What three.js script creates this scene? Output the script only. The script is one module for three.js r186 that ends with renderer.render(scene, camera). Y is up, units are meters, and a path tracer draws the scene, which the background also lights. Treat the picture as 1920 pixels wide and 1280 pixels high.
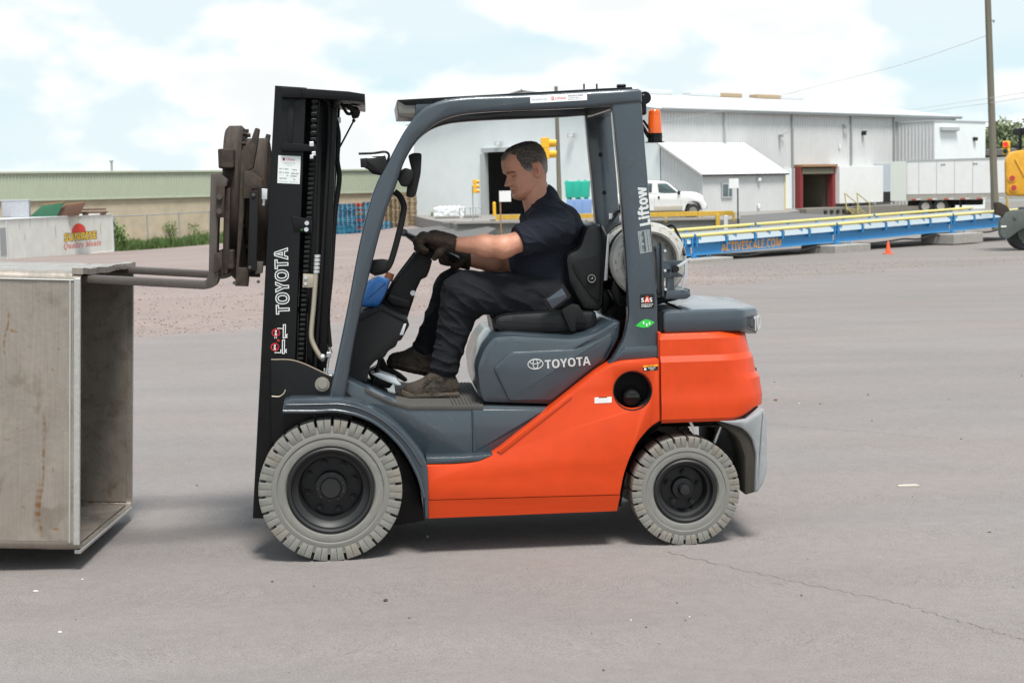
import * as THREE from 'three';
import { mergeGeometries, mergeVertices, toCreasedNormals } from 'three/addons/utils/BufferGeometryUtils.js';
import { RoundedBoxGeometry } from 'three/addons/geometries/RoundedBoxGeometry.js';
import { FontLoader } from 'three/addons/loaders/FontLoader.js';
import { TextGeometry } from 'three/addons/geometries/TextGeometry.js';
import { createNoise2D, createNoise3D } from 'simplex-noise';

// ---------------------------------------------------------------- seeded randomness
function rng(seed) { let a = seed >>> 0; return () => { a = (a + 0x6D2B79F5) | 0; let t = Math.imul(a ^ (a >>> 15), 1 | a); t = (t + Math.imul(t ^ (t >>> 7), 61 | t)) ^ t; return ((t ^ (t >>> 14)) >>> 0) / 4294967296; }; }
const rand = rng(7), n2 = createNoise2D(rng(11)), n3 = createNoise3D(rng(12));
const fbm2 = (x, y, o = 4) => { let s = 0, a = 0.5; for (let i = 0; i < o; i++) { s += a * n2(x, y); x *= 2.03; y *= 2.03; a *= 0.5; } return s; };
const fbm3 = (x, y, z, o = 4) => { let s = 0, a = 0.5; for (let i = 0; i < o; i++) { s += a * n3(x, y, z); x *= 2.03; y *= 2.03; z *= 2.03; a *= 0.5; } return s; };
const clamp = (v, a = 0, b = 1) => Math.min(b, Math.max(a, v)), lerp = (a, b, t) => a + (b - a) * t, sstep = (a, b, v) => { const t = clamp((v - a) / (b - a)); return t * t * (3 - 2 * t); };
const V = (x, y, z) => new THREE.Vector3(x, y, z);

// ---------------------------------------------------------------- camera
const scene = new THREE.Scene();
const FOCAL = 2950, EYE = 1.70, HORIZON = 352, ROLL = 1.3 * Math.PI / 180;      // focal length and horizon as measured on the 1920 x 1280 photograph
const camera = new THREE.PerspectiveCamera(2 * Math.atan(640 / FOCAL) * 180 / Math.PI, 1.5, 0.1, 3000);
camera.position.set(0, EYE, 0);
camera.rotation.order = 'YXZ';
camera.rotation.x = -Math.atan((640 - HORIZON) / FOCAL);
camera.rotation.z = -ROLL;
camera.updateMatrixWorld(true);
camera.focus = 7.5;
camera.userData.fStop = 8;

// ---------------------------------------------------------------- sky, sun, exposure
const renderer = new THREE.WebGLRenderer({ antialias: true });
renderer.toneMapping = THREE.LinearToneMapping;
renderer.toneMappingExposure = 2.5;
renderer.shadowMap.enabled = true;
{
  const W = 4096, Hh = 2048, data = new Float32Array(W * Hh * 4);
  for (let j = 0; j < Hh; j++) {
    const el = ((j + 0.5) / Hh - 0.5) * Math.PI, y = Math.sin(el), t = clamp(y / 0.9);
    if (el < -0.03) { for (let i = 0; i < W; i++) { const o = (j * W + i) * 4; data[o] = 0.30; data[o + 1] = 0.33; data[o + 2] = 0.34; data[o + 3] = 1; } continue; }
    const step = el > 0.45 ? 4 : 1;      // the high sky is smooth enough to be sampled coarsely
    for (let i = 0; i < W; i += step) {
      const az = ((i + 0.5) / W - 0.5) * 2 * Math.PI, x = Math.cos(el) * Math.cos(az), z = Math.cos(el) * Math.sin(az);
      // pale air, whiter towards the horizon
      let r = lerp(0.302, 0.215, t), g = lerp(0.372, 0.302, t), b = lerp(0.392, 0.392, t);
      // a bank of cumulus low down, broken puffs above it, a thin veil over all
      const f = step > 1 ? 3 : 6, c = fbm3(x * 5.2 + 3.1, y * 11 - 1.7, z * 5.2 + 0.4, f) + 0.22 * sstep(0.105, 0.03, y) - 0.10 * sstep(0.06, 0.14, y) + 0.01;
      const m = 0.85 * sstep(-0.08, 0.22, c), thin = 0.55 * sstep(-0.35, 0.4, fbm3(x * 2.2 + 9, y * 16 + 4, z * 2.2 + 3.3, step > 1 ? 2 : 4)), body = lerp(0.45, 0.395, sstep(0.12, 0.5, c));
      r = lerp(lerp(r, 0.36, thin), body, m); g = lerp(lerp(g, 0.388, thin), body, m); b = lerp(lerp(b, 0.398, thin), body, m);
      for (let k = 0; k < step; k++) { const o = (j * W + i + k) * 4; data[o] = r; data[o + 1] = g; data[o + 2] = b; data[o + 3] = 1; }
    }
  }
  const tex = new THREE.DataTexture(data, W, Hh, THREE.RGBAFormat, THREE.FloatType);
  tex.mapping = THREE.EquirectangularReflectionMapping; tex.magFilter = tex.minFilter = THREE.LinearFilter; tex.needsUpdate = true;
  scene.background = tex; scene.environment = tex;
}
const sun = new THREE.DirectionalLight(new THREE.Color(1.0, 0.97, 0.92), 2.0);
sun.name = 'sun'; sun.position.set(4.5, 34, 6); sun.target.position.set(0, 0, -8); sun.castShadow = true; sun.shadow.radius = 30;
sun.shadow.camera.left = -45; sun.shadow.camera.right = 45; sun.shadow.camera.top = 60; sun.shadow.camera.bottom = -140; sun.shadow.camera.far = 400; sun.shadow.mapSize.set(2048, 2048);
scene.add(sun, sun.target);

// ---------------------------------------------------------------- reading the photograph: a pixel of the 1920 x 1280 picture to a direction, a point
const ray = (px, py) => V((px - 960) / FOCAL, (640 - py) / FOCAL, -1).applyQuaternion(camera.quaternion);
const at = (px, py, d) => { const r = ray(px, py); return r.multiplyScalar(d / -r.z).add(camera.position); };          // the point of that pixel d metres ahead
const onY = (px, py, y = 0) => { const r = ray(px, py); return r.multiplyScalar((y - EYE) / r.y).add(camera.position); };
const yAt = (px, py, d) => at(px, py, d).y;
const xAt = (px, d, py = 380) => at(px, py, d).x;

// ---------------------------------------------------------------- scene helpers
const names = {};
const numbered = (n) => { const k = names[n] = (names[n] ?? -1) + 1; return k ? n + '_' + String(k).padStart(3, '0') : n; };
function mesh(name, geo, mat, parent) { const m = new THREE.Mesh(geo, mat); m.name = name; m.castShadow = m.receiveShadow = true; if (parent) parent.add(m); return m; }
function tag(o, label, category, group, kind) { if (label) o.userData.label = label; if (category) o.userData.category = category; if (group) o.userData.group = group; if (kind) o.userData.kind = kind; return o; }
function thing(name, label, category, pos, group) { const g = new THREE.Group(); g.name = numbered(name); if (pos) g.position.copy(pos); scene.add(g); return tag(g, label, category, group); }
function solo(name, geo, mat, label, category, pos, group) { const m = mesh(numbered(name), geo, mat, scene); if (pos) m.position.copy(pos); return tag(m, label, category, group); }
function structure(name, geo, mat) { const m = mesh(numbered(name), geo, mat, scene); m.userData.kind = 'structure'; return m; }
function dup(o, pos, label) { const c = o.clone(); c.name = numbered(o.name.replace(/_\d{3}$/, '')); scene.add(c); if (pos) c.position.copy(pos); c.userData = { ...o.userData }; if (label) c.userData.label = label; return c; }

// ---------------------------------------------------------------- geometry helpers
const clean = (g) => { g = g.index ? g.toNonIndexed() : g; for (const k of Object.keys(g.attributes)) if (!['position', 'normal', 'uv'].includes(k)) g.deleteAttribute(k); return g; };
const join = (list) => { list = list.map(clean); return list.length > 1 ? mergeGeometries(list) : list[0]; };
const box = (w, h, d, x = 0, y = 0, z = 0, r = 0) => { const g = r ? new RoundedBoxGeometry(w, h, d, 2, Math.min(r, w / 2.01, h / 2.01, d / 2.01)) : new THREE.BoxGeometry(w, h, d); const p = g.attributes.position, nn = g.attributes.normal, uv = g.attributes.uv; for (let i = 0; i < p.count; i++) { const ax = Math.abs(nn.getX(i)), ay = Math.abs(nn.getY(i)), az = Math.abs(nn.getZ(i)); if (az >= ax && az >= ay) uv.setXY(i, p.getX(i), p.getY(i)); else if (ax >= ay) uv.setXY(i, p.getZ(i), p.getY(i)); else uv.setXY(i, p.getX(i), p.getZ(i)); } return g.translate(x, y, z); };
const cyl = (r0, r1, len, seg = 24, open = false) => new THREE.CylinderGeometry(r0, r1, len, seg, 1, open);
const zcyl = (r, len, x, y, z, seg = 24, r2 = r) => new THREE.CylinderGeometry(r, r2, len, seg).rotateX(Math.PI / 2).translate(x, y, z);    // an axle: axis along z, r at the near end
const tube = (pts, r, seg = 0, rs = 10, closed = false) => new THREE.TubeGeometry(new THREE.CatmullRomCurve3(pts, closed, 'centripetal'), seg || pts.length * 8, r, rs, closed);
function rod(a, b, r, seg = 10, r2 = r) { const d = b.clone().sub(a), g = new THREE.CylinderGeometry(r2, r, d.length(), seg); g.applyQuaternion(new THREE.Quaternion().setFromUnitVectors(V(0, 1, 0), d.clone().normalize())); return g.translate((a.x + b.x) / 2, (a.y + b.y) / 2, (a.z + b.z) / 2); }
function beam(a, b, w, h, r = 0) { const d = b.clone().sub(a), g = box(d.length(), h, w, 0, 0, 0, r); const q = new THREE.Quaternion().setFromUnitVectors(V(1, 0, 0), d.clone().normalize()); return g.applyQuaternion(q).translate((a.x + b.x) / 2, (a.y + b.y) / 2, (a.z + b.z) / 2); }
const lathe = (pts, seg = 64) => new THREE.LatheGeometry(pts.map((p) => new THREE.Vector2(p[0], p[1])), seg);
const creased = (g, a = 0.6) => toCreasedNormals(g, a);
// corner points [x, y, r]: r rounds that corner
function rounded(pts, seg = 5) {
  const out = [], n = pts.length;
  for (let i = 0; i < n; i++) {
    const p = pts[i], r = p[2] || 0;
    if (!r) { out.push([p[0], p[1]]); continue; }
    const a = pts[(i + n - 1) % n], b = pts[(i + 1) % n], la = Math.hypot(a[0] - p[0], a[1] - p[1]), lb = Math.hypot(b[0] - p[0], b[1] - p[1]);
    const ra = Math.min(r, la * 0.49), rb = Math.min(r, lb * 0.49);
    const s = [p[0] + (a[0] - p[0]) * ra / la, p[1] + (a[1] - p[1]) * ra / la], e = [p[0] + (b[0] - p[0]) * rb / lb, p[1] + (b[1] - p[1]) * rb / lb];
    for (let k = 0; k <= seg; k++) { const t = k / seg, u = 1 - t; out.push([u * u * s[0] + 2 * u * t * p[0] + t * t * e[0], u * u * s[1] + 2 * u * t * p[1] + t * t * e[1]]); }
  }
  return out;
}
const shapeOf = (pts) => { const s = new THREE.Shape(pts.map((p) => new THREE.Vector2(p[0], p[1]))); return s; };
function extrude(pts, z0, z1, bevel = 0.004, holes = [], bseg = 2) {
  const s = shapeOf(pts); for (const h of holes) s.holes.push(new THREE.Path(h.map((p) => new THREE.Vector2(p[0], p[1]))));
  const b = Math.min(bevel, (z1 - z0) * 0.45);
  const g = new THREE.ExtrudeGeometry(s, { depth: Math.max(1e-4, z1 - z0 - 2 * b), bevelEnabled: b > 0, bevelSize: b, bevelThickness: b, bevelOffset: -b, bevelSegments: bseg, curveSegments: 8 });
  return creased(g.translate(0, 0, z0 + b), 0.55);
}
// surface nets over a signed distance field
function netMesh(f, lo, hi, h) {
  const nx = Math.ceil((hi.x - lo.x) / h) + 1, ny = Math.ceil((hi.y - lo.y) / h) + 1, nz = Math.ceil((hi.z - lo.z) / h) + 1;
  const v = new Float32Array(nx * ny * nz), I = (i, j, k) => (k * ny + j) * nx + i;
  for (let k = 0; k < nz; k++) for (let j = 0; j < ny; j++) for (let i = 0; i < nx; i++) v[I(i, j, k)] = f(lo.x + i * h, lo.y + j * h, lo.z + k * h);
  const idx = new Int32Array(nx * ny * nz).fill(-1), pos = [], tri = [];
  const C = [[0, 0, 0], [1, 0, 0], [0, 1, 0], [1, 1, 0], [0, 0, 1], [1, 0, 1], [0, 1, 1], [1, 1, 1]], E = [[0, 1], [2, 3], [4, 5], [6, 7], [0, 2], [1, 3], [4, 6], [5, 7], [0, 4], [1, 5], [2, 6], [3, 7]];
  for (let k = 0; k < nz - 1; k++) for (let j = 0; j < ny - 1; j++) for (let i = 0; i < nx - 1; i++) {
    let x = 0, y = 0, z = 0, c = 0; const w = C.map((o) => v[I(i + o[0], j + o[1], k + o[2])]);
    for (const [a, b] of E) if ((w[a] < 0) !== (w[b] < 0)) { const t = w[a] / (w[a] - w[b]); x += C[a][0] + (C[b][0] - C[a][0]) * t; y += C[a][1] + (C[b][1] - C[a][1]) * t; z += C[a][2] + (C[b][2] - C[a][2]) * t; c++; }
    if (c) { idx[I(i, j, k)] = pos.length / 3; pos.push(lo.x + (i + x / c) * h, lo.y + (j + y / c) * h, lo.z + (k + z / c) * h); }
  }
  const quad = (a, b, c, d, flip) => { if (a < 0 || b < 0 || c < 0 || d < 0) return; if (flip) tri.push(a, c, b, a, d, c); else tri.push(a, b, c, a, c, d); };
  for (let k = 1; k < nz - 1; k++) for (let j = 1; j < ny - 1; j++) for (let i = 1; i < nx - 1; i++) {
    const s = v[I(i, j, k)] < 0;
    if (s !== (v[I(i + 1, j, k)] < 0)) quad(idx[I(i, j - 1, k - 1)], idx[I(i, j, k - 1)], idx[I(i, j, k)], idx[I(i, j - 1, k)], !s);
    if (s !== (v[I(i, j + 1, k)] < 0)) quad(idx[I(i - 1, j, k - 1)], idx[I(i - 1, j, k)], idx[I(i, j, k)], idx[I(i, j, k - 1)], !s);
    if (s !== (v[I(i, j, k + 1)] < 0)) quad(idx[I(i - 1, j - 1, k)], idx[I(i, j - 1, k)], idx[I(i, j, k)], idx[I(i - 1, j, k)], !s);
  }
  const g = new THREE.BufferGeometry(), nrm = new Float32Array(pos.length), uv = new Float32Array(pos.length / 3 * 2), e = h * 0.6;
  for (let q = 0; q < pos.length; q += 3) {
    const x = pos[q], y = pos[q + 1], z = pos[q + 2]; let a = f(x + e, y, z) - f(x - e, y, z), b = f(x, y + e, z) - f(x, y - e, z), c = f(x, y, z + e) - f(x, y, z - e); const l = Math.hypot(a, b, c) || 1;
    nrm[q] = a / l; nrm[q + 1] = b / l; nrm[q + 2] = c / l; uv[q / 3 * 2] = x + z * 0.7; uv[q / 3 * 2 + 1] = y + z * 0.3;
  }
  g.setAttribute('position', new THREE.Float32BufferAttribute(pos, 3)); g.setAttribute('normal', new THREE.BufferAttribute(nrm, 3)); g.setAttribute('uv', new THREE.BufferAttribute(uv, 2)); g.setIndex(tri);
  return g;
}
const smin = (a, b, k) => { const h = Math.max(k - Math.abs(a - b), 0) / k; return Math.min(a, b) - h * h * k * 0.25; };
function capsule(a, b, ra, rb) { const dx = b.x - a.x, dy = b.y - a.y, dz = b.z - a.z, l2 = dx * dx + dy * dy + dz * dz || 1e-9; return (x, y, z) => { const px = x - a.x, py = y - a.y, pz = z - a.z, t = clamp((px * dx + py * dy + pz * dz) / l2); return Math.hypot(px - dx * t, py - dy * t, pz - dz * t) - (ra + (rb - ra) * t); }; }
const ellip = (c, rx, ry, rz) => (x, y, z) => { const a = (x - c.x) / rx, b = (y - c.y) / ry, d = (z - c.z) / rz, k = Math.hypot(a, b, d); return (k - 1) * Math.min(rx, ry, rz); };
const blend = (list, k) => (x, y, z) => { let d = list[0](x, y, z); for (let i = 1; i < list.length; i++) d = smin(d, list[i](x, y, z), k); return d; };

// ---------------------------------------------------------------- procedural textures
function dataTex(size, fn, { srgb = false, repeat = 1, h = size } = {}) {
  const d = new Uint8Array(size * h * 4);
  for (let j = 0; j < h; j++) for (let i = 0; i < size; i++) { const c = fn(i / size, j / h, i, j), o = (j * size + i) * 4; if (typeof c === 'number') d[o] = d[o + 1] = d[o + 2] = clamp(c) * 255; else { d[o] = clamp(c[0]) * 255; d[o + 1] = clamp(c[1]) * 255; d[o + 2] = clamp(c[2]) * 255; } d[o + 3] = 255; }
  const t = new THREE.DataTexture(d, size, h); t.wrapS = t.wrapT = THREE.RepeatWrapping; t.magFilter = THREE.LinearFilter; t.minFilter = THREE.LinearMipmapLinearFilter; if (srgb) t.colorSpace = THREE.SRGBColorSpace; t.repeat.set(repeat, repeat); t.needsUpdate = true; return t;
}
// tileable noise: a circle in two noise dimensions each
const tile = (u, v, f, seed = 0, o = 4) => { let s = 0, a = 0.5; for (let i = 0; i < o; i++) { const r = f / (2 * Math.PI), cu = Math.cos(u * 2 * Math.PI) * r, su = Math.sin(u * 2 * Math.PI) * r, cv = Math.cos(v * 2 * Math.PI) * r, sv = Math.sin(v * 2 * Math.PI) * r; s += a * n3(cu + seed + cv * 0.7, su + sv * 0.7 + seed * 1.7, cv - su * 0.6 + sv * 0.9); f *= 2; a *= 0.5; } return s; };
function canvasTex(w, h, draw) { const c = document.createElement('canvas'); c.width = w; c.height = h; const x = c.getContext('2d'); draw(x, w, h); const t = new THREE.CanvasTexture(c); t.colorSpace = THREE.SRGBColorSpace; return t; }
const lin = (r, g, b) => new THREE.Color().setRGB(r, g, b);
const std = (o) => new THREE.MeshStandardMaterial(o), phys = (o) => new THREE.MeshPhysicalMaterial(o);
const wearTex = dataTex(512, (u, v) => { const a = 0.93 + 0.16 * tile(u, v, 6, 3, 5); return a - (tile(u, v, 60, 21, 2) > 0.42 ? 0.10 : 0); });
const roughTex = dataTex(512, (u, v) => 0.62 + 0.5 * tile(u, v, 8, 5, 5));
const fineBump = dataTex(256, (u, v) => 0.5 + 0.5 * tile(u, v, 40, 9, 3));
const clothBump = dataTex(256, (u, v, i, j) => 0.5 + 0.25 * Math.sin(i * Math.PI / 2) * Math.sin(j * Math.PI / 2) + 0.3 * tile(u, v, 10, 4, 3));
const rep = (t, r) => { const c = t.clone(); c.repeat.set(r, r); c.needsUpdate = true; return c; };
// ================================================================ the ground
// heights of the yard along sight lines (pixel columns) and distances: it falls away to the far left and dips under the truck scale
const cols = [-900, 200, 660, 785, 1000, 1300, 1700, 2900], dists = [0, 9, 20, 40, 60, 80, 110, 150];
const heights = [[0, 0, -0.15, -0.55, -0.95, -1.35, -1.85, -2.1], [0, 0, -0.15, -0.55, -0.95, -1.35, -1.85, -2.1], [0, 0, -0.12, -0.45, -0.75, -1.0, -1.28, -1.4], [0, 0, -0.10, -0.40, -0.62, -0.70, -0.85, -0.9], [0, 0, -0.10, -0.40, -0.62, -0.72, -0.72, -0.7], [0, 0, -0.12, -0.48, -0.70, -0.75, -0.72, -0.7], [0, 0, -0.12, -0.48, -0.66, -0.75, -0.72, -0.7], [0, 0, -0.12, -0.48, -0.66, -0.75, -0.72, -0.7]];
function terrain(x, z) {
  const d = Math.max(0.01, -z), px = clamp(960 + FOCAL * x / Math.max(d, 4), cols[0], cols[7]); let i = 0, j = 0; while (i < 6 && px > cols[i + 1]) i++; while (j < 6 && d > dists[j + 1]) j++;
  const u = sstep(0, 1, (px - cols[i]) / (cols[i + 1] - cols[i])), v = clamp((d - dists[j]) / (dists[j + 1] - dists[j]));
  const at4 = (jj) => lerp(heights[i][jj], heights[i + 1][jj], u);
  let y = lerp(at4(j), at4(j + 1), v);
  if (z > -9) y = 0;
  return y + ridges(x, z);
}
// where the asphalt ends and loose gravel begins, as a distance along each sight line
const edge = (x, d) => { const px = 960 + FOCAL * x / Math.max(d, 3); return px < 1250 ? 21.5 + 1.2 * n2(x * 0.25, 3) + (px - 500) * 0.001 : lerp(29, 40, clamp((px - 1290) / 600)) + 0.8 * n2(x * 0.3, 8); };
function gravelAmount(x, z) { const d = -z; if (d < 12) return 0; const e = edge(x, d); return sstep(-0.9, 1.4, d - e + 1.2 * fbm2(x * 0.7, z * 0.35, 3)); }
function ridges(x, z) {
  const d = -z; if (d < 18 || d > 75) return 0;
  const g = sstep(20, 24, d) * (1 - sstep(44, 60, d)) * (1 - sstep(2.5, 5.5, x));
  const w = z + 0.12 * x + 0.5 * n2(x * 0.12, z * 0.1);
  return g * (0.16 * Math.pow(Math.max(0, Math.sin(w * 0.85)), 1.5) + 0.06 * Math.max(0, n2(x * 0.4, z * 0.9)) + 0.025 * n2(x * 2.1, z * 2.3));
}
const groundGrain = dataTex(1024, (u, v, i, j) => { const k = tile(u, v, 170, 2, 3), s = tile(u, v, 14, 6, 4), w = (Math.imul(i * 7919 + j * 104729, 2654435761) >>> 8) / 16777216; let c = 0.79 + 0.20 * k + 0.07 * s + (w - 0.5) * 0.16; let r = c, g = c, b = c; if (k > 0.36) { r += 0.14; g += 0.11; b += 0.09; } if (k < -0.40) { r -= 0.16; g -= 0.16; b -= 0.16; } if (w > 0.985) { r += 0.2; g += 0.16; b += 0.13; } return [r, g * 0.992, b * 0.985]; });
const groundBump = dataTex(512, (u, v) => 0.5 + 0.5 * tile(u, v, 120, 2, 3));
const M2 = {
  ground: std({ vertexColors: true, map: groundGrain, roughness: 0.95, bumpMap: groundBump, bumpScale: 0.004 }),
  crack: std({ color: lin(0.165, 0.14, 0.125), roughness: 1 }),
  concrete: std({ color: lin(0.34, 0.32, 0.29), roughness: 0.9, map: rep(wearTex, 0.6), bumpMap: rep(fineBump, 1), bumpScale: 0.004 }),
  oldConcrete: std({ color: lin(0.22, 0.205, 0.18), roughness: 0.95, map: rep(wearTex, 0.4), bumpMap: rep(fineBump, 1), bumpScale: 0.006 }),
  asphaltRamp: std({ color: lin(0.13, 0.125, 0.12), roughness: 0.95, map: rep(wearTex, 0.3) }),
};
{
  const xs = [], zs = [];
  for (let t = -1; t <= 1.0001; t += 1 / 170) xs.push(Math.sinh(t * 5.2) * 3.3);
  for (let z = 30; z > -3; z -= 3) zs.push(z);
  for (let d = 3; d < 700; d *= 1.0145) zs.push(-d);
  const pos = [], col = [], uv = [], idx = [], nx = xs.length;
  const asp = [0.236, 0.216, 0.207], gra = [0.272, 0.218, 0.200], graR = [0.225, 0.204, 0.186], grass = [0.075, 0.115, 0.032];
  for (const z of zs) for (const x0 of xs) {
    const d = Math.max(3, -z), x = x0 * (d < 40 ? 1 : 1), y = terrain(x, z);
    pos.push(x, y, z); uv.push(x / 1.7, z / 1.7);
    const g = gravelAmount(x, z), right = sstep(3, 7, x);
    let c = asp.map((a, k) => lerp(a, lerp(gra[k], graR[k], right), g));
    // worn, dusty and tarry areas, dragged along the way the trucks drive
    const st = fbm2(x * 0.16 + 4, z * 0.75, 4), st2 = fbm2(x * 0.5 - 7, z * 1.7 + 3, 4), st3 = fbm2(x * 0.05, z * 0.12 + 20, 3);
    let k = 1.03 + 0.09 * st + 0.07 * st2 + 0.07 * st3; if (g > 0.3) k += 0.16 * Math.max(0, n2(x * 0.06, (z + 0.1 * x) * 0.45));
    const pink = 0.5 + fbm2(x * 0.22 + 31, z * 0.4, 3);
    c = [c[0] * k * (1 + 0.05 * pink), c[1] * k, c[2] * k * (1 - 0.02 * pink)];
    if (d > 150) c = grass;
    col.push(...c);
  }
  for (let j = 0; j < zs.length - 1; j++) for (let i = 0; i < nx - 1; i++) { const a = j * nx + i; idx.push(a, a + 1, a + nx, a + 1, a + nx + 1, a + nx); }
  const g = new THREE.BufferGeometry(); g.setAttribute('position', new THREE.Float32BufferAttribute(pos, 3)); g.setAttribute('color', new THREE.Float32BufferAttribute(col, 3)); g.setAttribute('uv', new THREE.Float32BufferAttribute(uv, 2)); g.setIndex(idx); g.computeVertexNormals();
  structure('yard_ground', g, M2.ground);
}
// cracks in the asphalt: thin ribbons with a wandering course
const onGround = (px, py, lift = 0) => { let p = onY(px, py, 0); for (let i = 0; i < 12; i++) p = onY(px, py, terrain(p.x, p.z)); p.y += lift; return p; };
function crack(points, w, seed) {
  const c = new THREE.CatmullRomCurve3(points.map(([a, b]) => onGround(a, b))).getPoints(220), pos = [], idx = [], r = rng(seed);
  c.forEach((p, i) => { const q = c[Math.min(i + 1, c.length - 1)], o = c[Math.max(i - 1, 0)], t = q.clone().sub(o).normalize(), n = V(-t.z, 0, t.x), j = 0.02 * n2(i * 0.13, seed) + 0.008 * (r() - 0.5), ww = w * (0.35 + 0.9 * Math.abs(n2(i * 0.21, seed + 5))); const m = p.clone().addScaledVector(n, j); pos.push(m.x + n.x * ww, m.y + 0.003, m.z + n.z * ww, m.x - n.x * ww, m.y + 0.003, m.z - n.z * ww); if (i) { const k = i * 2; idx.push(k - 2, k - 1, k, k - 1, k + 1, k); } });
  const g = new THREE.BufferGeometry(); g.setAttribute('position', new THREE.Float32BufferAttribute(pos, 3)); g.setIndex(idx); g.computeVertexNormals(); structure('asphalt_crack', g, M2.crack);
}
crack([[1245, 1034], [1400, 1070], [1560, 1105], [1690, 1132], [1800, 1165], [1920, 1200], [2060, 1240]], 0.0024, 3);
crack([[1436, 795], [1530, 802], [1650, 812], [1760, 822]], 0.003, 8);
// loose stones on the gravel strip: too many to count
{
  const g = new THREE.IcosahedronGeometry(1, 0), N = 32000, im = new THREE.InstancedMesh(g, std({ color: lin(1, 1, 1), roughness: 0.95 }), N), m = new THREE.Matrix4(), r = rng(77), e = new THREE.Euler(), q = new THREE.Quaternion(), c = new THREE.Color(); let k = 0;
  while (k < N) { const d = 17 + 26 * Math.pow(r(), 1.3), x = (r() * 2 - 1) * d * 0.36, z = -d; if (gravelAmount(x, z) < 0.35 + 0.4 * r()) continue; const s = 0.005 + 0.013 * Math.pow(r(), 4); e.set(r() * 6, r() * 6, r() * 6); m.compose(V(x, terrain(x, z) + s * 0.3, z), q.setFromEuler(e), V(s, s * 0.7, s * (0.7 + 0.5 * r()))); im.setMatrixAt(k, m); const v = 0.75 + 0.65 * r(); im.setColorAt(k, c.setRGB(0.27 * v, 0.214 * v, 0.196 * v)); k++; }
  im.name = 'gravel'; im.castShadow = im.receiveShadow = true; scene.add(im); tag(im, 'loose pinkish gravel stones strewn over the yard behind the forklift', 'gravel', null, 'stuff');
}
// crumbs of grit on the asphalt, too small to single out
{
  const g = new THREE.IcosahedronGeometry(1, 0), N = 170, im = new THREE.InstancedMesh(g, std({ color: lin(1, 1, 1), roughness: 0.95 }), N), m = new THREE.Matrix4(), r = rng(99), e = new THREE.Euler(), q = new THREE.Quaternion(), c = new THREE.Color();
  for (let k = 0; k < N; k++) { const d = 5 + 16 * r() * r() + r(), x = (r() * 2 - 1) * d * 0.36, s = 0.0025 + 0.006 * Math.pow(r(), 4); e.set(r() * 6, r() * 6, r() * 6); m.compose(V(x, terrain(x, -d) + s * 0.4, -d), q.setFromEuler(e), V(s, s * 0.7, s * 1.3)); im.setMatrixAt(k, m); const v = r() < 0.10 ? 2.6 : 0.5 + 0.8 * r(); im.setColorAt(k, c.setRGB(0.2 * v, 0.18 * v, 0.17 * v)); }
  im.name = 'grit'; im.castShadow = im.receiveShadow = true; scene.add(im); tag(im, 'scattered crumbs of grit on the asphalt around the forklift', 'grit', null, 'stuff');
}
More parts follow.
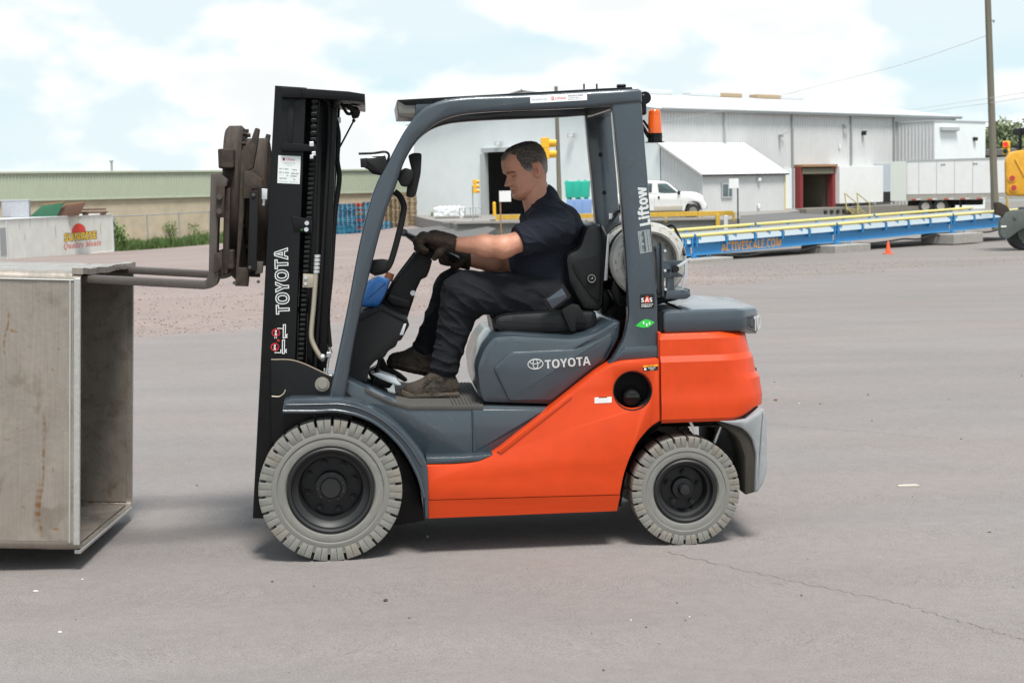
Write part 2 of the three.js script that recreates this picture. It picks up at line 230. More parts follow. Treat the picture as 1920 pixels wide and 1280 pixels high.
// ================================================================ the forklift
const M = {
  orange: phys({ color: lin(0.70, 0.056, 0.003), map: dataTex(1024, (u, v, i, j) => { // a metre square in the truck's own axes: scuffs, and dust grains splashed up along the sill
    const a = 0.96 + 0.08 * tile(u, v, 6, 3, 4), sc = Math.abs(n2(u * 3 + v * 40, v * 7 - u * 2)) < 0.012 && n2(u * 9, v * 9) > 0.35 ? 0.16 : 0, w = (Math.imul(i * 7919 + j * 104729, 2654435761) >>> 8) / 16777216; let d = v > 0.13 && v < 0.30 && tile(u, v, 30, 77, 3) + (0.20 - v) * 3.2 > 0.28 + 0.5 * w ? 0.4 : 0; if (w > 0.9985) d = 0.3;
    return [a * (1 - d * 0.45), lerp(a + sc, 3.2, d * 0.9) * 0.5 + 0.5 * a, lerp(a + sc * 2, 6, d * 0.9) * 0.5 + 0.5 * a].map((q) => q * 0.9); }), roughness: 0.45, specularIntensity: 0.6, clearcoat: 0.28, clearcoatRoughness: 0.2 }),
  grey: phys({ color: lin(0.15, 0.15, 0.15), map: dataTex(1024, (u, v) => { const a = 1 + 0.10 * tile(u, v, 6, 3, 4), k = tile(u, v, 22, 53, 4), p = tile(u, v, 3, 57, 3), d = k + 0.5 * p > 0.60 ? 0.12 : Math.abs(n2(u * 4 + v * 30, v * 6 - u * 3)) < 0.008 && p > 0.1 ? 0.2 : 0; return [lerp(0.195 * a, 0.9, d), lerp(0.285 * a, 0.85, d), lerp(0.365 * a, 0.78, d)]; }), roughness: 0.4, clearcoat: 0.8, clearcoatRoughness: 0.13 }),
  castGrey: std({ color: lin(0.31, 0.32, 0.325), map: rep(wearTex, 2), roughness: 0.6, bumpMap: rep(fineBump, 4), bumpScale: 0.0006 }),
  black: phys({ color: lin(0.006, 0.0062, 0.0065), roughness: 0.5, roughnessMap: roughTex, specularIntensity: 0.45 }),
  blackSoft: phys({ color: lin(0.010, 0.010, 0.0105), roughness: 0.7, specularIntensity: 0.5, bumpMap: rep(fineBump, 6), bumpScale: 0.0004 }),
  vinyl: phys({ color: lin(0.009, 0.0095, 0.010), roughness: 0.38, specularIntensity: 0.8, bumpMap: rep(fineBump, 8), bumpScale: 0.0004 }),
  dash: phys({ color: lin(0.009, 0.009, 0.0095), roughness: 0.5, specularIntensity: 0.5, bumpMap: rep(fineBump, 8), bumpScale: 0.0003 }),
  rubberGrey: std({ color: lin(0.225, 0.225, 0.212), map: rep(dataTex(256, (u, v) => { const s = tile(u, v, 5, 31, 4); return [0.86 + 0.14 * s, 0.84 + 0.12 * s, 0.80 + 0.10 * s]; }), 3), roughness: 0.9, bumpMap: rep(fineBump, 5), bumpScale: 0.0006 }),
  rubberDust: std({ color: lin(0.225, 0.205, 0.175), map: rep(wearTex, 4), roughness: 0.95 }),
  rim: std({ color: lin(0.011, 0.011, 0.0115), roughness: 0.5, map: rep(wearTex, 3) }),
  hubBolt: std({ color: lin(0.045, 0.043, 0.04), metalness: 0.4, roughness: 0.45 }),
  steel: std({ color: lin(0.55, 0.55, 0.54), metalness: 0.9, roughness: 0.38 }),
  pipe: std({ color: lin(0.42, 0.37, 0.29), metalness: 0.55, roughness: 0.5 }),
  zinc: std({ color: lin(0.62, 0.64, 0.66), metalness: 0.6, roughness: 0.4 }),
  rust: std({ color: lin(0.062, 0.050, 0.040), roughness: 0.85, metalness: 0.15, map: rep(dataTex(512, (u, v) => { const s = tile(u, v, 7, 41, 5), k = tile(u, v, 24, 45, 3); return [0.75 + 0.45 * s, 0.70 + 0.40 * s + (k > 0.25 ? -0.2 : 0), 0.66 + 0.36 * s + (k > 0.25 ? -0.28 : 0)]; }), 2.2), bumpMap: rep(fineBump, 6), bumpScale: 0.0015 }),
  forkSteel: std({ color: lin(0.095, 0.078, 0.068), roughness: 0.6, metalness: 0.4, map: rep(wearTex, 5), bumpMap: rep(fineBump, 6), bumpScale: 0.001 }),
  mat: std({ color: lin(0.070, 0.065, 0.058), roughness: 0.9, map: rep(wearTex, 4), bumpMap: rep(fineBump, 6), bumpScale: 0.001 }),
  gasPaint: std({ color: lin(0.44, 0.43, 0.40), roughness: 0.5, map: rep(dataTex(256, (u, v) => { const s = tile(u, v, 9, 61, 5); return s > 0.28 ? [0.55, 0.48, 0.40] : [0.94, 0.94, 0.93]; }), 2.5) }),
  amber: phys({ color: lin(1.0, 0.20, 0.015), roughness: 0.18, transmission: 0.45, thickness: 0, clearcoat: 0.6 }),
  white: std({ color: lin(0.80, 0.80, 0.78), roughness: 0.55 }),
  mirror: std({ color: lin(0.8, 0.8, 0.8), metalness: 1, roughness: 0.06 }),
  leafGreen: std({ color: lin(0.03, 0.5, 0.06), roughness: 0.5 }),
};
const YAW = 5 * Math.PI / 180, TRACK = 0.575;
const zAxis = V(Math.sin(YAW), 0, Math.cos(YAW));
const truckAt = onY(624, 1052, 0).addScaledVector(zAxis, -TRACK);
const truckMatrix = new THREE.Matrix4().makeRotationY(YAW).setPosition(truckAt), truckInverse = truckMatrix.clone().invert();
const eyeInTruck = camera.position.clone().applyMatrix4(truckInverse);
// a pixel of the photograph to a point of the truck's own axes (x to its rear, y up, z towards its left side), z metres left of its middle
function L(px, py, z) { const d = ray(px, py).transformDirection(truckInverse), t = (z - eyeInTruck.z) / d.z; return eyeInTruck.clone().addScaledVector(d, t); }
const XY = (pts, z) => pts.map(([px, py, r]) => { const p = L(px, py, z); return r ? [p.x, p.y, r / 400] : [p.x, p.y]; });
const slab = (pts, zNear, zFar, bevel = 0.005, holes = []) => extrude(rounded(XY(pts, zNear)), zFar, zNear, bevel, holes.map((h) => XY(h, zNear)));
const PM = 1 / 400;    // one photograph pixel at the truck, in metres, for radii

const truck = thing('forklift', 'orange and dark grey counterbalance forklift carrying a steel bin in the yard', 'forklift', truckAt);
truck.rotation.y = YAW;
const part = (name, geo, mat, parent = truck, label) => { const m = mesh(name, geo, mat, parent); if (label) m.userData.label = label; return m; };
const group = (name, parent = truck) => { const g = new THREE.Group(); g.name = name; parent.add(g); return g; };
const font = await new FontLoader().loadAsync('fonts/droid/droid_sans_bold.typeface.json');
function text(str, size, depth = 0.002) { const g = new TextGeometry(str, { font, size, depth, curveSegments: 4, bevelEnabled: false }); g.computeBoundingBox(); const b = g.boundingBox; return g.translate(-(b.min.x + b.max.x) / 2, -(b.min.y + b.max.y) / 2, 0); }
// a sticker: a thin plate whose print is a canvas, laid from pixel a (bottom left) to b (bottom right) and up to c (top left) on the plane z
function sticker(name, a, b, c, z, w, h, draw, parent = truck, alpha = false, rough = 0.45) {
  const A = L(a[0], a[1], z), B = L(b[0], b[1], z), C = L(c[0], c[1], z), u = B.clone().sub(A), v = C.clone().sub(A);
  const g = new THREE.BufferGeometry(); const P = [A, B, A.clone().add(u).add(v), C];
  g.setAttribute('position', new THREE.Float32BufferAttribute(P.flatMap((p) => [p.x, p.y, p.z]), 3)); g.setAttribute('uv', new THREE.Float32BufferAttribute([0, 0, 1, 0, 1, 1, 0, 1], 2)); g.setIndex([0, 1, 2, 0, 2, 3]); g.computeVertexNormals();
  return part(name, g, std({ map: canvasTex(w, h, draw), roughness: rough, transparent: alpha, alphaTest: alpha ? 0.4 : 0 }), parent);
}

// ---------------------------------------------------------------- wheels
function wheel(R, W, rimR, dishR, nLug, dish, hubR, nNut, front) {
  const g = group('wheel'), b = R * 0.77, lug = R * 0.985;      // local: axis z, outer face at z = W/2
  const H = W / 2;
  const prof = [[rimR, -H + 0.02], [rimR + 0.012, -H + 0.004], [b, -H - 0.004], [b + 0.012, -H + 0.012], [b + 0.022, -H + 0.05], [R - 0.034, -H + 0.05], [R - 0.034, H - 0.05], [R * 0.915, H - 0.05], [R * 0.905, H - 0.002], [b + 0.018, H - 0.001], [b + 0.008, H + 0.002], [b, H + 0.003], [b - 0.006, H + 0.003], [b - 0.012, H - 0.004], [rimR + 0.045, H - 0.002], [rimR + 0.03, H + 0.002], [rimR + 0.012, H - 0.002], [rimR, H - 0.022]];
  part('tyre', creased(lathe(prof, 72).rotateX(Math.PI / 2), 0.5), M.rubberGrey, g);
  const a = 2 * Math.PI / nLug, gap = 0.17;
  const sector = (r0, r1, a0, a1) => { const p = []; for (let i = 0; i <= 5; i++) { const t = a0 + (a1 - a0) * i / 5; p.push([Math.cos(t) * r1, Math.sin(t) * r1]); } for (let i = 5; i >= 0; i--) { const t = a0 + (a1 - a0) * i / 5; p.push([Math.cos(t) * r0, Math.sin(t) * r0]); } return p; };
  const half = (s) => extrude(sector(R * 0.82, R, s > 0 ? a * 0.011 : -a * (0.5 - gap / 2), s > 0 ? a * (0.5 - gap / 2) : -a * 0.011), -H, H + 0.0025, 0.0035);
  const lugGeo = join([half(1), half(-1), extrude(sector(R * 0.89, R - 0.01, -a * 0.1, a * 0.1), -H + 0.006, H - 0.009, 0.002)]);
  for (let i = 0; i < nLug; i++) { const m = part('tread_block', lugGeo, (i * 7) % 5 < (front ? 1 : 3) ? M.rubberDust : M.rubberGrey, g); m.rotation.z = (i + 0.35) * a; }
  const rp = [[rimR + 0.004, H - 0.02], [rimR + 0.002, H - 0.006], [rimR - 0.006, H - 0.001], [rimR - 0.016, H - 0.006], [rimR - 0.02, H - 0.03], [dishR + 0.02, H - 0.045], [dishR + 0.008, H - 0.05], [dishR, H - 0.07], [dishR - 0.004, H - dish], [0.001, H - dish]];
  part('rim', creased(lathe(rp.slice().reverse(), 64).rotateX(Math.PI / 2), 0.5), M.rim, g);
  const hz = H - dish;
  const hub = front ? [[0.001, 0.09], [hubR * 0.62, 0.09], [hubR * 0.66, 0.084], [hubR * 0.7, 0.07], [hubR, 0.066], [hubR, 0]] : [[0.001, 0.085], [hubR * 0.45, 0.082], [hubR * 0.55, 0.07], [hubR * 0.56, 0.035], [hubR, 0.03], [hubR * 1.1, 0]];
  part('hub', creased(lathe(hub, 40).rotateX(Math.PI / 2).translate(0, 0, hz), 0.5), M.rim, g);
  for (let i = 0; i < nNut; i++) { const t = (i + 0.2) / nNut * 2 * Math.PI, r = front ? dishR * 0.8 : dishR * 0.74; part('wheel_nut', join([zcyl(0.013, 0.03, Math.cos(t) * r, Math.sin(t) * r, hz + 0.012, 6), zcyl(0.006, 0.05, Math.cos(t) * r, Math.sin(t) * r, hz + 0.02, 8)]), M.rim, g); }
  if (front) for (let i = 0; i < 9; i++) { const t = (i + 0.4) / 9 * 2 * Math.PI; part('hub_bolt', zcyl(0.006, 0.012, Math.cos(t) * hubR * 0.85, Math.sin(t) * hubR * 0.85, hz + 0.07, 6), M.hubBolt, g); }
  return g;
}
function tyreText(g, str, r, size, mid, z) { const n = str.length, step = size * 0.92 / r; const list = []; for (let i = 0; i < n; i++) { if (str[i] === ' ') continue; const t = mid - (i - (n - 1) / 2) * step; list.push(text(str[i], size, 0.003).translate(0, r, 0).rotateZ(t - Math.PI / 2).translate(0, 0, z)); } part('raised_lettering', join(list), M.rubberGrey, g); }
const RF = 0.330, RR = 0.2575;
const frontWheel = wheel(RF, 0.20, 0.198, 0.143, 26, 0.15, 0.071, 8, true);
frontWheel.position.set(0, RF, TRACK - 0.10 - 0.003); frontWheel.rotation.z = 0.1;
tyreText(frontWheel, '7.00-12', 0.232, 0.022, 0.25, 0.0975);
const rearX = L(1288, 1017, TRACK - 0.02).x;
const rearWheel = wheel(RR, 0.165, 0.148, 0.105, 24, 0.10, 0.05, 5, false);
rearWheel.position.set(rearX, RR, TRACK - 0.02 - 0.0825 - 0.003);
tyreText(rearWheel, '6.00-9', 0.178, 0.02, -1.0, 0.079); tyreText(rearWheel, 'RESILIENT', 0.178, 0.019, 2.9, 0.079);
for (const w of [frontWheel, rearWheel]) { const c = w.clone(); c.position.z *= -1; c.rotation.y = Math.PI; truck.add(c); }
part('front_axle', zcyl(0.09, 0.8, 0, RF, 0, 20), M.black); part('rear_axle', join([zcyl(0.05, 0.85, rearX, RR, 0, 16), box(0.16, 0.14, 0.7, rearX, RR, 0, 0.02)]), M.black);

// ---------------------------------------------------------------- chassis, side panels
part('chassis', join([
  slab([[640, 760], [1240, 770], [1240, 800], [1180, 850], [1165, 950], [810, 960], [790, 880], [720, 800], [640, 780]], 0.38, -0.38, 0.01),
  slab([[1200, 690], [1420, 690], [1420, 800], [1200, 800]], 0.30, -0.30, 0.01),
  slab([[560, 800], [700, 800], [720, 900], [560, 905]], 0.30, -0.30, 0.01)]), M.black);
{
  const outline = [[798, 871], [851, 870, 8], [897, 866, 14], [931, 849, 12], [1071, 738, 8], [1132, 690, 26], [1160, 678, 16], [1236, 672, 4], [1238, 789, 3], [1219, 801, 10], [1196, 828, 12], [1180, 861, 14], [1169, 893, 14], [1163, 928], [803, 938], [801, 905]];
  const hole = []; for (let i = 0; i < 36; i++) { const t = -i / 36 * 2 * Math.PI; hole.push([1186.5 + 35 * Math.cos(t), 732 + 34.5 * Math.sin(t)]); }
  const z = 0.565, panel = slab(outline, z, 0.40, 0.008, [hole]);
  // the sill below, folded inwards
  const q = [[803, 938], [1163, 928], [1158, 959], [804, 973]].map(([a, b]) => L(a, b, z)); const dz = -0.018;
  const sill = new THREE.BufferGeometry(), P = [q[0], q[1], q[2].clone().add(V(0, 0, dz)), q[3].clone().add(V(0, 0, dz))], B = P.map((p) => V(p.x, p.y, 0.40));
  const t = (a, b, c, d) => [a, c, b, a, d, c].flatMap((p) => [p.x, p.y, p.z]);
  sill.setAttribute('position', new THREE.Float32BufferAttribute([...t(P[0], P[1], P[2], P[3]), ...t(P[3], P[2], B[2], B[3]), ...t(P[1], B[1], B[2], P[2]), ...t(B[0], P[0], P[3], B[3])], 3)); sill.setAttribute('uv', new THREE.Float32BufferAttribute(new Array(48).fill(0).map((_, i) => (i * 0.37) % 1), 2)); sill.computeVertexNormals();
  const side = part('side_panel', join([panel, sill]), M.orange);
  // raised lip along the slanting edge
  const lip = [[932, 846], [1064, 741], [1071, 739, 3], [1074, 745, 3], [940, 851]];
  part('panel_lip', slab(lip, z + 0.005, z - 0.01, 0.004), M.orange, side);
  part('fuel_recess', creased(lathe([[0.001, -0.11], [0.07, -0.11], [0.083, -0.1], [0.0875, -0.02], [0.0885, 0.001], [0.0925, 0.002], [0.0925, -0.012]], 40).rotateX(Math.PI / 2).translate(...L(1186.5, 732, z).toArray()), 0.5), M.blackSoft, side);
  const cp = L(1184, 744, z - 0.06); part('fuel_cap', join([creased(lathe([[0.001, 0.03], [0.03, 0.028], [0.04, 0.02], [0.042, -0.03]], 28).rotateX(Math.PI / 2).rotateX(0.35).translate(cp.x, cp.y, cp.z), 0.6), box(0.066, 0.016, 0.02, cp.x, cp.y + 0.005, cp.z + 0.034, 0.006)]), M.blackSoft, side);
  sticker('warning_label', [1206, 695.5], [1234, 693.5], [1206, 685], z + 0.0012, 256, 100, (c, w, h) => { c.fillStyle = '#111'; c.fillRect(0, 0, w, h); c.fillStyle = '#f0a020'; c.fillRect(0, 0, w, 32); c.fillStyle = '#111'; c.font = 'bold 26px sans-serif'; c.fillText('▲CAUTION', 60, 26); c.fillStyle = '#eee'; c.fillText('GASOLINE', 84, 62); c.fillText('ONLY', 120, 92); c.fillRect(20, 44, 26, 44); c.fillRect(50, 54, 8, 30); }, side);
  sticker('notice_label', [1115, 756], [1147, 754.5], [1115, 745], z + 0.0012, 256, 84, (c, w, h) => { c.fillStyle = '#e9e6e2'; c.fillRect(0, 0, w, h); c.fillStyle = '#222'; c.fillRect(62, 0, 126, 12); c.fillStyle = '#b9b9b6'; for (let i = 0; i < 6; i++) c.fillRect(16, 22 + i * 10, 222 - (i % 3) * 18, 3); }, side);
}
// far side panel, fender and step (mirror of the near one, plain)
part('side_panel', extrude(rounded(XY([[798, 871], [897, 866], [931, 849], [1071, 738], [1160, 678], [1236, 672], [1238, 789], [1196, 828], [1169, 893], [1160, 955], [804, 972]], 0.5)), -0.565, -0.40, 0.008), M.orange);
// step well: lower grey body between floor and step
part('step_body', slab([[646, 708], [684, 726], [734, 752, 10], [770, 761], [884, 763], [906, 760], [1040, 763], [1045, 770], [935, 856], [900, 868], [796, 868], [762, 815], [720, 780], [680, 760], [640, 752]], 0.445, -0.445, 0.012), M.grey);
part('step_pillow', slab([[884, 768, 4], [1030, 768, 4], [932, 850, 6], [886, 852, 6]], 0.46, 0.40, 0.014), M.grey);
{
  const st = group('step');
  part('step_plate', slab([[799, 858], [868, 857], [905, 853], [925, 852], [898, 865.5], [851, 869], [799, 870]], 0.562, 0.40, 0.006), M.grey, st);
  const g = []; for (let i = 0; i < 9; i++) { const p = L(812 + i * 9.5, 858, 0.5); g.push(box(0.014, 0.008, 0.09, p.x, p.y + 0.001, p.z, 0.003)); }
  part('grip_ridge', join(g), M.blackSoft, st);
}
// fender: flat plate in front, then a quarter arch
{
  const outer = [[529, 768], [532, 752], [545, 747], [640, 747], [680, 757], [727, 783], [766, 819], [797, 861], [803, 900], [803, 972]];
  const inner = [[797, 972], [794, 930], [783, 890], [756, 842], [718, 803], [679, 781], [632, 770], [590, 771]];
  const curve = (pts, n) => new THREE.SplineCurve(pts.map((p) => new THREE.Vector2(p[0], p[1]))).getPoints(n).map((p) => [p.x, p.y]);
  const poly = [...outer.slice(0, 3), ...curve(outer.slice(3), 26), ...curve(inner, 24)];
  const f = part('fender', extrude(XY(poly, 0.58), 0.36, 0.58, 0.006), M.grey);
  const c1 = curve([[530, 771], [590, 771], [632, 770], [679, 781], [718, 803], [756, 842], [783, 890], [795, 932]], 30).map(([a, b]) => L(a, b, 0.58));
  part('fender_edge', tube(c1, 0.009, 60, 8), M.grey, f);
  const c2 = curve([[536, 759], [600, 758], [640, 758], [681, 768], [724, 793], [762, 830], [790, 872]], 30).map(([a, b]) => L(a, b, 0.582));
  part('fender_bead', tube(c2, 0.005, 60, 6), M.grey, f);
  part('fender', extrude(XY(poly, 0.58), -0.58, -0.36, 0.006), M.grey);
  part('wheel_arch_lining', slab([[540, 772], [636, 774], [690, 790], [735, 824], [768, 872], [790, 930], [797, 976], [740, 985], [560, 960]], 0.365, -0.365, 0.004), M.black);
}
// floor with rubber mat
{
  const a = [[684, 726], [734, 751], [770, 759.5], [906, 758.5], [910, 745], [905, 700], [850, 718], [745, 722], [700, 700]];
  part('floor_plate', slab([[684, 727], [734, 752.5], [770, 760.5], [906, 760], [906, 768], [765, 768], [725, 757], [684, 735]], 0.45, -0.45, 0.003), M.mat);
  const g = []; for (let i = 0; i < 8; i++) { const p = L(850 + i * 7, 760, 0.45); g.push(box(0.007, 0.006, 0.86, p.x, p.y + 0.002, 0, 0.002)); } part('mat_rib', join(g), M.mat);
}
// engine cover under the seat
{
  const c = part('engine_cover', slab([[907, 757, 8], [898, 738, 10], [892, 690, 14], [906, 651, 14], [925, 630, 8], [960, 627, 8], [1075, 634, 12], [1120, 622, 16], [1152, 600, 10], [1166, 603, 6], [1162, 636, 6], [1140, 676, 6], [1038, 761, 4]], 0.43, -0.43, 0.03), M.grey);
  part('cover_seam', slab([[907, 758], [1038, 762], [1034, 766], [907, 762]], 0.436, 0.3, 0.001), M.black, c);
  // raised side shield
  part('side_shield', slab([[955, 752, 4], [925, 690, 6], [955, 660, 10], [1080, 655, 14], [1125, 636, 10], [1148, 622, 6], [1150, 640, 6], [1132, 674, 6], [1036, 752, 6]], 0.442, 0.38, 0.012), M.grey, c);
  const p0 = L(990, 690, 0.4435), p1 = L(1107, 680, 0.4435), lean = Math.atan2(p1.y - p0.y, p1.x - p0.x), white = std({ color: lin(0.50, 0.51, 0.50), roughness: 0.5 });
  const w = L(1022, 690, 0.4435).distanceTo(p1), tg = text('TOYOTA', 0.04, 0.0015); tg.computeBoundingBox(); const s = w / (tg.boundingBox.max.x - tg.boundingBox.min.x);
  const mid = L(1064.5, 679.5, 0.4435); part('lettering', tg.scale(s, s, 1).rotateZ(lean).translate(mid.x, mid.y, mid.z), white, c);
  const ring = (rx, ry, x, y, th) => { const pts = []; for (let i = 0; i < 40; i++) { const t = i / 40 * 2 * Math.PI; pts.push(V(x + rx * Math.cos(t), y + ry * Math.sin(t), 0)); } return tube(pts, th, 60, 6, true).scale(1, 1, 0.4); };
  const lc = L(1004, 682.5, 0.444); part('emblem', join([ring(0.0355, 0.0235, 0, 0, 0.0026), ring(0.0115, 0.022, 0, 0, 0.0023), ring(0.025, 0.0105, 0, 0.0115, 0.0023)]).rotateZ(lean).translate(lc.x, lc.y, lc.z), white, c);
  const q = L(1043, 645.5, 0.40); part('paper_label', box(0.09, 0.002, 0.03, q.x, q.y + 0.012, q.z - 0.03), M.white, c);
  // lower trim of the rear pillar
}
// ---------------------------------------------------------------- counterweight
{
  const X0 = L(1240, 700, 0.56).x, zn = 0.555;
  // plan: near side, rounded rear corner, rear face, far corner
  function cw(levels, name, mat, s0 = 0, top, bot, grow = 0) {
    const N = 64, rows = levels.length, pos = [], uv = [], idx = [];
    for (let j = 0; j < rows; j++) {
      const lv = levels[j];
      for (let i = 0; i <= N; i++) {
        const s = s0 + (1 - 2 * s0) * i / N, k = s < 0.5 ? s : 1 - s, sign = s < 0.5 ? 1 : -1;
        // k 0..0.2 side run, 0.2..0.4 corner, 0.4..0.5 rear
        const zz = zn - lv.inset + grow, xr = L(lv.x, 720, 0.40).x + grow, R = 0.20;
        let x, z;
        if (k < 0.2) { x = lerp(X0, xr - R * 1.05, k / 0.2); z = zz; }
        else if (k < 0.4) { const t = (k - 0.2) / 0.2 * Math.PI / 2; x = xr - R * 1.05 + R * Math.sin(t) * 0.98; z = zz - R * 1.1 * (1 - Math.cos(t)); }
        else { x = xr - R * 0.07 + 0.014 * Math.sin((k - 0.4) * 10 * Math.PI / 2); z = (zz - R * 1.1) * (1 - (k - 0.4) / 0.1); }
        const y = L(1320, lv.y, zn).y + (lv.dy ? lv.dy(k) : 0);
        pos.push(x, y, z * sign); uv.push(s * 3, y);
      }
    }
    for (let j = 0; j < rows - 1; j++) for (let i = 0; i < N; i++) { const a = j * (N + 1) + i, b = a + 1, c = a + N + 1, d = c + 1; idx.push(a, c, b, b, c, d); }
    // caps
    for (const j of [0, rows - 1]) { const base = pos.length / 3; let cx = X0 + 0.2, cy = pos[(j * (N + 1)) * 3 + 1]; pos.push(cx, cy, 0); uv.push(0.5, 0.5); for (let i = 0; i < N; i++) { const a = j * (N + 1) + i; if (j) idx.push(base, a + 1, a); else idx.push(base, a, a + 1); } }
    const g = new THREE.BufferGeometry(); g.setAttribute('position', new THREE.Float32BufferAttribute(pos, 3)); g.setAttribute('uv', new THREE.Float32BufferAttribute(uv, 2)); g.setIndex(idx);
    return creased(g.toNonIndexed(), 0.35);
  }
  const up = (k) => 0.052 * sstep(0.2, 0.36, k);
  const body = part('counterweight', join([cw([{ y: 625, inset: 0.05, x: 1398 }, { y: 630, inset: 0.03, x: 1406 }, { y: 635, inset: 0.016, x: 1409 }, { y: 666, inset: 0.014, x: 1416 }, { y: 677, inset: 0.0, x: 1421 }, { y: 705, inset: 0.0, x: 1426 }, { y: 715, inset: 0.0, x: 1433 }, { y: 742, inset: 0.0, x: 1437 }, { y: 750, inset: -0.004, x: 1438 }, { y: 768, inset: -0.002, x: 1437 }, { y: 784, inset: 0.0, x: 1434, dy: up }, { y: 791, inset: 0.012, x: 1428, dy: up }]),
    box(0.012, 0.42, 1.06, X0, L(1240, 707, 0.55).y, 0, 0.004)]), M.orange);
  // the unpainted foot of the weight: an ear round each rear wheel with a grimy arch lip, and a rear wall
  const grime = std({ color: lin(0.050, 0.043, 0.033), roughness: 0.95, map: rep(wearTex, 6), bumpMap: rep(fineBump, 8), bumpScale: 0.002 });
  const ear = rounded(XY([[1345, 788], [1399, 785], [1431, 764, 6], [1437, 786], [1437, 881, 8], [1432, 902, 8], [1420, 921, 5], [1414, 922], [1416, 850, 10], [1408, 818, 12], [1390, 801, 10]], 0.53)), lip = rounded(XY([[1340, 789], [1394, 796], [1412, 812], [1420, 850], [1418, 921], [1396, 927, 3], [1396, 855, 12], [1383, 818, 14]], 0.52));
  for (const sgn of [1, -1]) { part('weight_foot', sgn > 0 ? extrude(ear, 0.30, 0.553, 0.014) : extrude(ear, -0.553, -0.30, 0.014), M.castGrey); part('arch_lip', sgn > 0 ? extrude(lip, 0.28, 0.535, 0.01) : extrude(lip, -0.535, -0.28, 0.01), grime); }
  const bl = L(1424, 850, 0.4); part('weight_foot', box(0.07, 0.36, 0.58, bl.x - 0.04, bl.y + 0.03, 0, 0.02), M.castGrey);
  // gap, drawbar stop under it
  part('white_tie', tube([L(1294, 789, 0.5), L(1299, 800, 0.5), L(1304, 812, 0.5)], 0.008, 12, 6), M.white);
  part('steer_link', rod(L(1352, 800, 0.42), L(1340, 830, 0.42), 0.01), M.steel);
  // hood lid
  const lid = part('hood_lid', (() => {
    const plan = rounded([[L(1244, 600, 0.5).x, -0.50], [L(1244, 600, 0.5).x, 0.50, 0.02], [L(1392, 600, 0.5).x, 0.50, 0.05], [L(1424, 600, 0.36).x, 0.34, 0.03], [L(1430, 600, 0.3).x, -0.34, 0.03], [L(1392, 600, 0.5).x, -0.50, 0.05]].reverse());
    const y0 = L(1320, 624, 0.5).y, y1 = L(1320, 580, 0.48).y; const g = extrude(plan.map(([a, b]) => [a, b]), 0, y1 - y0, 0.022); g.rotateX(-Math.PI / 2); g.scale(1, 1, -1); const ix = g.attributes.position; const n = g.attributes.normal;
    // crown, and the rear hanging lower
    for (let i = 0; i < ix.count; i++) { const x = ix.getX(i), z = ix.getZ(i), y = ix.getY(i), hi = y > (y1 - y0) * 0.5; if (hi) ix.setY(i, y + 0.012 * Math.cos(clamp(z / 0.5, -1, 1) * Math.PI / 2) - 0.012 * sstep(L(1370, 600, 0.5).x, L(1424, 600, 0.3).x, x)); else ix.setY(i, y - 0.035 * sstep(L(1396, 600, 0.45).x, L(1420, 600, 0.3).x, x)); }
    // the mirrored scale flips the winding back
    const p = g.attributes.position.array, u = g.attributes.uv.array; for (let i = 0; i < p.length; i += 9) for (let k = 0; k < 3; k++) { const t = p[i + k]; p[i + k] = p[i + 3 + k]; p[i + 3 + k] = t; }
    g.computeVertexNormals(); return creased(g.translate(0, y0, 0), 0.45);
  })(), M.grey);
  const mark = std({ color: lin(0.5, 0.51, 0.5), roughness: 0.5 });
  { const a = L(1415, 600, 0.42), g = text('T', 0.07, 0.002).rotateY(1.02).rotateX(0).translate(a.x + 0.004, L(1415, 606, 0.42).y, a.z + 0.003); part('lettering', join([g, text('O', 0.07, 0.002).rotateY(1.02).translate(a.x + 0.03, L(1415, 606, 0.42).y, a.z - 0.038)]), mark, lid); }
  part('lid_gap', box(0.02, 0.16, 0.96, L(1240, 600, 0.5).x, L(1240, 618, 0.5).y, 0), M.black);
}
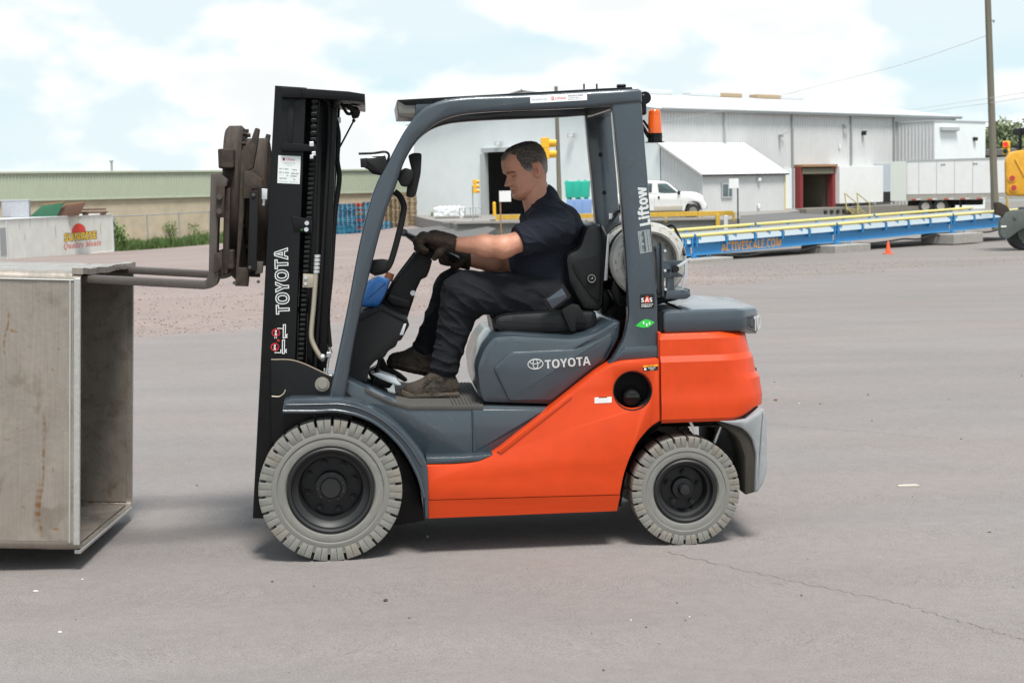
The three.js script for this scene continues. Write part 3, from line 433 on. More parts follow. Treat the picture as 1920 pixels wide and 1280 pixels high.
// ---------------------------------------------------------------- overhead guard
{
  const outer = [[616, 747], [648, 593], [679, 434], [706, 344], [733, 293], [760, 243], [788, 208], [819, 191], [860, 183], [984, 177.5], [1197, 166]];
  const inner = [[1145, 198.5], [1097, 202], [901, 211], [853, 217.5], [819, 231], [784, 262], [760, 299], [740, 355], [724, 396], [692, 516], [670, 611], [646, 747]];
  const sp = (pts, n) => new THREE.CatmullRomCurve3(pts.map((p) => V(p[0], p[1], 0)), false, 'centripetal').getPoints(n).map((p) => [p.x, p.y]);
  const o2 = [...sp(outer, 60), [1204, 170], [1205, 192]], in2 = sp(inner, 60);
  const frame = (z0, z1) => extrude(XY([...o2, ...in2], 0.50), z0, z1, 0.017, [], 3);
  const post = (z0, z1) => extrude(rounded(XY([[1147, 190], [1203, 187], [1215, 330], [1223, 440], [1233, 560], [1236, 671], [1141, 685], [1150, 672, 8], [1172, 634, 16], [1180, 590, 10], [1174, 480], [1162, 330]], 0.50)), z0, z1, 0.009, [], 2);
  const near = part('guard_frame', join([frame(0.435, 0.505)]), M.grey, truck);
  part('guard_post', post(0.43, 0.498), M.grey, truck);
  part('guard_frame', frame(-0.505, -0.435), M.grey, truck); part('guard_post', post(-0.498, -0.43), M.grey, truck);
  // cross members and roof bars
  const bars = [];
  for (let i = 0; i < 7; i++) { const px = 838 + i * 50, p = L(px, lerp(196, 184, i / 6), 0.46); bars.push(box(0.03, 0.03, 0.9, p.x, p.y + 0.012, 0, 0.006)); }
  for (let i = 0; i < 7; i++) part('roof_bar', bars[i], M.black, truck);
  const rb = L(1170, 188, 0.48); part('rear_crossbar', box(0.10, 0.06, 0.9, rb.x, rb.y - 0.01, 0, 0.008), M.grey, truck);
  const fb = L(790, 232, 0.48); part('front_crossbar', box(0.05, 0.07, 0.9, fb.x + 0.01, fb.y + 0.01, 0, 0.008), M.black, truck);
  // roof plate with its visor
  const rf = group('roof_cover');
  part('roof_plate', slab([[745, 187], [1120, 166], [1185, 163], [1190, 176], [1120, 181], [860, 194], [760, 197]], 0.43, -0.43, 0.002), M.black, rf);
  part('visor', slab([[779, 189], [812, 187], [812, 216], [779, 216]], 0.43, -0.43, 0.004), M.grey, rf);
  part('visor_end', slab([[744, 189], [779, 187], [779, 213], [748, 213]], 0.42, -0.42, 0.004), std({ color: lin(0.35, 0.34, 0.31), roughness: 0.35, metalness: 0.5, map: dataTex(128, (u, v) => 0.6 + 0.5 * tile(u * 0.2, v, 12, 8, 4)) }), rf);
  for (const px of [1095, 1119]) { const p = L(px, 162, 0.3); part('roof_clip', box(0.006, 0.025, 0.02, p.x, p.y, p.z), M.black, rf); }
  const hz = L(1165, 161, 0.2); part('roof_horn', box(0.045, 0.018, 0.03, hz.x, hz.y, hz.z, 0.008), M.black, rf);
  // stickers
  sticker('service_sticker', [994.5, 193.5], [1101, 187.5], [994, 180.5], 0.5062, 1024, 128, (c, w, h) => { c.fillStyle = '#eceeee'; c.fillRect(0, 0, w, h); c.fillStyle = '#667'; c.font = 'bold 40px sans-serif'; c.fillText('FOR SERVICE CALL:', 20, 82, 300); c.fillStyle = '#c8323c'; c.font = 'italic bold 66px sans-serif'; c.fillText('Liftow', 438, 88, 210); c.beginPath(); c.roundRect(382, 30, 44, 66, 10); c.fill(); c.fillStyle = '#eee'; c.fillRect(398, 40, 10, 38); c.fillRect(398, 68, 20, 10); c.fillStyle = '#556'; c.font = 'bold 44px sans-serif'; c.fillText('506-853-5083', 680, 48, 310); c.font = 'bold 26px sans-serif'; c.fillText('55 RIDEOUT DRIVE', 680, 80, 200); c.fillText('MONCTON, NB  E1G 4C9', 680, 110, 260); }, truck);
  const P = 0.4992;
  sticker('dealer_lettering', [1223, 422], [1213, 340], [1197, 427], P, 512, 150, (c, w, h) => { c.clearRect(0, 0, w, h); c.fillStyle = '#c9cccb'; c.font = 'bold 150px sans-serif'; c.fillText('Liftow', 2, 132, 508); c.lineWidth = 7; c.strokeStyle = '#c9cccb'; c.strokeText('Liftow', 2, 132, 508); }, truck, true);
  sticker('spec_plate', [1201, 475], [1223, 471], [1196, 434], P, 200, 330, (c, w, h) => { c.clearRect(0, 0, w, h); c.strokeStyle = '#aeb4b4'; c.lineWidth = 8; c.strokeRect(4, 4, w - 8, h - 8); c.fillStyle = '#aeb4b4'; const r = rng(5); for (let i = 0; i < 40; i++) { c.fillRect(16, 14 + i * 7.7, 20 + r() * 50, 4); c.fillRect(104, 14 + i * 7.7, 34 + r() * 8, 4); c.fillRect(150, 14 + i * 7.7, 30 + r() * 8, 4); } }, truck, true);
  sticker('stability_sticker', [1200, 578.5], [1227.5, 577.5], [1200, 551.5], P, 256, 256, (c, w, h) => { c.fillStyle = '#141414'; c.beginPath(); c.roundRect(0, 0, w, h, 30); c.fill(); c.fillStyle = '#efefef'; c.font = 'bold 104px sans-serif'; c.fillText('S', 20, 142, 70); c.fillText('S', 166, 142, 70); c.fillStyle = '#d8452a'; c.beginPath(); c.moveTo(70, 150); c.lineTo(110, 36); c.lineTo(146, 36); c.lineTo(188, 150); c.fill(); c.fillStyle = '#f4d8cc'; c.font = 'bold 108px sans-serif'; c.fillText('A', 90, 142, 78); c.fillStyle = '#efefef'; c.font = 'bold 26px sans-serif'; c.fillText('SYSTEM OF ACTIVE', 24, 192, 208); c.font = 'bold 38px sans-serif'; c.fillText('STABILITY', 24, 230, 208); }, truck, true);
  const lf = [[1192, 611], [1200, 603, 6], [1212, 597, 6], [1224, 602, 6], [1228, 604], [1222, 609, 4], [1215, 614, 4], [1203, 614, 4]];
  const leaf = part('leaf_sticker', extrude(rounded(XY(lf, P)), P, P + 0.001, 0), M.leafGreen, truck);
  part('leaf_mark', join([[1207, 605], [1213, 609], [1218, 606]].map(([a, b]) => { const p = L(a, b, P + 0.0014); return box(0.006, 0.012, 0.0008, p.x, p.y, p.z); })), M.white, leaf);
  // near post foot trim
  part('post_trim', slab([[1141, 684], [1172, 652], [1234, 648], [1236, 672], [1160, 677]], 0.52, 0.43, 0.008), M.grey, truck);
  // beacon behind the guard
  const bc = group('beacon'); const b0 = L(1228, 240, 0.30);
  part('beacon_lens', creased(lathe([[0.001, 0.085], [0.022, 0.083], [0.028, 0.075], [0.030, 0.06], [0.0295, 0.055], [0.031, 0.05], [0.031, 0.02], [0.0325, 0.015], [0.033, -0.02], [0.0335, -0.03]], 32).translate(b0.x, b0.y + 0.005, b0.z), 0.4), M.amber, bc);
  part('beacon_base', join([cyl(0.035, 0.035, 0.012, 28).translate(b0.x, b0.y - 0.03, b0.z), cyl(0.033, 0.036, 0.03, 28).translate(b0.x, b0.y - 0.05, b0.z), cyl(0.046, 0.046, 0.004, 28).translate(b0.x, b0.y - 0.067, b0.z)]), M.black, bc);
  part('beacon_bracket', join([rod(L(1200, 228, 0.30), L(1216, 256, 0.30), 0.009), rod(L(1206, 225, 0.30), L(1226, 254, 0.30), 0.006), rod(L(1214, 257, 0.3), L(1242, 256, 0.3), 0.006)]), M.black, bc);
  const rl = L(1203, 192, 0.36); part('rear_work_lamp', join([zcyl(0.03, 0.05, rl.x + 0.012, rl.y + 0.02, rl.z, 20).rotateY(0), box(0.03, 0.1, 0.06, rl.x + 0.005, rl.y - 0.01, rl.z, 0.012)]), M.black, truck);
  for (const [a, b] of [[1126, 290], [1133, 361]]) { const p = L(a, b, -0.432); part('post_hole', zcyl(0.012, 0.002, p.x, p.y, p.z + 0.002, 12), M.black, truck); }
  const wm = L(1147, 405, -0.42); part('cable_clip', join([box(0.03, 0.03, 0.004, wm.x, wm.y, wm.z)]).translate(0, 0, 0), M.zinc, truck);
  part('cable', tube([L(1150, 403, -0.41), L(1160, 396, -0.40), L(1172, 390, -0.38)].concat([]), 0.008, 16, 6), M.blackSoft, truck);
  part('cable', tube([L(1160, 396, -0.40), L(1145, 418, -0.40), L(1138, 432, -0.36), L(1142, 470, -0.3)], 0.007, 24, 6), M.blackSoft, truck);
}
// ---------------------------------------------------------------- mirror, lamps and grab handle on the front pillar
{
  const m = group('rear_view_mirror');
  part('mirror_shell', slab([[765, 291, 4], [775, 286, 5], [791, 287, 5], [789, 325, 8], [780, 366, 8], [772, 371, 4], [761, 368, 4], [764, 345], [772, 320]], 0.44, 0.40, 0.01), M.blackSoft, m);
  part('mirror_clamp', slab([[748, 322, 4], [760, 314, 4], [776, 320, 4], [775, 335, 6], [765, 351, 6], [752, 349, 4], [746, 337]], 0.47, 0.42, 0.012), M.blackSoft, m);
  const lamp = group('front_work_lamp');
  part('lamp_housing', join([slab([[676, 297, 3], [700, 296, 3], [722, 290, 4], [728, 312, 4], [716, 328, 4], [700, 321], [684, 315]], 0.50, 0.40, 0.012), slab([[675, 297], [688, 296], [688, 314], [676, 313]], 0.505, 0.39, 0.006), slab([[686, 314, 2], [720, 312, 2], [716, 329, 3], [698, 326, 3]], 0.47, 0.42, 0.008)]), M.blackSoft, lamp);
  part('lamp_guard', tube([L(672, 288, 0.49), L(700, 287, 0.49), L(724, 285, 0.49), L(729, 290, 0.49), L(726, 303, 0.49), L(716, 328, 0.49)], 0.0055, 40, 8), M.black, lamp);
  part('lamp_bracket', join([rod(L(698, 292, 0.45), L(720, 292, 0.45), 0.006), rod(L(716, 326, 0.45), L(724, 318, 0.45), 0.008)]), M.zinc, lamp);
  const h = [[739, 359], [748, 366], [757, 385], [756, 400], [737, 477], [730, 496], [722, 506], [700, 512]].map(([a, b]) => L(a, b, 0.40));
  const hb = group('grab_handle'); part('handle_bar', tube(h, 0.0145, 60, 12), M.blackSoft, hb);
  part('handle_foot', slab([[694, 488], [716, 486], [730, 488], [726, 506], [700, 516], [690, 510]], 0.42, 0.36, 0.01), M.blackSoft, hb);
}
// ---------------------------------------------------------------- dash, column, wheel, pedals
{
  part('dash_cowl', join([slab([[640, 705], [652, 604], [696, 586, 4], [714, 577, 3], [764, 603, 4], [768, 609, 3], [752, 638, 3], [746, 640], [742, 650, 4], [728, 658, 4], [720, 672, 8], [706, 674, 10], [692, 690, 6], [688, 718], [650, 712]], 0.30, -0.30, 0.012)]), M.dash);
  part('dash_top', slab([[652, 603], [672, 588], [696, 582], [716, 574], [764, 598], [765, 606], [714, 582], [698, 589], [656, 610]], 0.305, -0.305, 0.004), M.dash);
  part('dash_plate', slab([[757, 607], [762, 606], [756, 628], [749, 628]], 0.303, 0.25, 0.002), M.zinc);
  part('steering_column', join([slab([[712, 576], [734, 532, 4], [778, 474, 4], [786, 468, 3], [811, 487, 4], [806, 506, 6], [800, 520, 3], [790, 524, 3], [780, 545, 4], [776, 560, 3], [772, 572, 4], [762, 602, 3]], 0.075, -0.075, 0.02), slab([[722, 560, 5], [730, 550, 5], [772, 563, 6], [768, 580, 6], [735, 575, 5]], 0.09, -0.09, 0.015)]), M.dash);
  part('column_edge', tube([L(713, 572, 0.076), L(736, 529, 0.076), L(777, 473, 0.076)], 0.005, 24, 6), M.dash);
  part('key_switch', zcyl(0.013, 0.02, ...L(774, 549, 0.078).toArray(), 16), M.zinc);
  const sw = group('steering_wheel');
  const A = L(760, 438, 0), B = L(857, 484, 0), c = A.clone().add(B).multiplyScalar(0.5), R = A.distanceTo(B) / 2, ang = Math.atan2(B.y - A.y, B.x - A.x);
  const tor = new THREE.TorusGeometry(R, 0.0125, 12, 48).rotateX(Math.PI / 2).rotateZ(ang).translate(c.x, c.y, c.z);
  part('wheel_rim', tor, M.vinyl, sw);
  const hubp = c.clone().add(V(Math.sin(ang) * 0.03, -Math.cos(ang) * 0.03, 0));
  part('wheel_hub', join([cyl(0.04, 0.05, 0.05, 24).rotateZ(ang).translate(hubp.x, hubp.y, hubp.z), rod(hubp, c.clone().add(V(Math.cos(ang) * -R, Math.sin(ang) * -R, 0)), 0.012), rod(hubp, c.clone().add(V(0, 0, R)), 0.012), rod(hubp, c.clone().add(V(0, 0, -R)), 0.012), rod(hubp, L(792, 482, 0), 0.03)]), M.dash, sw);
  const k = L(757, 436, 0.03); part('spinner_knob', join([new THREE.SphereGeometry(0.021, 20, 14).scale(1, 0.9, 1).translate(k.x, k.y, k.z), rod(k, c.clone().add(V(Math.cos(ang) * -R, Math.sin(ang) * -R, 0.02)), 0.01)]), std({ color: lin(0.09, 0.095, 0.1), roughness: 0.4 }), sw);
  part('pedal', join([slab([[706, 668], [714, 664], [726, 688], [752, 703, 3], [765, 714, 3], [758, 716], [730, 700], [712, 692]], -0.04, -0.14, 0.006)]), M.blackSoft);
  part('pedal', slab([[694, 700], [712, 698], [742, 708], [752, 722], [744, 723], [712, 710]], 0.22, 0.12, 0.004), M.zinc);
  part('pedal_bracket', slab([[690, 700], [706, 690], [740, 716], [730, 728], [700, 722]], 0.10, -0.1, 0.004), M.black);
  part('brake_lever', join([rod(L(716, 660, 0.2), L(700, 716, 0.2), 0.009)]), M.black);
}
// ---------------------------------------------------------------- seat
{
  const s = group('seat');
  part('seat_cushion', slab([[926, 606, 8], [929, 594, 8], [950, 588, 14], [1050, 582, 10], [1118, 582, 10], [1122, 604, 10], [1110, 622, 6], [960, 629, 8], [934, 624, 8]], 0.25, -0.25, 0.03), M.vinyl, s);
  part('seat_base', slab([[930, 622, 4], [1150, 606, 6], [1146, 618, 6], [1118, 630, 4], [940, 635, 4]], 0.23, -0.23, 0.008), M.black, s);
  part('seat_slide', slab([[922, 597, 2], [928, 596, 2], [932, 624], [928, 626]], 0.20, -0.2, 0.003), M.black, s);
  const back = part('seat_back', slab([[1060, 487, 6], [1064, 474, 8], [1086, 466, 14], [1094, 440, 14], [1100, 424, 8], [1115, 418, 8], [1132, 422, 8], [1141, 442, 8], [1143, 470, 8], [1136, 520], [1132, 575, 8], [1124, 584, 5], [1094, 582, 8], [1082, 560, 10], [1066, 530, 10]], 0.24, -0.24, 0.032), M.vinyl, s);
  part('back_panel', slab([[1072, 496, 6], [1088, 480, 8], [1128, 476, 4], [1126, 565, 6], [1110, 560, 8], [1078, 515, 8]], 0.247, 0.2, 0.01), M.dash, s);
  part('back_rail', slab([[1139, 440], [1143, 438], [1139, 525], [1133, 526]], 0.235, 0.22, 0.001), M.zinc, s);
  part('top_seam', tube([L(1126, 421, 0.242), L(1130, 446, 0.243), L(1128, 470, 0.243)], 0.004, 16, 6), M.black, s);
  const kn = L(1109, 522, 0.255); part('lumbar_knob', join([zcyl(0.024, 0.016, kn.x, kn.y, kn.z, 24), new THREE.TorusGeometry(0.019, 0.0016, 6, 28).translate(kn.x, kn.y, kn.z + 0.009)]), M.blackSoft, s);
  part('knob_mark', join([new THREE.TorusGeometry(0.018, 0.0012, 6, 28).translate(kn.x, kn.y, kn.z + 0.0102), box(0.008, 0.003, 0.001, kn.x, kn.y, kn.z + 0.0102), box(0.003, 0.009, 0.001, kn.x + 0.004, kn.y + 0.003, kn.z + 0.0102)]), std({ color: lin(0.4, 0.4, 0.4), roughness: 0.5 }), s);
  part('belt_buckle', slab([[1052, 580, 3], [1074, 570, 3], [1086, 572, 3], [1104, 604, 4], [1100, 608], [1080, 606, 5], [1080, 622, 3], [1070, 622, 3], [1062, 604]], 0.29, 0.25, 0.008), M.blackSoft, s);
  part('seat_hose', tube([L(1134, 534, 0.1), L(1146, 528, 0.05), L(1158, 535, 0), L(1170, 548, -0.05)], 0.02, 24, 10), M.blackSoft, s);
  part('seat_bracket', slab([[1130, 520], [1168, 500], [1172, 556], [1130, 590]], 0.0, -0.3, 0.006), M.black, s);
}
// ---------------------------------------------------------------- gas cylinder lying across the rear
{
  const c = L(1218, 489, 0.30), g = group('gas_cylinder'), r = 0.172;
  const prof = [[0.001, -0.36], [0.08, -0.35], [0.14, -0.32], [0.17, -0.27], [r - 0.006, -0.22], [r - 0.006, 0.16], [0.172, 0.2], [0.15, 0.24], [0.10, 0.262], [0.001, 0.275]];
  part('tank', creased(lathe(prof, 56).rotateX(Math.PI / 2).translate(c.x, c.y, 0), 0.6), M.gasPaint, g);
  part('foot_ring', creased(lathe([[0.128, 0.18], [0.128, 0.30], [0.132, 0.312], [0.142, 0.316], [0.176, 0.30], [0.184, 0.285], [0.186, 0.26], [0.182, 0.20], [0.174, 0.18]], 56).rotateX(Math.PI / 2).translate(c.x, c.y, 0), 0.6), M.gasPaint, g);
  for (const z of [0.12, -0.2]) part('tank_strap', creased(lathe([[r + 0.002, z - 0.02], [r + 0.008, z - 0.02], [r + 0.008, z + 0.02], [r + 0.002, z + 0.02]], 56).rotateX(Math.PI / 2).translate(c.x, c.y, 0), 0.5), M.blackSoft, g);
  part('tank_cradle', slab([[1150, 520], [1170, 555], [1262, 556], [1294, 542], [1296, 556], [1230, 572], [1160, 575], [1146, 545]], 0.22, -0.3, 0.01), M.black, g);
  part('cradle_plate', join([slab([[1229, 463, 5], [1239, 461, 4], [1243, 465], [1245, 548, 3], [1234, 552]], 0.40, 0.30, 0.006), slab([[1240, 455], [1243.5, 455], [1246, 556], [1242, 556]], 0.44, 0.34, 0.002)]), M.grey, g);
  part('latch_bracket', slab([[1243, 489], [1282, 488, 3], [1283, 492, 3], [1266, 500, 4], [1264, 506, 3], [1282, 516, 3], [1281, 519, 2], [1244, 521]], 0.43, 0.41, 0.002), M.grey, g);
  part('swing_arm', join([slab([[1251, 520], [1265, 520], [1264, 560], [1250, 560]], 0.42, 0.38, 0.004), slab([[1250, 545], [1290, 543, 8], [1296, 552, 8], [1290, 561, 8], [1248, 561]], 0.43, 0.33, 0.006)]), M.grey, g);
  part('latch_handle', join([slab([[1262, 503], [1284, 489], [1296, 483], [1297, 486], [1290, 489], [1290, 520], [1283, 541], [1278, 540], [1284, 515], [1285, 494], [1268, 507]], 0.44, 0.425, 0.002)]), M.zinc, g);
  part('latch_bolt', join([zcyl(0.016, 0.02, ...L(1267, 504, 0.445).toArray(), 20), zcyl(0.008, 0.01, ...L(1254, 507, 0.434).toArray(), 6)]), M.blackSoft, g);
  for (const [a, b] of [[1247, 470], [1248, 542], [1247, 507]]) part('bracket_bolt', zcyl(0.007, 0.012, ...L(a, b, 0.444).toArray(), 6), M.zinc, g);
  part('strap_hook', tube([L(1246, 430, 0.12), L(1256, 423, 0.14), L(1263, 424, 0.16), L(1268, 432, 0.2), L(1276, 450, 0.26), L(1284, 478, 0.32)], 0.007, 40, 8), M.black, g);
  part('supply_hose', tube([L(1170, 440, -0.1), L(1155, 458, 0.0), L(1146, 485, 0.05), L(1150, 515, 0.05), L(1166, 540, 0.0)], 0.013, 40, 10), M.blackSoft, g);
  part('valve_rod', join([rod(L(1158, 466, 0.2), L(1168, 452, 0.1), 0.006), rod(L(1158, 468, 0.2), L(1159, 512, 0.2), 0.008), new THREE.SphereGeometry(0.012, 12, 8).translate(...L(1158, 466, 0.2).toArray())]), M.zinc, g);
  part('hood_strap', tube([L(1246, 566, 0.3), L(1262, 573, 0.36), L(1278, 581, 0.44)], 0.006, 20, 6), M.black, g);
}
// ---------------------------------------------------------------- mast
{
  const m = group('mast');
  const outer = [[515, 160], [574, 164], [548, 800], [546, 972], [473, 972]];
  part('outer_rail', slab(outer, 0.43, 0.34, 0.006), M.black, m);
  part('outer_rail', extrude(XY(outer, 0.43), -0.43, -0.34, 0.006), M.black, m);
  // channel recess and inner rails
  const inn = [[586, 184], [600, 184], [570, 800], [565, 960], [550, 960], [556, 800]];
  part('inner_rail', slab([[588, 186], [600, 186], [585, 690], [573, 690]], 0.37, 0.29, 0.004), M.black, m);
  part('inner_rail', slab([[616, 200], [632, 200], [612, 690], [596, 690]], 0.31, 0.24, 0.004), M.black, m);
  part('inner_rail', extrude(XY([[588, 186], [632, 190], [604, 700], [573, 690]], 0.37), -0.37, -0.28, 0.004), M.black, m);
  part('inner_channel', slab([[570, 186], [627, 192], [600, 700], [588, 960], [548, 960], [556, 700]], 0.235, 0.19, 0.004), M.black, m);
  part('lift_cylinder', rod(L(611, 195, 0.25), L(588, 800, 0.25), 0.025, 20), M.blackSoft, m);
  part('lift_cylinder', rod(L(611, 195, 0.25).setZ(-0.25), L(588, 800, 0.25).setZ(-0.25), 0.025, 20), M.blackSoft, m);
  part('piston_rod', rod(L(618, 196, 0.22), L(613, 256, 0.22), 0.011, 16), M.steel, m);
  for (const [y0, y1] of [[163, 190], [560, 590], [900, 960]]) { const a = L(560, y0, 0.3), b = L(560, y1, 0.3); if (y0 > 500) { const e = L(540, (y0 + y1) / 2, 0.3); part('crossbeam', box(0.05, Math.abs(a.y - b.y), 0.72, e.x, e.y, 0, 0.005), M.black, m); } }
  part('top_bracket', slab([[527, 164], [565, 165], [652, 171], [684, 176], [684, 192], [650, 188], [565, 183], [527, 182]], 0.45, -0.45, 0.004), M.black, m);
  part('top_cap', slab([[527, 163.5], [565, 164.5], [565, 183], [527, 182.5]], 0.462, 0.44, 0.003), M.black, m);
  part('middle_bracket', slab([[527, 270], [532, 267], [592, 271], [592, 284], [527, 283]], 0.452, 0.40, 0.004), M.black, m);
  part('stay_bar', slab([[541, 184], [552, 184], [548, 268], [538, 268]], 0.438, 0.42, 0.002), M.blackSoft, m);
  const blk = (x, y, s, z) => { const p = L(x, y, z); return box(0.02 * s, 0.022 * s, 0.02, p.x, p.y, p.z, 0.003); };
  part('chain_anchor', blk(584, 270, 1, 0.455), M.zinc, m); part('chain_anchor', join([blk(588, 288, 0.9, 0.45), blk(584, 294, 0.8, 0.452)]), M.zinc, m);
  // leaf chain
  const links = []; for (let i = 0; i < 56; i++) { const t = i / 55, p = L(lerp(592, 562, t), lerp(190, 690, t), 0.41); links.push(box(0.026, 0.014, 0.03, p.x, p.y, p.z, 0.004)); } part('lift_chain', join(links), M.blackSoft, m);
  const top = []; for (let i = 0; i < 7; i++) { const p = L(590 - i * 0.4, 190 + i * 12, 0.415); top.push(join([box(0.03, 0.02, 0.034, p.x, p.y, p.z, 0.005), zcyl(0.005, 0.04, p.x - 0.008, p.y, p.z, 8), zcyl(0.005, 0.04, p.x + 0.008, p.y, p.z, 8)])); } part('chain_roller', join(top), M.black, m);
  part('side_clamp', slab([[546, 404], [585, 411], [584, 437], [550, 434]], 0.436, 0.41, 0.004), M.black, m);
  for (const [a, b] of [[575, 418], [574, 430]]) part('clamp_bolt', zcyl(0.0105, 0.012, ...L(a, b, 0.441).toArray(), 8, 0.0105), M.zinc, m);
  part('pipe_clamp', slab([[568, 513], [588, 514], [587, 539], [567, 539]], 0.436, 0.42, 0.002), M.pipe, m);
  for (const [a, b] of [[573, 520.5], [572.5, 531.5]]) part('clamp_bolt', zcyl(0.0075, 0.01, ...L(a, b, 0.441).toArray(), 8), M.zinc, m);
  part('hydraulic_pipe', tube([L(594, 478, 0.43), L(592, 515, 0.43), L(588, 570, 0.43), L(583.5, 630, 0.43), L(586, 642, 0.43), L(600, 668, 0.43), L(606, 674, 0.42)], 0.0115, 60, 12), M.pipe, m);
  part('hose_ferrule', join([0, 1, 2, 3, 4].map((i) => { const p = L(594.5 - i * 0.4, 480 + i * 7.2, 0.43); return cyl(0.0145, 0.0145, 0.012, 16).translate(p.x, p.y, p.z); })), M.zinc, m);
  part('pipe_union', new THREE.SphereGeometry(0.014, 14, 10).translate(...L(604.5, 669, 0.43).toArray()), M.zinc, m);
  part('hydraulic_hose', tube([L(626, 215, 0.26), L(634, 250, 0.25), L(632, 300, 0.25), L(636, 330, 0.25), L(628, 400, 0.25), L(620, 520, 0.25), L(614, 590, 0.25), L(618, 650, 0.25)], 0.0125, 90, 10), M.blackSoft, m);
  part('hydraulic_hose', tube([L(598, 200, 0.33), L(596, 350, 0.33), L(592, 480, 0.35)], 0.014, 60, 10), M.blackSoft, m);
  part('hydraulic_hose', tube([L(606, 188, 0.36), L(612, 186, 0.36), L(616, 200, 0.34), L(604, 480, 0.33), L(590, 690, 0.33)], 0.009, 60, 8), M.blackSoft, m);
  part('hydraulic_hose', tube([L(640, 195, 0.2), L(652, 213, 0.15), L(665, 208, 0.1), L(668, 200, 0.1)], 0.008, 40, 8), M.blackSoft, m);
  part('hose_guide', join([slab([[634, 192], [670, 200], [676, 208, 4], [672, 220, 4], [660, 222, 4], [655, 205]], 0.12, 0.04, 0.006)]), M.black, m);
  part('stay_rod', join([rod(L(663, 226, 0.08), L(634, 281, 0.2), 0.0045), new THREE.SphereGeometry(0.009, 10, 8).translate(...L(663, 226, 0.08).toArray()), new THREE.SphereGeometry(0.009, 10, 8).translate(...L(634, 282, 0.2).toArray())]), M.black, m);
  part('hose_block', join([blk(617, 231, 1.1, 0.25), blk(634, 225, 1.2, 0.22), blk(621, 272, 0.9, 0.26)]), M.zinc, m);
  part('hose_fitting', join([rod(L(612, 640, 0.25), L(620, 662, 0.25), 0.01), rod(L(616, 662, 0.28), L(611, 700, 0.3), 0.008), blk(616, 665, 1.2, 0.3), blk(620, 705, 0.8, 0.3)]), M.steel, m);
  part('foot_plate', slab([[507, 675], [551, 677], [622, 707], [660, 745], [660, 830], [508, 830]], 0.46, 0.425, 0.003), M.black, m);
  part('plate_edge', tube([L(508, 674, 0.45), L(551, 676, 0.45), L(622, 706, 0.45)], 0.004, 30, 6), std({ color: lin(0.22, 0.18, 0.13), roughness: 0.6 }), m);
  part('tilt_pin', join([zcyl(0.022, 0.03, ...L(605, 719, 0.47).toArray(), 20), zcyl(0.034, 0.012, ...L(604, 720, 0.46).toArray(), 24)]), std({ color: lin(0.3, 0.28, 0.24), metalness: 0.5, roughness: 0.5 }), m);
  part('scrape_mark', tube([L(509, 743, 0.461), L(524, 743, 0.461), L(532, 737, 0.461), L(535, 730, 0.461)], 0.0035, 20, 6), M.pipe, m);
  // print on the rail
  const D = 0.4308;
  sticker('inspection_sheet', [519.5, 343], [561.5, 345], [521.5, 291], D + 0.0006, 420, 530, (c, w, h) => {
    c.fillStyle = '#d9dddb'; c.fillRect(0, 0, w, h); c.fillStyle = '#b8324a'; c.font = 'bold 54px sans-serif'; c.fillText('Liftow', 150, 92, 190); c.fillRect(84, 46, 44, 52); c.fillStyle = '#222'; c.fillRect(96, 44, 20, 34);
    c.fillStyle = '#8b8f8f'; for (const [x, y, l] of [[100, 130, 230], [110, 156, 210], [170, 182, 90]]) c.fillRect(x, y, l, 7); c.fillStyle = '#161616'; c.font = 'bold 38px sans-serif';
    c.fillText('MT 11 2027', 28, 268, 172); c.fillText('7 8614', 262, 278, 96); c.fillText('MT 11 2028', 28, 338, 180); c.fillText('2000 HRS', 246, 348, 150); c.fillText('LB', 166, 392, 36); c.fillText('5106847', 236, 398, 128); c.fillText('SW1767', 36, 450, 144); c.fillText('AL', 296, 460, 46);
    c.fillStyle = '#a9adad'; for (let i = 0; i < 4; i++) { c.fillRect(24, 484 + i * 9, 170, 4); c.fillRect(226, 484 + i * 9, 160, 4); } c.fillRect(24, 368, 90, 4); c.fillRect(230, 416, 80, 4);
  }, m);
  sticker('brand_lettering', [546, 590], [542, 452], [514, 591], D + 0.0006, 900, 200, (c, w, h) => { c.clearRect(0, 0, w, h); c.font = 'bold 210px sans-serif'; c.strokeStyle = '#cfd2d0'; c.lineWidth = 12; c.lineJoin = 'miter'; c.strokeText('TOYOTA', 10, 176, 880); }, m, true);
  sticker('hazard_pictogram', [505, 668], [541, 668], [506, 606], D + 0.0006, 240, 420, (c, w, h) => {
    c.clearRect(0, 0, w, h); c.strokeStyle = '#e6e6e6'; c.lineWidth = 9; c.strokeRect(166, 16, 26, 170); c.strokeRect(158, 212, 26, 170); c.beginPath(); c.moveTo(90, 62); c.lineTo(160, 66); c.moveTo(60, 372); c.lineTo(140, 372); c.lineTo(140, 330); c.stroke();
    c.lineWidth = 12; c.beginPath(); c.arc(232, 160, 26, 2.1, 4.2); c.stroke(); c.beginPath(); c.arc(226, 350, 26, 2.1, 4.2); c.stroke();
    for (const [x, y] of [[74, 118], [64, 300]]) { c.strokeStyle = '#b3202a'; c.lineWidth = 13; c.beginPath(); c.arc(x, y, 46, 0, 7); c.stroke(); c.fillStyle = '#e6e6e6'; c.beginPath(); c.arc(x, y - 22, 10, 0, 7); c.fill(); c.fillRect(x - 12, y - 14, 22, 34); c.fillRect(x - 12, y + 18, 8, 22); c.fillRect(x + 3, y + 18, 8, 22); c.lineWidth = 10; c.beginPath(); c.moveTo(x - 32, y - 32); c.lineTo(x + 32, y + 32); c.stroke(); }
    c.fillStyle = '#c2202a'; c.beginPath(); c.moveTo(84, 228); c.lineTo(128, 228); c.lineTo(106, 194); c.fill(); c.fillStyle = '#e6e6e6'; c.fillRect(56, 174, 10, 16); c.fillRect(76, 174, 10, 16);
  }, m, true);
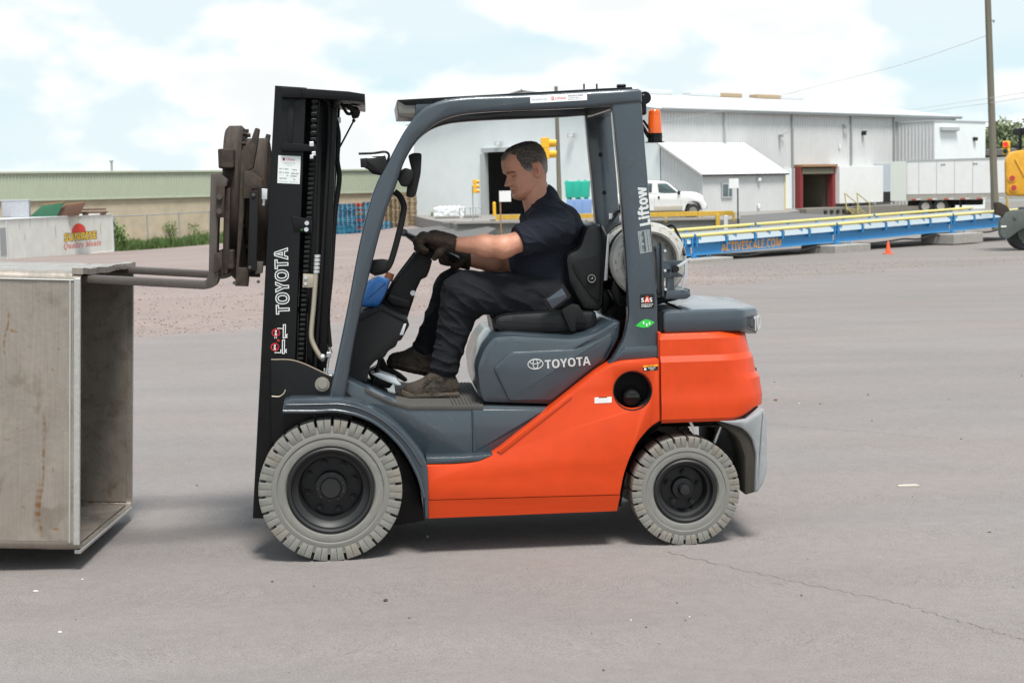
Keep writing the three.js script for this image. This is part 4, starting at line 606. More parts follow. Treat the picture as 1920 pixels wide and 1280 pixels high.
  sticker('check_mark', [563, 432], [568, 432], [563, 426], 0.4368, 64, 64, (c) => { c.clearRect(0, 0, 64, 64); c.strokeStyle = '#2d9c4a'; c.lineWidth = 10; c.beginPath(); c.moveTo(6, 40); c.lineTo(24, 56); c.lineTo(58, 30); c.stroke(); }, m, true);
}
// ---------------------------------------------------------------- rotator and fork carriage
{
  const r = group('rotator');
  const c = L(450, 380, 0.0);
  const disc = (rad, x0, x1, ch) => creased(lathe([[0.001, x0], [rad - ch, x0], [rad, x0 + ch], [rad, x1 - ch], [rad - ch, x1], [0.001, x1]], 72).rotateZ(-Math.PI / 2).translate(c.x, c.y, 0), 0.4);
  const tiltUp = 0.05;
  part('rotator_disc', disc(0.372, -0.05, 0.035, 0.014), M.rust, r);
  part('rotator_housing', disc(0.31, 0.035, 0.15, 0.01), M.rust, r);
  const bolts = []; for (let i = 0; i < 20; i++) { const t = i / 20 * 2 * Math.PI; bolts.push(cyl(0.011, 0.011, 0.02, 6).rotateZ(Math.PI / 2).translate(c.x + 0.044, c.y + Math.cos(t) * 0.345, Math.sin(t) * 0.345)); }
  for (const b of bolts) part('flange_bolt', b, M.rust, r);
  part('side_plate', slab([[470, 262], [478, 239, 3], [486, 241, 3], [482, 268], [474, 315], [461, 322], [457, 400], [447, 500], [448, 502], [467, 502], [464, 537], [440, 536], [446, 420], [452, 283]], 0.42, 0.36, 0.005), M.rust, r);
  part('side_plate', extrude(XY([[470, 262], [478, 239], [486, 241], [482, 268], [469, 315], [457, 400], [467, 502], [464, 537], [440, 536], [452, 283]], 0.42), -0.42, -0.36, 0.005), M.rust, r);
  part('hook_plate', slab([[457, 320], [470, 320], [491, 337], [491, 352], [471, 354], [470, 372], [456, 372]], 0.45, 0.38, 0.004), M.rust, r);
  part('hook_bar', slab([[468, 357, 3], [484, 357, 3], [480, 508, 3], [463, 507, 3]], 0.475, 0.43, 0.005), M.blackSoft, r);
  part('hook_block', join([slab([[490, 353], [501, 354], [500, 374], [490, 374]], 0.45, 0.40, 0.003), rod(L(494, 374, 0.43), L(493, 385, 0.43), 0.008)]), M.zinc, r);
  part('lower_block', slab([[480, 490], [493, 491], [491, 512], [478, 514]], 0.45, 0.40, 0.003), M.forkSteel, r);
  for (const [a, b] of [[475, 365], [468, 501], [439, 530], [484, 528]]) part('plate_bolt', zcyl(0.008, 0.014, ...L(a, b, 0.476).toArray(), 8), M.forkSteel, r);
  for (const y of [300, 480]) { const p = L(445, y, 0); part('carriage_bar', box(0.07, 0.09, 0.82, p.x - 0.02, p.y, 0, 0.008), M.rust, r); }
  const f = group('fork_carriage');
  part('back_bar', slab([[420, 353], [432, 353], [426, 515], [416, 512]], 0.42, 0.33, 0.004), M.rust, f); part('back_bar', extrude(XY([[420, 353], [432, 353], [426, 515], [416, 512]], 0.42), -0.5, -0.41, 0.004), M.rust, f);
  for (const y of [372, 488]) { const p = L(424, y, 0); part('fork_bar', box(0.045, 0.11, 0.95, p.x, p.y, -0.03, 0.006), M.rust, f); }
  for (const z of [0.405, -0.46]) {
    // fork: shank, heel and tapering blade, traced on the near fork
    const pts = rounded(XY([[397, 326, 3], [412, 324, 4], [428, 337, 4], [426, 349], [412, 355], [408, 470], [412, 519, 10], [406, 536, 12], [387, 541, 6], [150, 528], [60, 523], [60, 517], [150, 515], [386, 527, 8], [393, 515, 8]], 0.405));
    part('fork', extrude(pts, z - 0.06, z + 0.06, 0.0025), M.forkSteel, f);
  }
  part('fork_hook', slab([[406, 347], [421, 349], [419, 408], [405, 408]], 0.48, 0.465, 0.003), M.rust, f);
  for (const [a, b] of [[411, 369], [411, 396]]) part('hook_bolt', zcyl(0.013, 0.02, ...L(a, b, 0.484).toArray(), 8), M.forkSteel, f);
  part('fork_stop', slab([[402, 475], [416, 471], [416, 501], [401, 513]], 0.48, 0.465, 0.003), M.rust, f);
}
// ================================================================ the steel bin on the forks: a box lying on its side, open towards the truck
{
  const A = at(150, 519, 7.08), B = at(148, 1040, 7.06), C = at(249, 486, 8.20), D = at(247, 945, 8.17);
  const up = A.clone().sub(B).add(C.clone().sub(D)).normalize(), dep = C.clone().sub(A).add(D.clone().sub(B)); dep.addScaledVector(up, -dep.dot(up)); const W = dep.length() / 2; dep.normalize();
  const H = (A.distanceTo(B) + C.distanceTo(D)) / 2, left = V(0, 0, 0).crossVectors(dep, up).normalize();           // away from the truck
  if (left.x > 0) left.negate();
  const Len = 1.25, T = 0.012;
  const bin = thing('steel_bin', 'scuffed stainless steel bin lying on its side upon the forks', 'bin');
  // own axes: x along the length (to the left), y up, z towards the camera
  const Z = dep.clone().negate(), X = V(0, 0, 0).crossVectors(up, Z).normalize();      // X to the right: out of the open end
  const centre = A.clone().add(B).add(C).add(D).multiplyScalar(0.25).addScaledVector(up, -H / 2);
  bin.matrixAutoUpdate = true; const mt = new THREE.Matrix4().makeBasis(X, up, Z).setPosition(centre); mt.decompose(bin.position, bin.quaternion, bin.scale);
  const skin = (seed, warm, rusty) => dataTex(1024, (u, v, i, j) => {
    const brush = 0.10 * n2(u * 160 + seed, v * 3) + 0.06 * n2(u * 420, v * 5 + seed), cloud = tile(u, v, 3, seed, 5), fine = tile(u, v, 20, seed + 3, 4); let c = 0.82 + 0.6 * brush + 0.12 * cloud + 0.05 * fine, r = c * (1 + warm), g = c, b = c * (1 - warm * 1.3);
    // blotches of rust and grime, each with its own outline
    const s = fbm2(u * 9 + seed * 3, v * 14 + 2, 5); if (s > 0.53 - rusty) { const k = sstep(0.53 - rusty, 0.68 - rusty, s); r = lerp(r, 0.62, k * 0.7); g = lerp(g, 0.42, k * 0.75); b = lerp(b, 0.24, k * 0.8); }
    const q = fbm2(u * 4 - seed, v * 4 + 9, 5); if (q > 0.22) { const k = sstep(0.22, 0.55, q) * 0.22; r *= 1 - k; g *= 1 - k * 1.1; b *= 1 - k * 1.25; }
    // runs of rust
    for (const [u0, v0, v1, w] of [[0.845, 0.05, 0.47, 0.0045], [0.838, 0.09, 0.25, 0.009], [0.72, 0.62, 0.80, 0.004]]) { const du = Math.abs(u - u0 - 0.012 * n2(v * 5, u0 * 9) - (v - v0) * 0.03), in_ = sstep(v0 - 0.02, v0 + 0.02, v) * (1 - sstep(v1 - 0.08, v1, v)); const k = in_ * (1 - sstep(w * 0.3, w * 1.6, du)) * (0.5 + 0.5 * n2(v * 40, u0)) * 0.9; if (k > 0) { r = lerp(r, 0.52, k); g = lerp(g, 0.24, k); b = lerp(b, 0.06, k); } }
    return [r, g, b];
  });
  const out = std({ color: lin(0.365, 0.325, 0.285), map: skin(13, 0.025, 0.0), metalness: 0.35, roughness: 0.55, roughnessMap: roughTex, bumpMap: fineBump, bumpScale: 0.0008 });
  // walls: outer skin with rounded long edges, drawn as a section extruded along the length
  const R = 0.045, hw = W / 2, ring = (r, o) => rounded([[-hw + o, 0 + o, r], [hw - o, 0 + o, r], [hw - o, H - o, r], [-hw + o, H - o, r]].map((p) => [p[0], p[1], p[2]]), 8);
  // near wall, far wall, top and bottom as separate bent sheets
  const sheet = (pts, name, mat, uvf) => { // pts: section line in (z, y); swept along x, with thickness
    const n = pts.length, seg = 40, pos = [], uv = [], idx = [];
    for (let k = 0; k < 2; k++) for (let s = 0; s <= seg; s++) { const x = -Len * s / seg; for (let i = 0; i < n; i++) { const p = pts[i], a = pts[Math.max(0, i - 1)], b = pts[Math.min(n - 1, i + 1)], tx = b[0] - a[0], ty = b[1] - a[1], l = Math.hypot(tx, ty) || 1, o = k ? T : 0; const den = 0.004 * fbm2(x * 3 + p[0] * 2, p[1] * 3 + 5, 3); const z = p[0] + ty / l * (o + den), y = p[1] - tx / l * (o + den); pos.push(x, y, z); uv.push(...uvf(x, y, z)); } }
    const S = (seg + 1) * n; for (let k = 0; k < 2; k++) for (let s = 0; s < seg; s++) for (let i = 0; i < n - 1; i++) { const a = k * S + s * n + i, b = a + 1, c = a + n, d = c + 1; if (k) idx.push(a, b, c, b, d, c); else idx.push(a, c, b, b, c, d); }
    for (const s of [0, seg]) for (let i = 0; i < n - 1; i++) { const a = s * n + i, b = a + 1, c = S + a, d = S + b; if (s) idx.push(a, c, b, b, c, d); else idx.push(a, b, c, b, d, c); }
    const g = new THREE.BufferGeometry(); g.setAttribute('position', new THREE.Float32BufferAttribute(pos, 3)); g.setAttribute('uv', new THREE.Float32BufferAttribute(uv, 2)); g.setIndex(idx); return mesh(name, creased(g.toNonIndexed(), 0.7), mat, bin);
  };
  const arc = (cz, cy, a0, a1) => Array.from({ length: 9 }, (_, i) => { const t = a0 + (a1 - a0) * i / 8; return [cz + R * Math.cos(t), cy + R * Math.sin(t)]; });
  const uvSide = (x, y) => [(x + Len) / 1.25 * 0.98, y / 1.45], uvTop = (x, y, z) => [(x + Len) / 1.25, z / 1.4 + 0.5], hp = Math.PI / 2;
  const line = (a, b, n = 12) => Array.from({ length: n + 1 }, (_, i) => [lerp(a[0], b[0], i / n), lerp(a[1], b[1], i / n)]);
  sheet([...line([hw, R + 0.001], [hw, H - R - 0.001])].reverse(), 'side_wall', out, uvSide);
  sheet([...arc(hw - R, H - R, 0, hp), ...line([hw - R - 0.02, H], [-hw + R + 0.02, H]), ...arc(-hw + R, H - R, hp, Math.PI)].reverse(), 'top_wall', out, uvTop);
  sheet([...line([-hw, H - R - 0.001], [-hw, R + 0.001])].reverse(), 'side_wall', out, uvSide);
  sheet([...arc(-hw + R, R, Math.PI, Math.PI + hp), ...line([-hw + R + 0.02, 0], [hw - R - 0.02, 0]), ...arc(hw - R, R, -hp, 0)].reverse(), 'bottom_wall', out, uvTop);
  // inner lining, just inside the skin, and the closed end
  const lining = []; const o = T + 0.004;
  lining.push(box(Len - 0.03, 0.004, W - 0.06, -Len / 2 - 0.01, o + 0.004, 0), box(Len - 0.03, 0.004, W - 0.06, -Len / 2 - 0.01, H - o - 0.004, 0), box(Len - 0.03, H - 0.06, 0.004, -Len / 2 - 0.01, H / 2, hw - o - 0.004), box(Len - 0.03, H - 0.06, 0.004, -Len / 2 - 0.01, H / 2, -hw + o + 0.004));
  mesh('inner_lining', join(lining), out, bin);
  mesh('end_wall', box(0.02, H - 0.02, W - 0.02, -Len + 0.012, H / 2, 0, 0.008), out, bin);
  // folded rim round the opening: four flat bars with mitred look, the near one with a weld bead
  const rimM = std({ color: lin(0.50, 0.485, 0.46), map: rep(wearTex, 4), metalness: 0.5, roughness: 0.42 });
  const bars = [[box(0.03, H - 0.06, 0.02, -0.012, H / 2, hw + 0.002, 0.006), 'rim_bar'], [box(0.03, H - 0.06, 0.02, -0.012, H / 2, -hw - 0.002, 0.006), 'rim_bar'], [box(0.03, 0.02, W - 0.02, -0.012, -0.004, 0, 0.006), 'rim_bar']];
  for (const [g, n] of bars) mesh(n, g, rimM, bin);
  { // the upper rim is bent and nicked by the forks
    const g = new THREE.BoxGeometry(0.05, 0.028, W, 1, 1, 40), p = g.attributes.position; for (let i = 0; i < p.count; i++) { const z = p.getZ(i); p.setY(i, p.getY(i) + 0.006 * n2(z * 2.5, 3) + 0.0016 * n2(z * 13, 9) + 0.006 * sstep(0.2, 0.5, Math.abs(z) / W)); p.setX(i, p.getX(i) + 0.006 * n2(z * 3, 17)); } g.computeVertexNormals(); g.setAttribute('uv', new THREE.Float32BufferAttribute(Array.from({ length: p.count }, (_, i) => [p.getX(i) + 0.5, p.getZ(i)]).flat(), 2)); mesh('rim_bar', creased(g.toNonIndexed(), 0.5).translate(-0.01, H - 0.006, 0), out, bin);
  }
  mesh('edge_seam', join([rod(V(-0.045, 0.04, hw + 0.001), V(-0.045, H - 0.04, hw + 0.001), 0.006, 8), rod(V(-0.02, H - R * 0.9, hw + 0.003), V(-Len, H - R * 0.9, hw + 0.003), 0.004, 8)]), rimM, bin);
}
// ================================================================ the driver
{
  const base = L(1010, 592, 0);      // on the seat
  const who = thing('person', 'driver in navy shirt and work gloves seated in forklift, looking down ahead', 'person', base.clone().applyMatrix4(truckMatrix)); who.rotation.y = YAW;
  const P = (px, py, z) => L(px, py, z);
  const put = (name, geo, mat, parent = who, label) => { const m = mesh(name, geo.translate(-base.x, -base.y, -base.z), mat, parent); if (label) m.userData.label = label; return m; };
  const skinTex = rep(dataTex(256, (u, v) => { const a = tile(u, v, 6, 71, 4), f = tile(u, v, 40, 73, 2); return [0.95 + 0.04 * a + 0.05 * f, 0.90 + 0.08 * a + 0.07 * f, 0.88 + 0.08 * a + 0.07 * f]; }), 5);
  const skin = phys({ color: lin(0.60, 0.30, 0.20), map: skinTex, roughness: 0.52, bumpMap: rep(fineBump, 9), bumpScale: 0.0005 });
  const navy = std({ color: lin(0.010, 0.0125, 0.024), roughness: 0.95, bumpMap: rep(clothBump, 14), bumpScale: 0.0006, map: rep(wearTex, 4) });
  const denim = std({ color: lin(0.0065, 0.0075, 0.011), roughness: 0.97, bumpMap: rep(clothBump, 10), bumpScale: 0.0008, map: rep(dataTex(256, (u, v) => { const a = tile(u, v, 5, 81, 4); return [0.85 + 0.25 * a, 0.85 + 0.22 * a, 0.85 + 0.18 * a]; }), 2.5) });
  const glove = std({ color: lin(0.040, 0.024, 0.014), roughness: 0.85, bumpMap: rep(fineBump, 10), bumpScale: 0.001, map: rep(dataTex(256, (u, v) => { const a = tile(u, v, 6, 91, 4); return [0.8 + 0.7 * a, 0.8 + 0.6 * a, 0.8 + 0.5 * a]; }), 6) });
  const boot = std({ color: lin(0.055, 0.043, 0.032), roughness: 0.85, bumpMap: rep(fineBump, 8), bumpScale: 0.0015, map: rep(dataTex(256, (u, v) => { const a = tile(u, v, 6, 95, 4); return [0.75 + 0.6 * a, 0.74 + 0.55 * a, 0.72 + 0.5 * a]; }), 5) });
  const hairM = std({ color: lin(1, 1, 1), vertexColors: true, roughness: 0.75 });

  // joints
  const J = {
    sN: P(1042, 428, 0.185), eN: P(944, 463, 0.265), wN: P(852, 457, 0.165), sF: P(1032, 425, -0.18), eF: P(955, 497, -0.24), wF: P(876, 487, -0.13),
    hN: P(1020, 562, 0.10), kN: P(866, 549, 0.135), aN: P(833, 695, 0.12), hF: P(1020, 555, -0.10), kF: P(850, 541, -0.13), aF: P(794, 655, -0.12),
  };
  // ---- body: torso, arms, neck and legs as one field
  const neckA = P(1012, 388, 0.01), neckB = P(996, 336, 0.01);
  const bodyF = blend([capsule(P(1030, 545, 0), P(1022, 480, 0), 0.12, 0.13), capsule(P(1022, 480, 0), P(1030, 425, 0), 0.13, 0.12), capsule(P(1028, 418, 0.13), P(1028, 418, -0.13), 0.075, 0.075), capsule(neckA, neckB, 0.078, 0.068),
    capsule(J.sN, J.eN, 0.058, 0.050), capsule(J.eN, J.wN.clone().lerp(J.eN, 0.62), 0.050, 0.051), capsule(J.wN.clone().lerp(J.eN, 0.62), J.wN, 0.050, 0.034), capsule(J.sF, J.eF, 0.056, 0.048), capsule(J.eF, J.wF.clone().lerp(J.eF, 0.6), 0.046, 0.046), capsule(J.wF.clone().lerp(J.eF, 0.6), J.wF, 0.046, 0.033),
    capsule(J.hN, J.kN, 0.08, 0.055), capsule(J.kN, J.aN, 0.055, 0.04), capsule(J.hF, J.kF, 0.08, 0.055), capsule(J.kF, J.aF, 0.055, 0.04)], 0.035);
  const bodyG = netMesh((x, y, z) => bodyF(x, y, z) + 0.0012 * n3(x * 26, y * 26, z * 26), P(775, 720, 0).add(V(0, -0.05, -0.36)), P(1110, 330, 0).add(V(0.03, 0.0, 0.36)), 0.011);

  // ---- head: rings round a profile, features added as bumps on the face; own axes: -x ahead, y up from the chin
  const tiltA = 0.30, turnA = 0.26, HC = P(983, 316, 0.01);      // nods down, turned a little to the camera
  const prof = [ // y, front, back, half width (metres, chin at 0)
    [-0.020, -0.040, 0.030, 0.026], [-0.010, -0.068, 0.048, 0.042], [0.004, -0.088, 0.050, 0.052], [0.018, -0.093, 0.068, 0.063], [0.034, -0.090, 0.078, 0.068], [0.055, -0.089, 0.086, 0.071], [0.075, -0.088, 0.094, 0.070], [0.095, -0.087, 0.102, 0.073], [0.115, -0.089, 0.108, 0.075], [0.135, -0.097, 0.112, 0.077], [0.155, -0.098, 0.113, 0.078], [0.175, -0.094, 0.111, 0.077], [0.195, -0.085, 0.104, 0.072], [0.212, -0.068, 0.090, 0.062], [0.225, -0.045, 0.068, 0.046], [0.233, -0.016, 0.040, 0.026], [0.235, 0.010, 0.014, 0.004]];
  const sample = (y) => { let i = 0; while (i < prof.length - 2 && y > prof[i + 1][0]) i++; const a = prof[i], b = prof[i + 1], t = sstep(0, 1, (y - a[0]) / (b[0] - a[0])) * 0.35 + 0.65 * (y - a[0]) / (b[0] - a[0]); return [lerp(a[1], b[1], t), lerp(a[2], b[2], t), lerp(a[3], b[3], t)]; };
  const gs = (v, c, w) => Math.exp(-((v - c) ** 2) / (2 * w * w));
  function headPoint(th, y, out = 0) { // th: 0 ahead
    const [f, b, w] = sample(y), cx = (f + b) / 2 + 0.008, c = Math.cos(th), s = Math.sin(th), rx = c > 0 ? cx - f : b - cx, pw = c > 0 ? 0.86 : 0.92;
    let x = cx - Math.sign(c) * Math.pow(Math.abs(c), pw) * rx, z = Math.sign(s) * Math.pow(Math.abs(s), pw) * w;
    if (c > 0) {
      const az = Math.abs(z); let o = 0;
      o += 0.025 * gs(z, 0, 0.0095 + 0.005 * sstep(0.10, 0.075, y)) * sstep(0.124, 0.078, y) * sstep(0.061, 0.073, y);    // nose
      o += 0.008 * gs(az, 0.0125, 0.006) * gs(y, 0.072, 0.007);                                                      // nostril wings
      o += 0.006 * gs(az, 0.026, 0.022) * gs(y, 0.128, 0.008);                                                       // brow
      o -= 0.017 * gs(az, 0.033, 0.013) * gs(y, 0.108, 0.011);                                                       // eye sockets
      o += 0.0095 * gs(az, 0.033, 0.0095) * gs(y, 0.106, 0.0055);                                                       // lids
      o -= 0.004 * gs(az, 0.033, 0.013) * gs(y, 0.1035, 0.0018);
      o += 0.006 * gs(z, 0, 0.018) * gs(y, 0.048, 0.005) - 0.006 * gs(z, 0, 0.021) * gs(y, 0.0415, 0.0022) + 0.005 * gs(z, 0, 0.017) * gs(y, 0.035, 0.005) - 0.005 * gs(z, 0, 0.022) * gs(y, 0.026, 0.005);   // lips
      o += 0.006 * gs(z, 0, 0.02) * gs(y, 0.010, 0.010);                                                             // chin
      o += 0.007 * gs(az, 0.045, 0.016) * gs(y, 0.083, 0.016);                                                       // cheeks
      o -= 0.0035 * gs(az - 0.020 - (0.075 - y) * 0.45, 0, 0.0035) * sstep(0.036, 0.046, y) * sstep(0.084, 0.07, y);     // fold beside the mouth
      o -= 0.0011 * Math.max(0, Math.sin(y * 420)) * gs(z, 0, 0.035) * sstep(0.145, 0.155, y) * sstep(0.192, 0.18, y);                // brow lines
      o -= 0.0016 * gs(az, 0.058, 0.008) * Math.max(0, Math.sin((y + az * 0.5) * 520)) * gs(y, 0.105, 0.012);       // crow's feet
      x -= o;
    }
    const sx = (x - cx), sl = Math.hypot(sx, z) || 1; if (out) { x += out * sx / sl; z += out * z / sl; y += out * 0.55 * sstep(0.17, 0.235, y); }
    return [x, y, z];
  }
  function place(p) { // head axes to the truck's: turn, nod, move
    const q = V(p[0], p[1] - 0.12, p[2]); q.applyAxisAngle(V(0, 1, 0), turnA); q.applyAxisAngle(V(0, 0, 1), tiltA); q.multiplyScalar(1.075); return q.add(HC); }
  const NT = 120, NY = 130, hp = [], hu = [], hi = [];
  for (let j = 0; j <= NY; j++) { const y = lerp(-0.020, 0.2349, j / NY); for (let i = 0; i < NT; i++) { const th = i / NT * 2 * Math.PI - Math.PI, q = place(headPoint(th, y)); hp.push(q.x, q.y, q.z); hu.push(th * 0.1, y); } }
  for (let j = 0; j < NY; j++) for (let i = 0; i < NT; i++) { const a = j * NT + i, b = j * NT + (i + 1) % NT, c = a + NT, d = b + NT; hi.push(a, c, b, b, c, d); }
  const hg = new THREE.BufferGeometry(); hg.setAttribute('position', new THREE.Float32BufferAttribute(hp, 3)); hg.setAttribute('uv', new THREE.Float32BufferAttribute(hu, 2)); hg.setIndex(hi); hg.computeVertexNormals();
  { const p = hg.attributes.position.array, a = V(p[0], p[1], p[2]), b = V(p[3 * NT * 60], p[3 * NT * 60 + 1], p[3 * NT * 60 + 2]); }
  // ears: a dished shell of several ridges
  const earG = [1, -1].map((s) => { const f = (x, y, z) => { const d = ellip(V(0, 0, 0), 0.021, 0.036, 0.012)(x, y, z), hole = ellip(V(-0.003, 0.001, 0.009), 0.010, 0.021, 0.010)(x, y, z), rim = ellip(V(-0.003, -0.006, 0.004), 0.0055, 0.012, 0.006)(x, y, z); return Math.min(Math.max(d, -hole), rim); };
    const g = netMesh(f, V(-0.026, -0.042, -0.018), V(0.026, 0.042, 0.018), 0.0022); g.rotateY(-0.35).rotateZ(-0.12); if (s < 0) { g.scale(1, 1, -1); const ix = g.index.array; for (let i = 0; i < ix.length; i += 3) { const t = ix[i]; ix[i] = ix[i + 1]; ix[i + 1] = t; } g.computeVertexNormals(); } const pos = g.attributes.position; for (let i = 0; i < pos.count; i++) { const q = place([pos.getX(i) + 0.026, pos.getY(i) + 0.098, pos.getZ(i) + s * 0.077]); pos.setXYZ(i, q.x, q.y, q.z); } g.computeVertexNormals(); return g; });
  const flipCheck = (g) => { // outward faces
    const p = g.attributes.position, n = g.attributes.normal; let s = 0; for (let i = 0; i < p.count; i += 7) s += (p.getX(i) - HC.x) * n.getX(i) + (p.getY(i) - HC.y) * n.getY(i) + (p.getZ(i) - HC.z) * n.getZ(i); if (s < 0) { const ix = g.index.array; for (let i = 0; i < ix.length; i += 3) { const t = ix[i]; ix[i] = ix[i + 1]; ix[i + 1] = t; } g.computeVertexNormals(); } return g; };
  flipCheck(hg);
  put('body', mergeGeometries([bodyG, hg, ...earG].map(clean)), skin);
  // eye slit and brow
  const eyes = [], brows = [];
  for (const s of [1, -1]) {
    const e = []; for (let i = 0; i <= 6; i++) { const t = i / 6, zz = s * lerp(0.022, 0.046, t); const th = Math.asin(clamp(zz / 0.074, -1, 1)); const q = headPoint(th * 0.9, 0.1032 + 0.0022 * Math.sin(t * Math.PI) - 0.002 * t); e.push(place([q[0] - 0.0004, q[1], q[2]])); } eyes.push(tube(e, 0.0016, 20, 6));
    const b = []; for (let i = 0; i <= 6; i++) { const t = i / 6, zz = s * lerp(0.016, 0.054, t); const th = Math.asin(clamp(zz / 0.076, -1, 1)); const q = headPoint(th * 0.9, 0.1245 + 0.004 * Math.sin(t * Math.PI) - 0.003 * t); b.push(place([q[0] - 0.0006, q[1], q[2]])); } brows.push(tube(b, 0.0028, 20, 6));
  }
  const darkLash = std({ color: lin(0.035, 0.022, 0.018), roughness: 0.6 });
  put('eye', join(eyes), darkLash); put('eyebrow', join(brows), std({ color: lin(0.12, 0.075, 0.05), roughness: 0.9 }));
  { const m = []; for (let i = -6; i <= 6; i++) { const zz = i / 6 * 0.021, q = headPoint(Math.asin(clamp(zz / 0.066, -1, 1)) * 0.9, 0.0412 - 0.002 * (i / 6) ** 2); m.push(place([q[0] - 0.0002, q[1], q[2]])); } put('mouth_line', tube(m, 0.0011, 30, 5), std({ color: lin(0.18, 0.065, 0.05), roughness: 0.6 })); }
  // hair: a cropped shell over the scalp with fine tufts
  {
    const line = (th) => { const a = Math.abs(th); // lowest height with hair for each bearing
      if (a < 0.32) return 0.186; if (a < 0.6) return lerp(0.186, 0.207, (a - 0.32) / 0.28); if (a < 1.02) return lerp(0.207, 0.190, (a - 0.6) / 0.42); if (a < 1.26) return lerp(0.190, 0.105, (a - 1.02) / 0.24); if (a < 1.55) return lerp(0.105, 0.092, (a - 1.26) / 0.29); if (a < 1.95) return lerp(0.128, 0.128, 1); if (a < 2.3) return lerp(0.125, 0.075, (a - 1.95) / 0.35); return 0.068; };
    const T2 = 200, Y2 = 110, pos = [], col = [], idx = [], keep = []; const uv = [];
    for (let j = 0; j <= Y2; j++) for (let i = 0; i < T2; i++) {
      const th = i / T2 * 2 * Math.PI - Math.PI, y = lerp(0.055, 0.2348, j / Y2), lim = line(th) + 0.006 * n2(th * 9, 4) + 0.004 * n2(th * 40, 7), inn = sstep(lim - 0.006, lim + 0.012, y), strand = 0.0022 * n3(th * 30, y * 70, 2) + 0.0012 * n3(th * 90, y * 60, 8);
      const q = place(headPoint(th, y, lerp(-0.004, 0.0032 + strand + 0.0015 * sstep(0.19, 0.22, y), inn))); pos.push(q.x, q.y, q.z); uv.push(th, y * 8);
      const a = Math.abs(th), grey = clamp(0.12 + 0.7 * sstep(1.7, 2.5, a) * sstep(0.19, 0.10, y) + 0.7 * sstep(0.13, 0.10, y) * (a < 1.7 ? 1 : 0.5) + 0.35 * (a < 0.8 ? 1 : 0) * sstep(0.225, 0.2, y) + 0.35 * n3(th * 50, y * 120, 3)); col.push(lerp(0.055, 0.32, grey), lerp(0.042, 0.29, grey), lerp(0.032, 0.26, grey)); keep.push(inn > 0.01);
    }
    for (let j = 0; j < Y2; j++) for (let i = 0; i < T2; i++) { const a = j * T2 + i, b = j * T2 + (i + 1) % T2, c = a + T2, d = b + T2; if (keep[a] || keep[b] || keep[c] || keep[d]) idx.push(a, c, b, b, c, d); }
    const g = new THREE.BufferGeometry(); g.setAttribute('position', new THREE.Float32BufferAttribute(pos, 3)); g.setAttribute('uv', new THREE.Float32BufferAttribute(uv, 2)); g.setAttribute('color', new THREE.Float32BufferAttribute(col, 3)); g.setIndex(idx); g.computeVertexNormals(); flipCheck(g);
    // short hairs standing off the scalp, thinner along the hairline
    const sp = [], sc = [], r = rng(404);
    for (let k = 0; k < 5200; k++) { const th = (r() * 2 - 1) * Math.PI, y = 0.06 + 0.175 * Math.pow(r(), 0.7), lim = line(th); if (y < lim - 0.004 + 0.010 * r()) continue; const a = headPoint(th, y, 0.002), b = headPoint(th + (r() - 0.5) * 0.05, y - 0.004 * r(), 0.009 + 0.005 * r()), q = headPoint(th + 0.014, y, 0.002), A = place(a), Bq = place([b[0] + 0.005, b[1], b[2]]), Q2 = place(q); sp.push(A.x, A.y, A.z, Q2.x, Q2.y, Q2.z, Bq.x, Bq.y, Bq.z); const al = Math.abs(th), gr = clamp(0.10 + 0.7 * sstep(1.7, 2.5, al) * sstep(0.19, 0.1, y) + 0.5 * sstep(0.13, 0.1, y) + 0.3 * (al < 0.8 ? 1 : 0) + 0.6 * (r() - 0.4)); for (let q3 = 0; q3 < 3; q3++) sc.push(lerp(0.05, 0.38, gr), lerp(0.037, 0.35, gr), lerp(0.028, 0.32, gr)); }
    const hs = new THREE.BufferGeometry(); hs.setAttribute('position', new THREE.Float32BufferAttribute(sp, 3)); hs.setAttribute('color', new THREE.Float32BufferAttribute(sc, 3)); hs.computeVertexNormals();
    const cap = g.toNonIndexed(); cap.deleteAttribute('uv');
    put('hair', mergeGeometries([cap, hs]), hairM);
  }
  // ---- shirt
  const folds = (x, y, z) => { const u = 0.88 * x - 0.47 * y, v = 0.88 * y + 0.47 * x; return 0.005 * n3(u * 5, v * 9, z * 6) - 0.007 * Math.pow(1 - Math.abs(n3(u * 4.5 + 2, v * 15, z * 5)), 4) + 0.003; };
  const sleeve = J.sN.clone().lerp(J.eN, 0.62), sleeveF = J.sF.clone().lerp(J.eF, 0.6);
  const armDir = J.eN.clone().sub(J.sN).normalize(), armDirF = J.eF.clone().sub(J.sF).normalize();
  const torso = blend([capsule(P(1040, 545, 0), P(1022, 492, 0), 0.15, 0.163), capsule(P(1022, 492, 0), P(1034, 438, 0), 0.163, 0.152), ellip(P(1034, 430, 0), 0.14, 0.13, 0.20), capsule(P(1024, 408, 0.12), P(1024, 408, -0.12), 0.082, 0.082), capsule(P(1016, 394, 0), P(1018, 372, 0.005), 0.090, 0.070), capsule(J.sN, sleeve, 0.088, 0.078), capsule(J.sF, sleeveF, 0.084, 0.075)], 0.05);
  const neckHole = capsule(P(996, 382, 0.008), P(975, 320, 0.01), 0.070, 0.17), cutN = (x, y, z) => (x - sleeve.x) * armDir.x + (y - sleeve.y) * armDir.y + (z - sleeve.z) * armDir.z - 0.03, cutF = (x, y, z) => (x - sleeveF.x) * armDirF.x + (y - sleeveF.y) * armDirF.y + (z - sleeveF.z) * armDirF.z - 0.03;
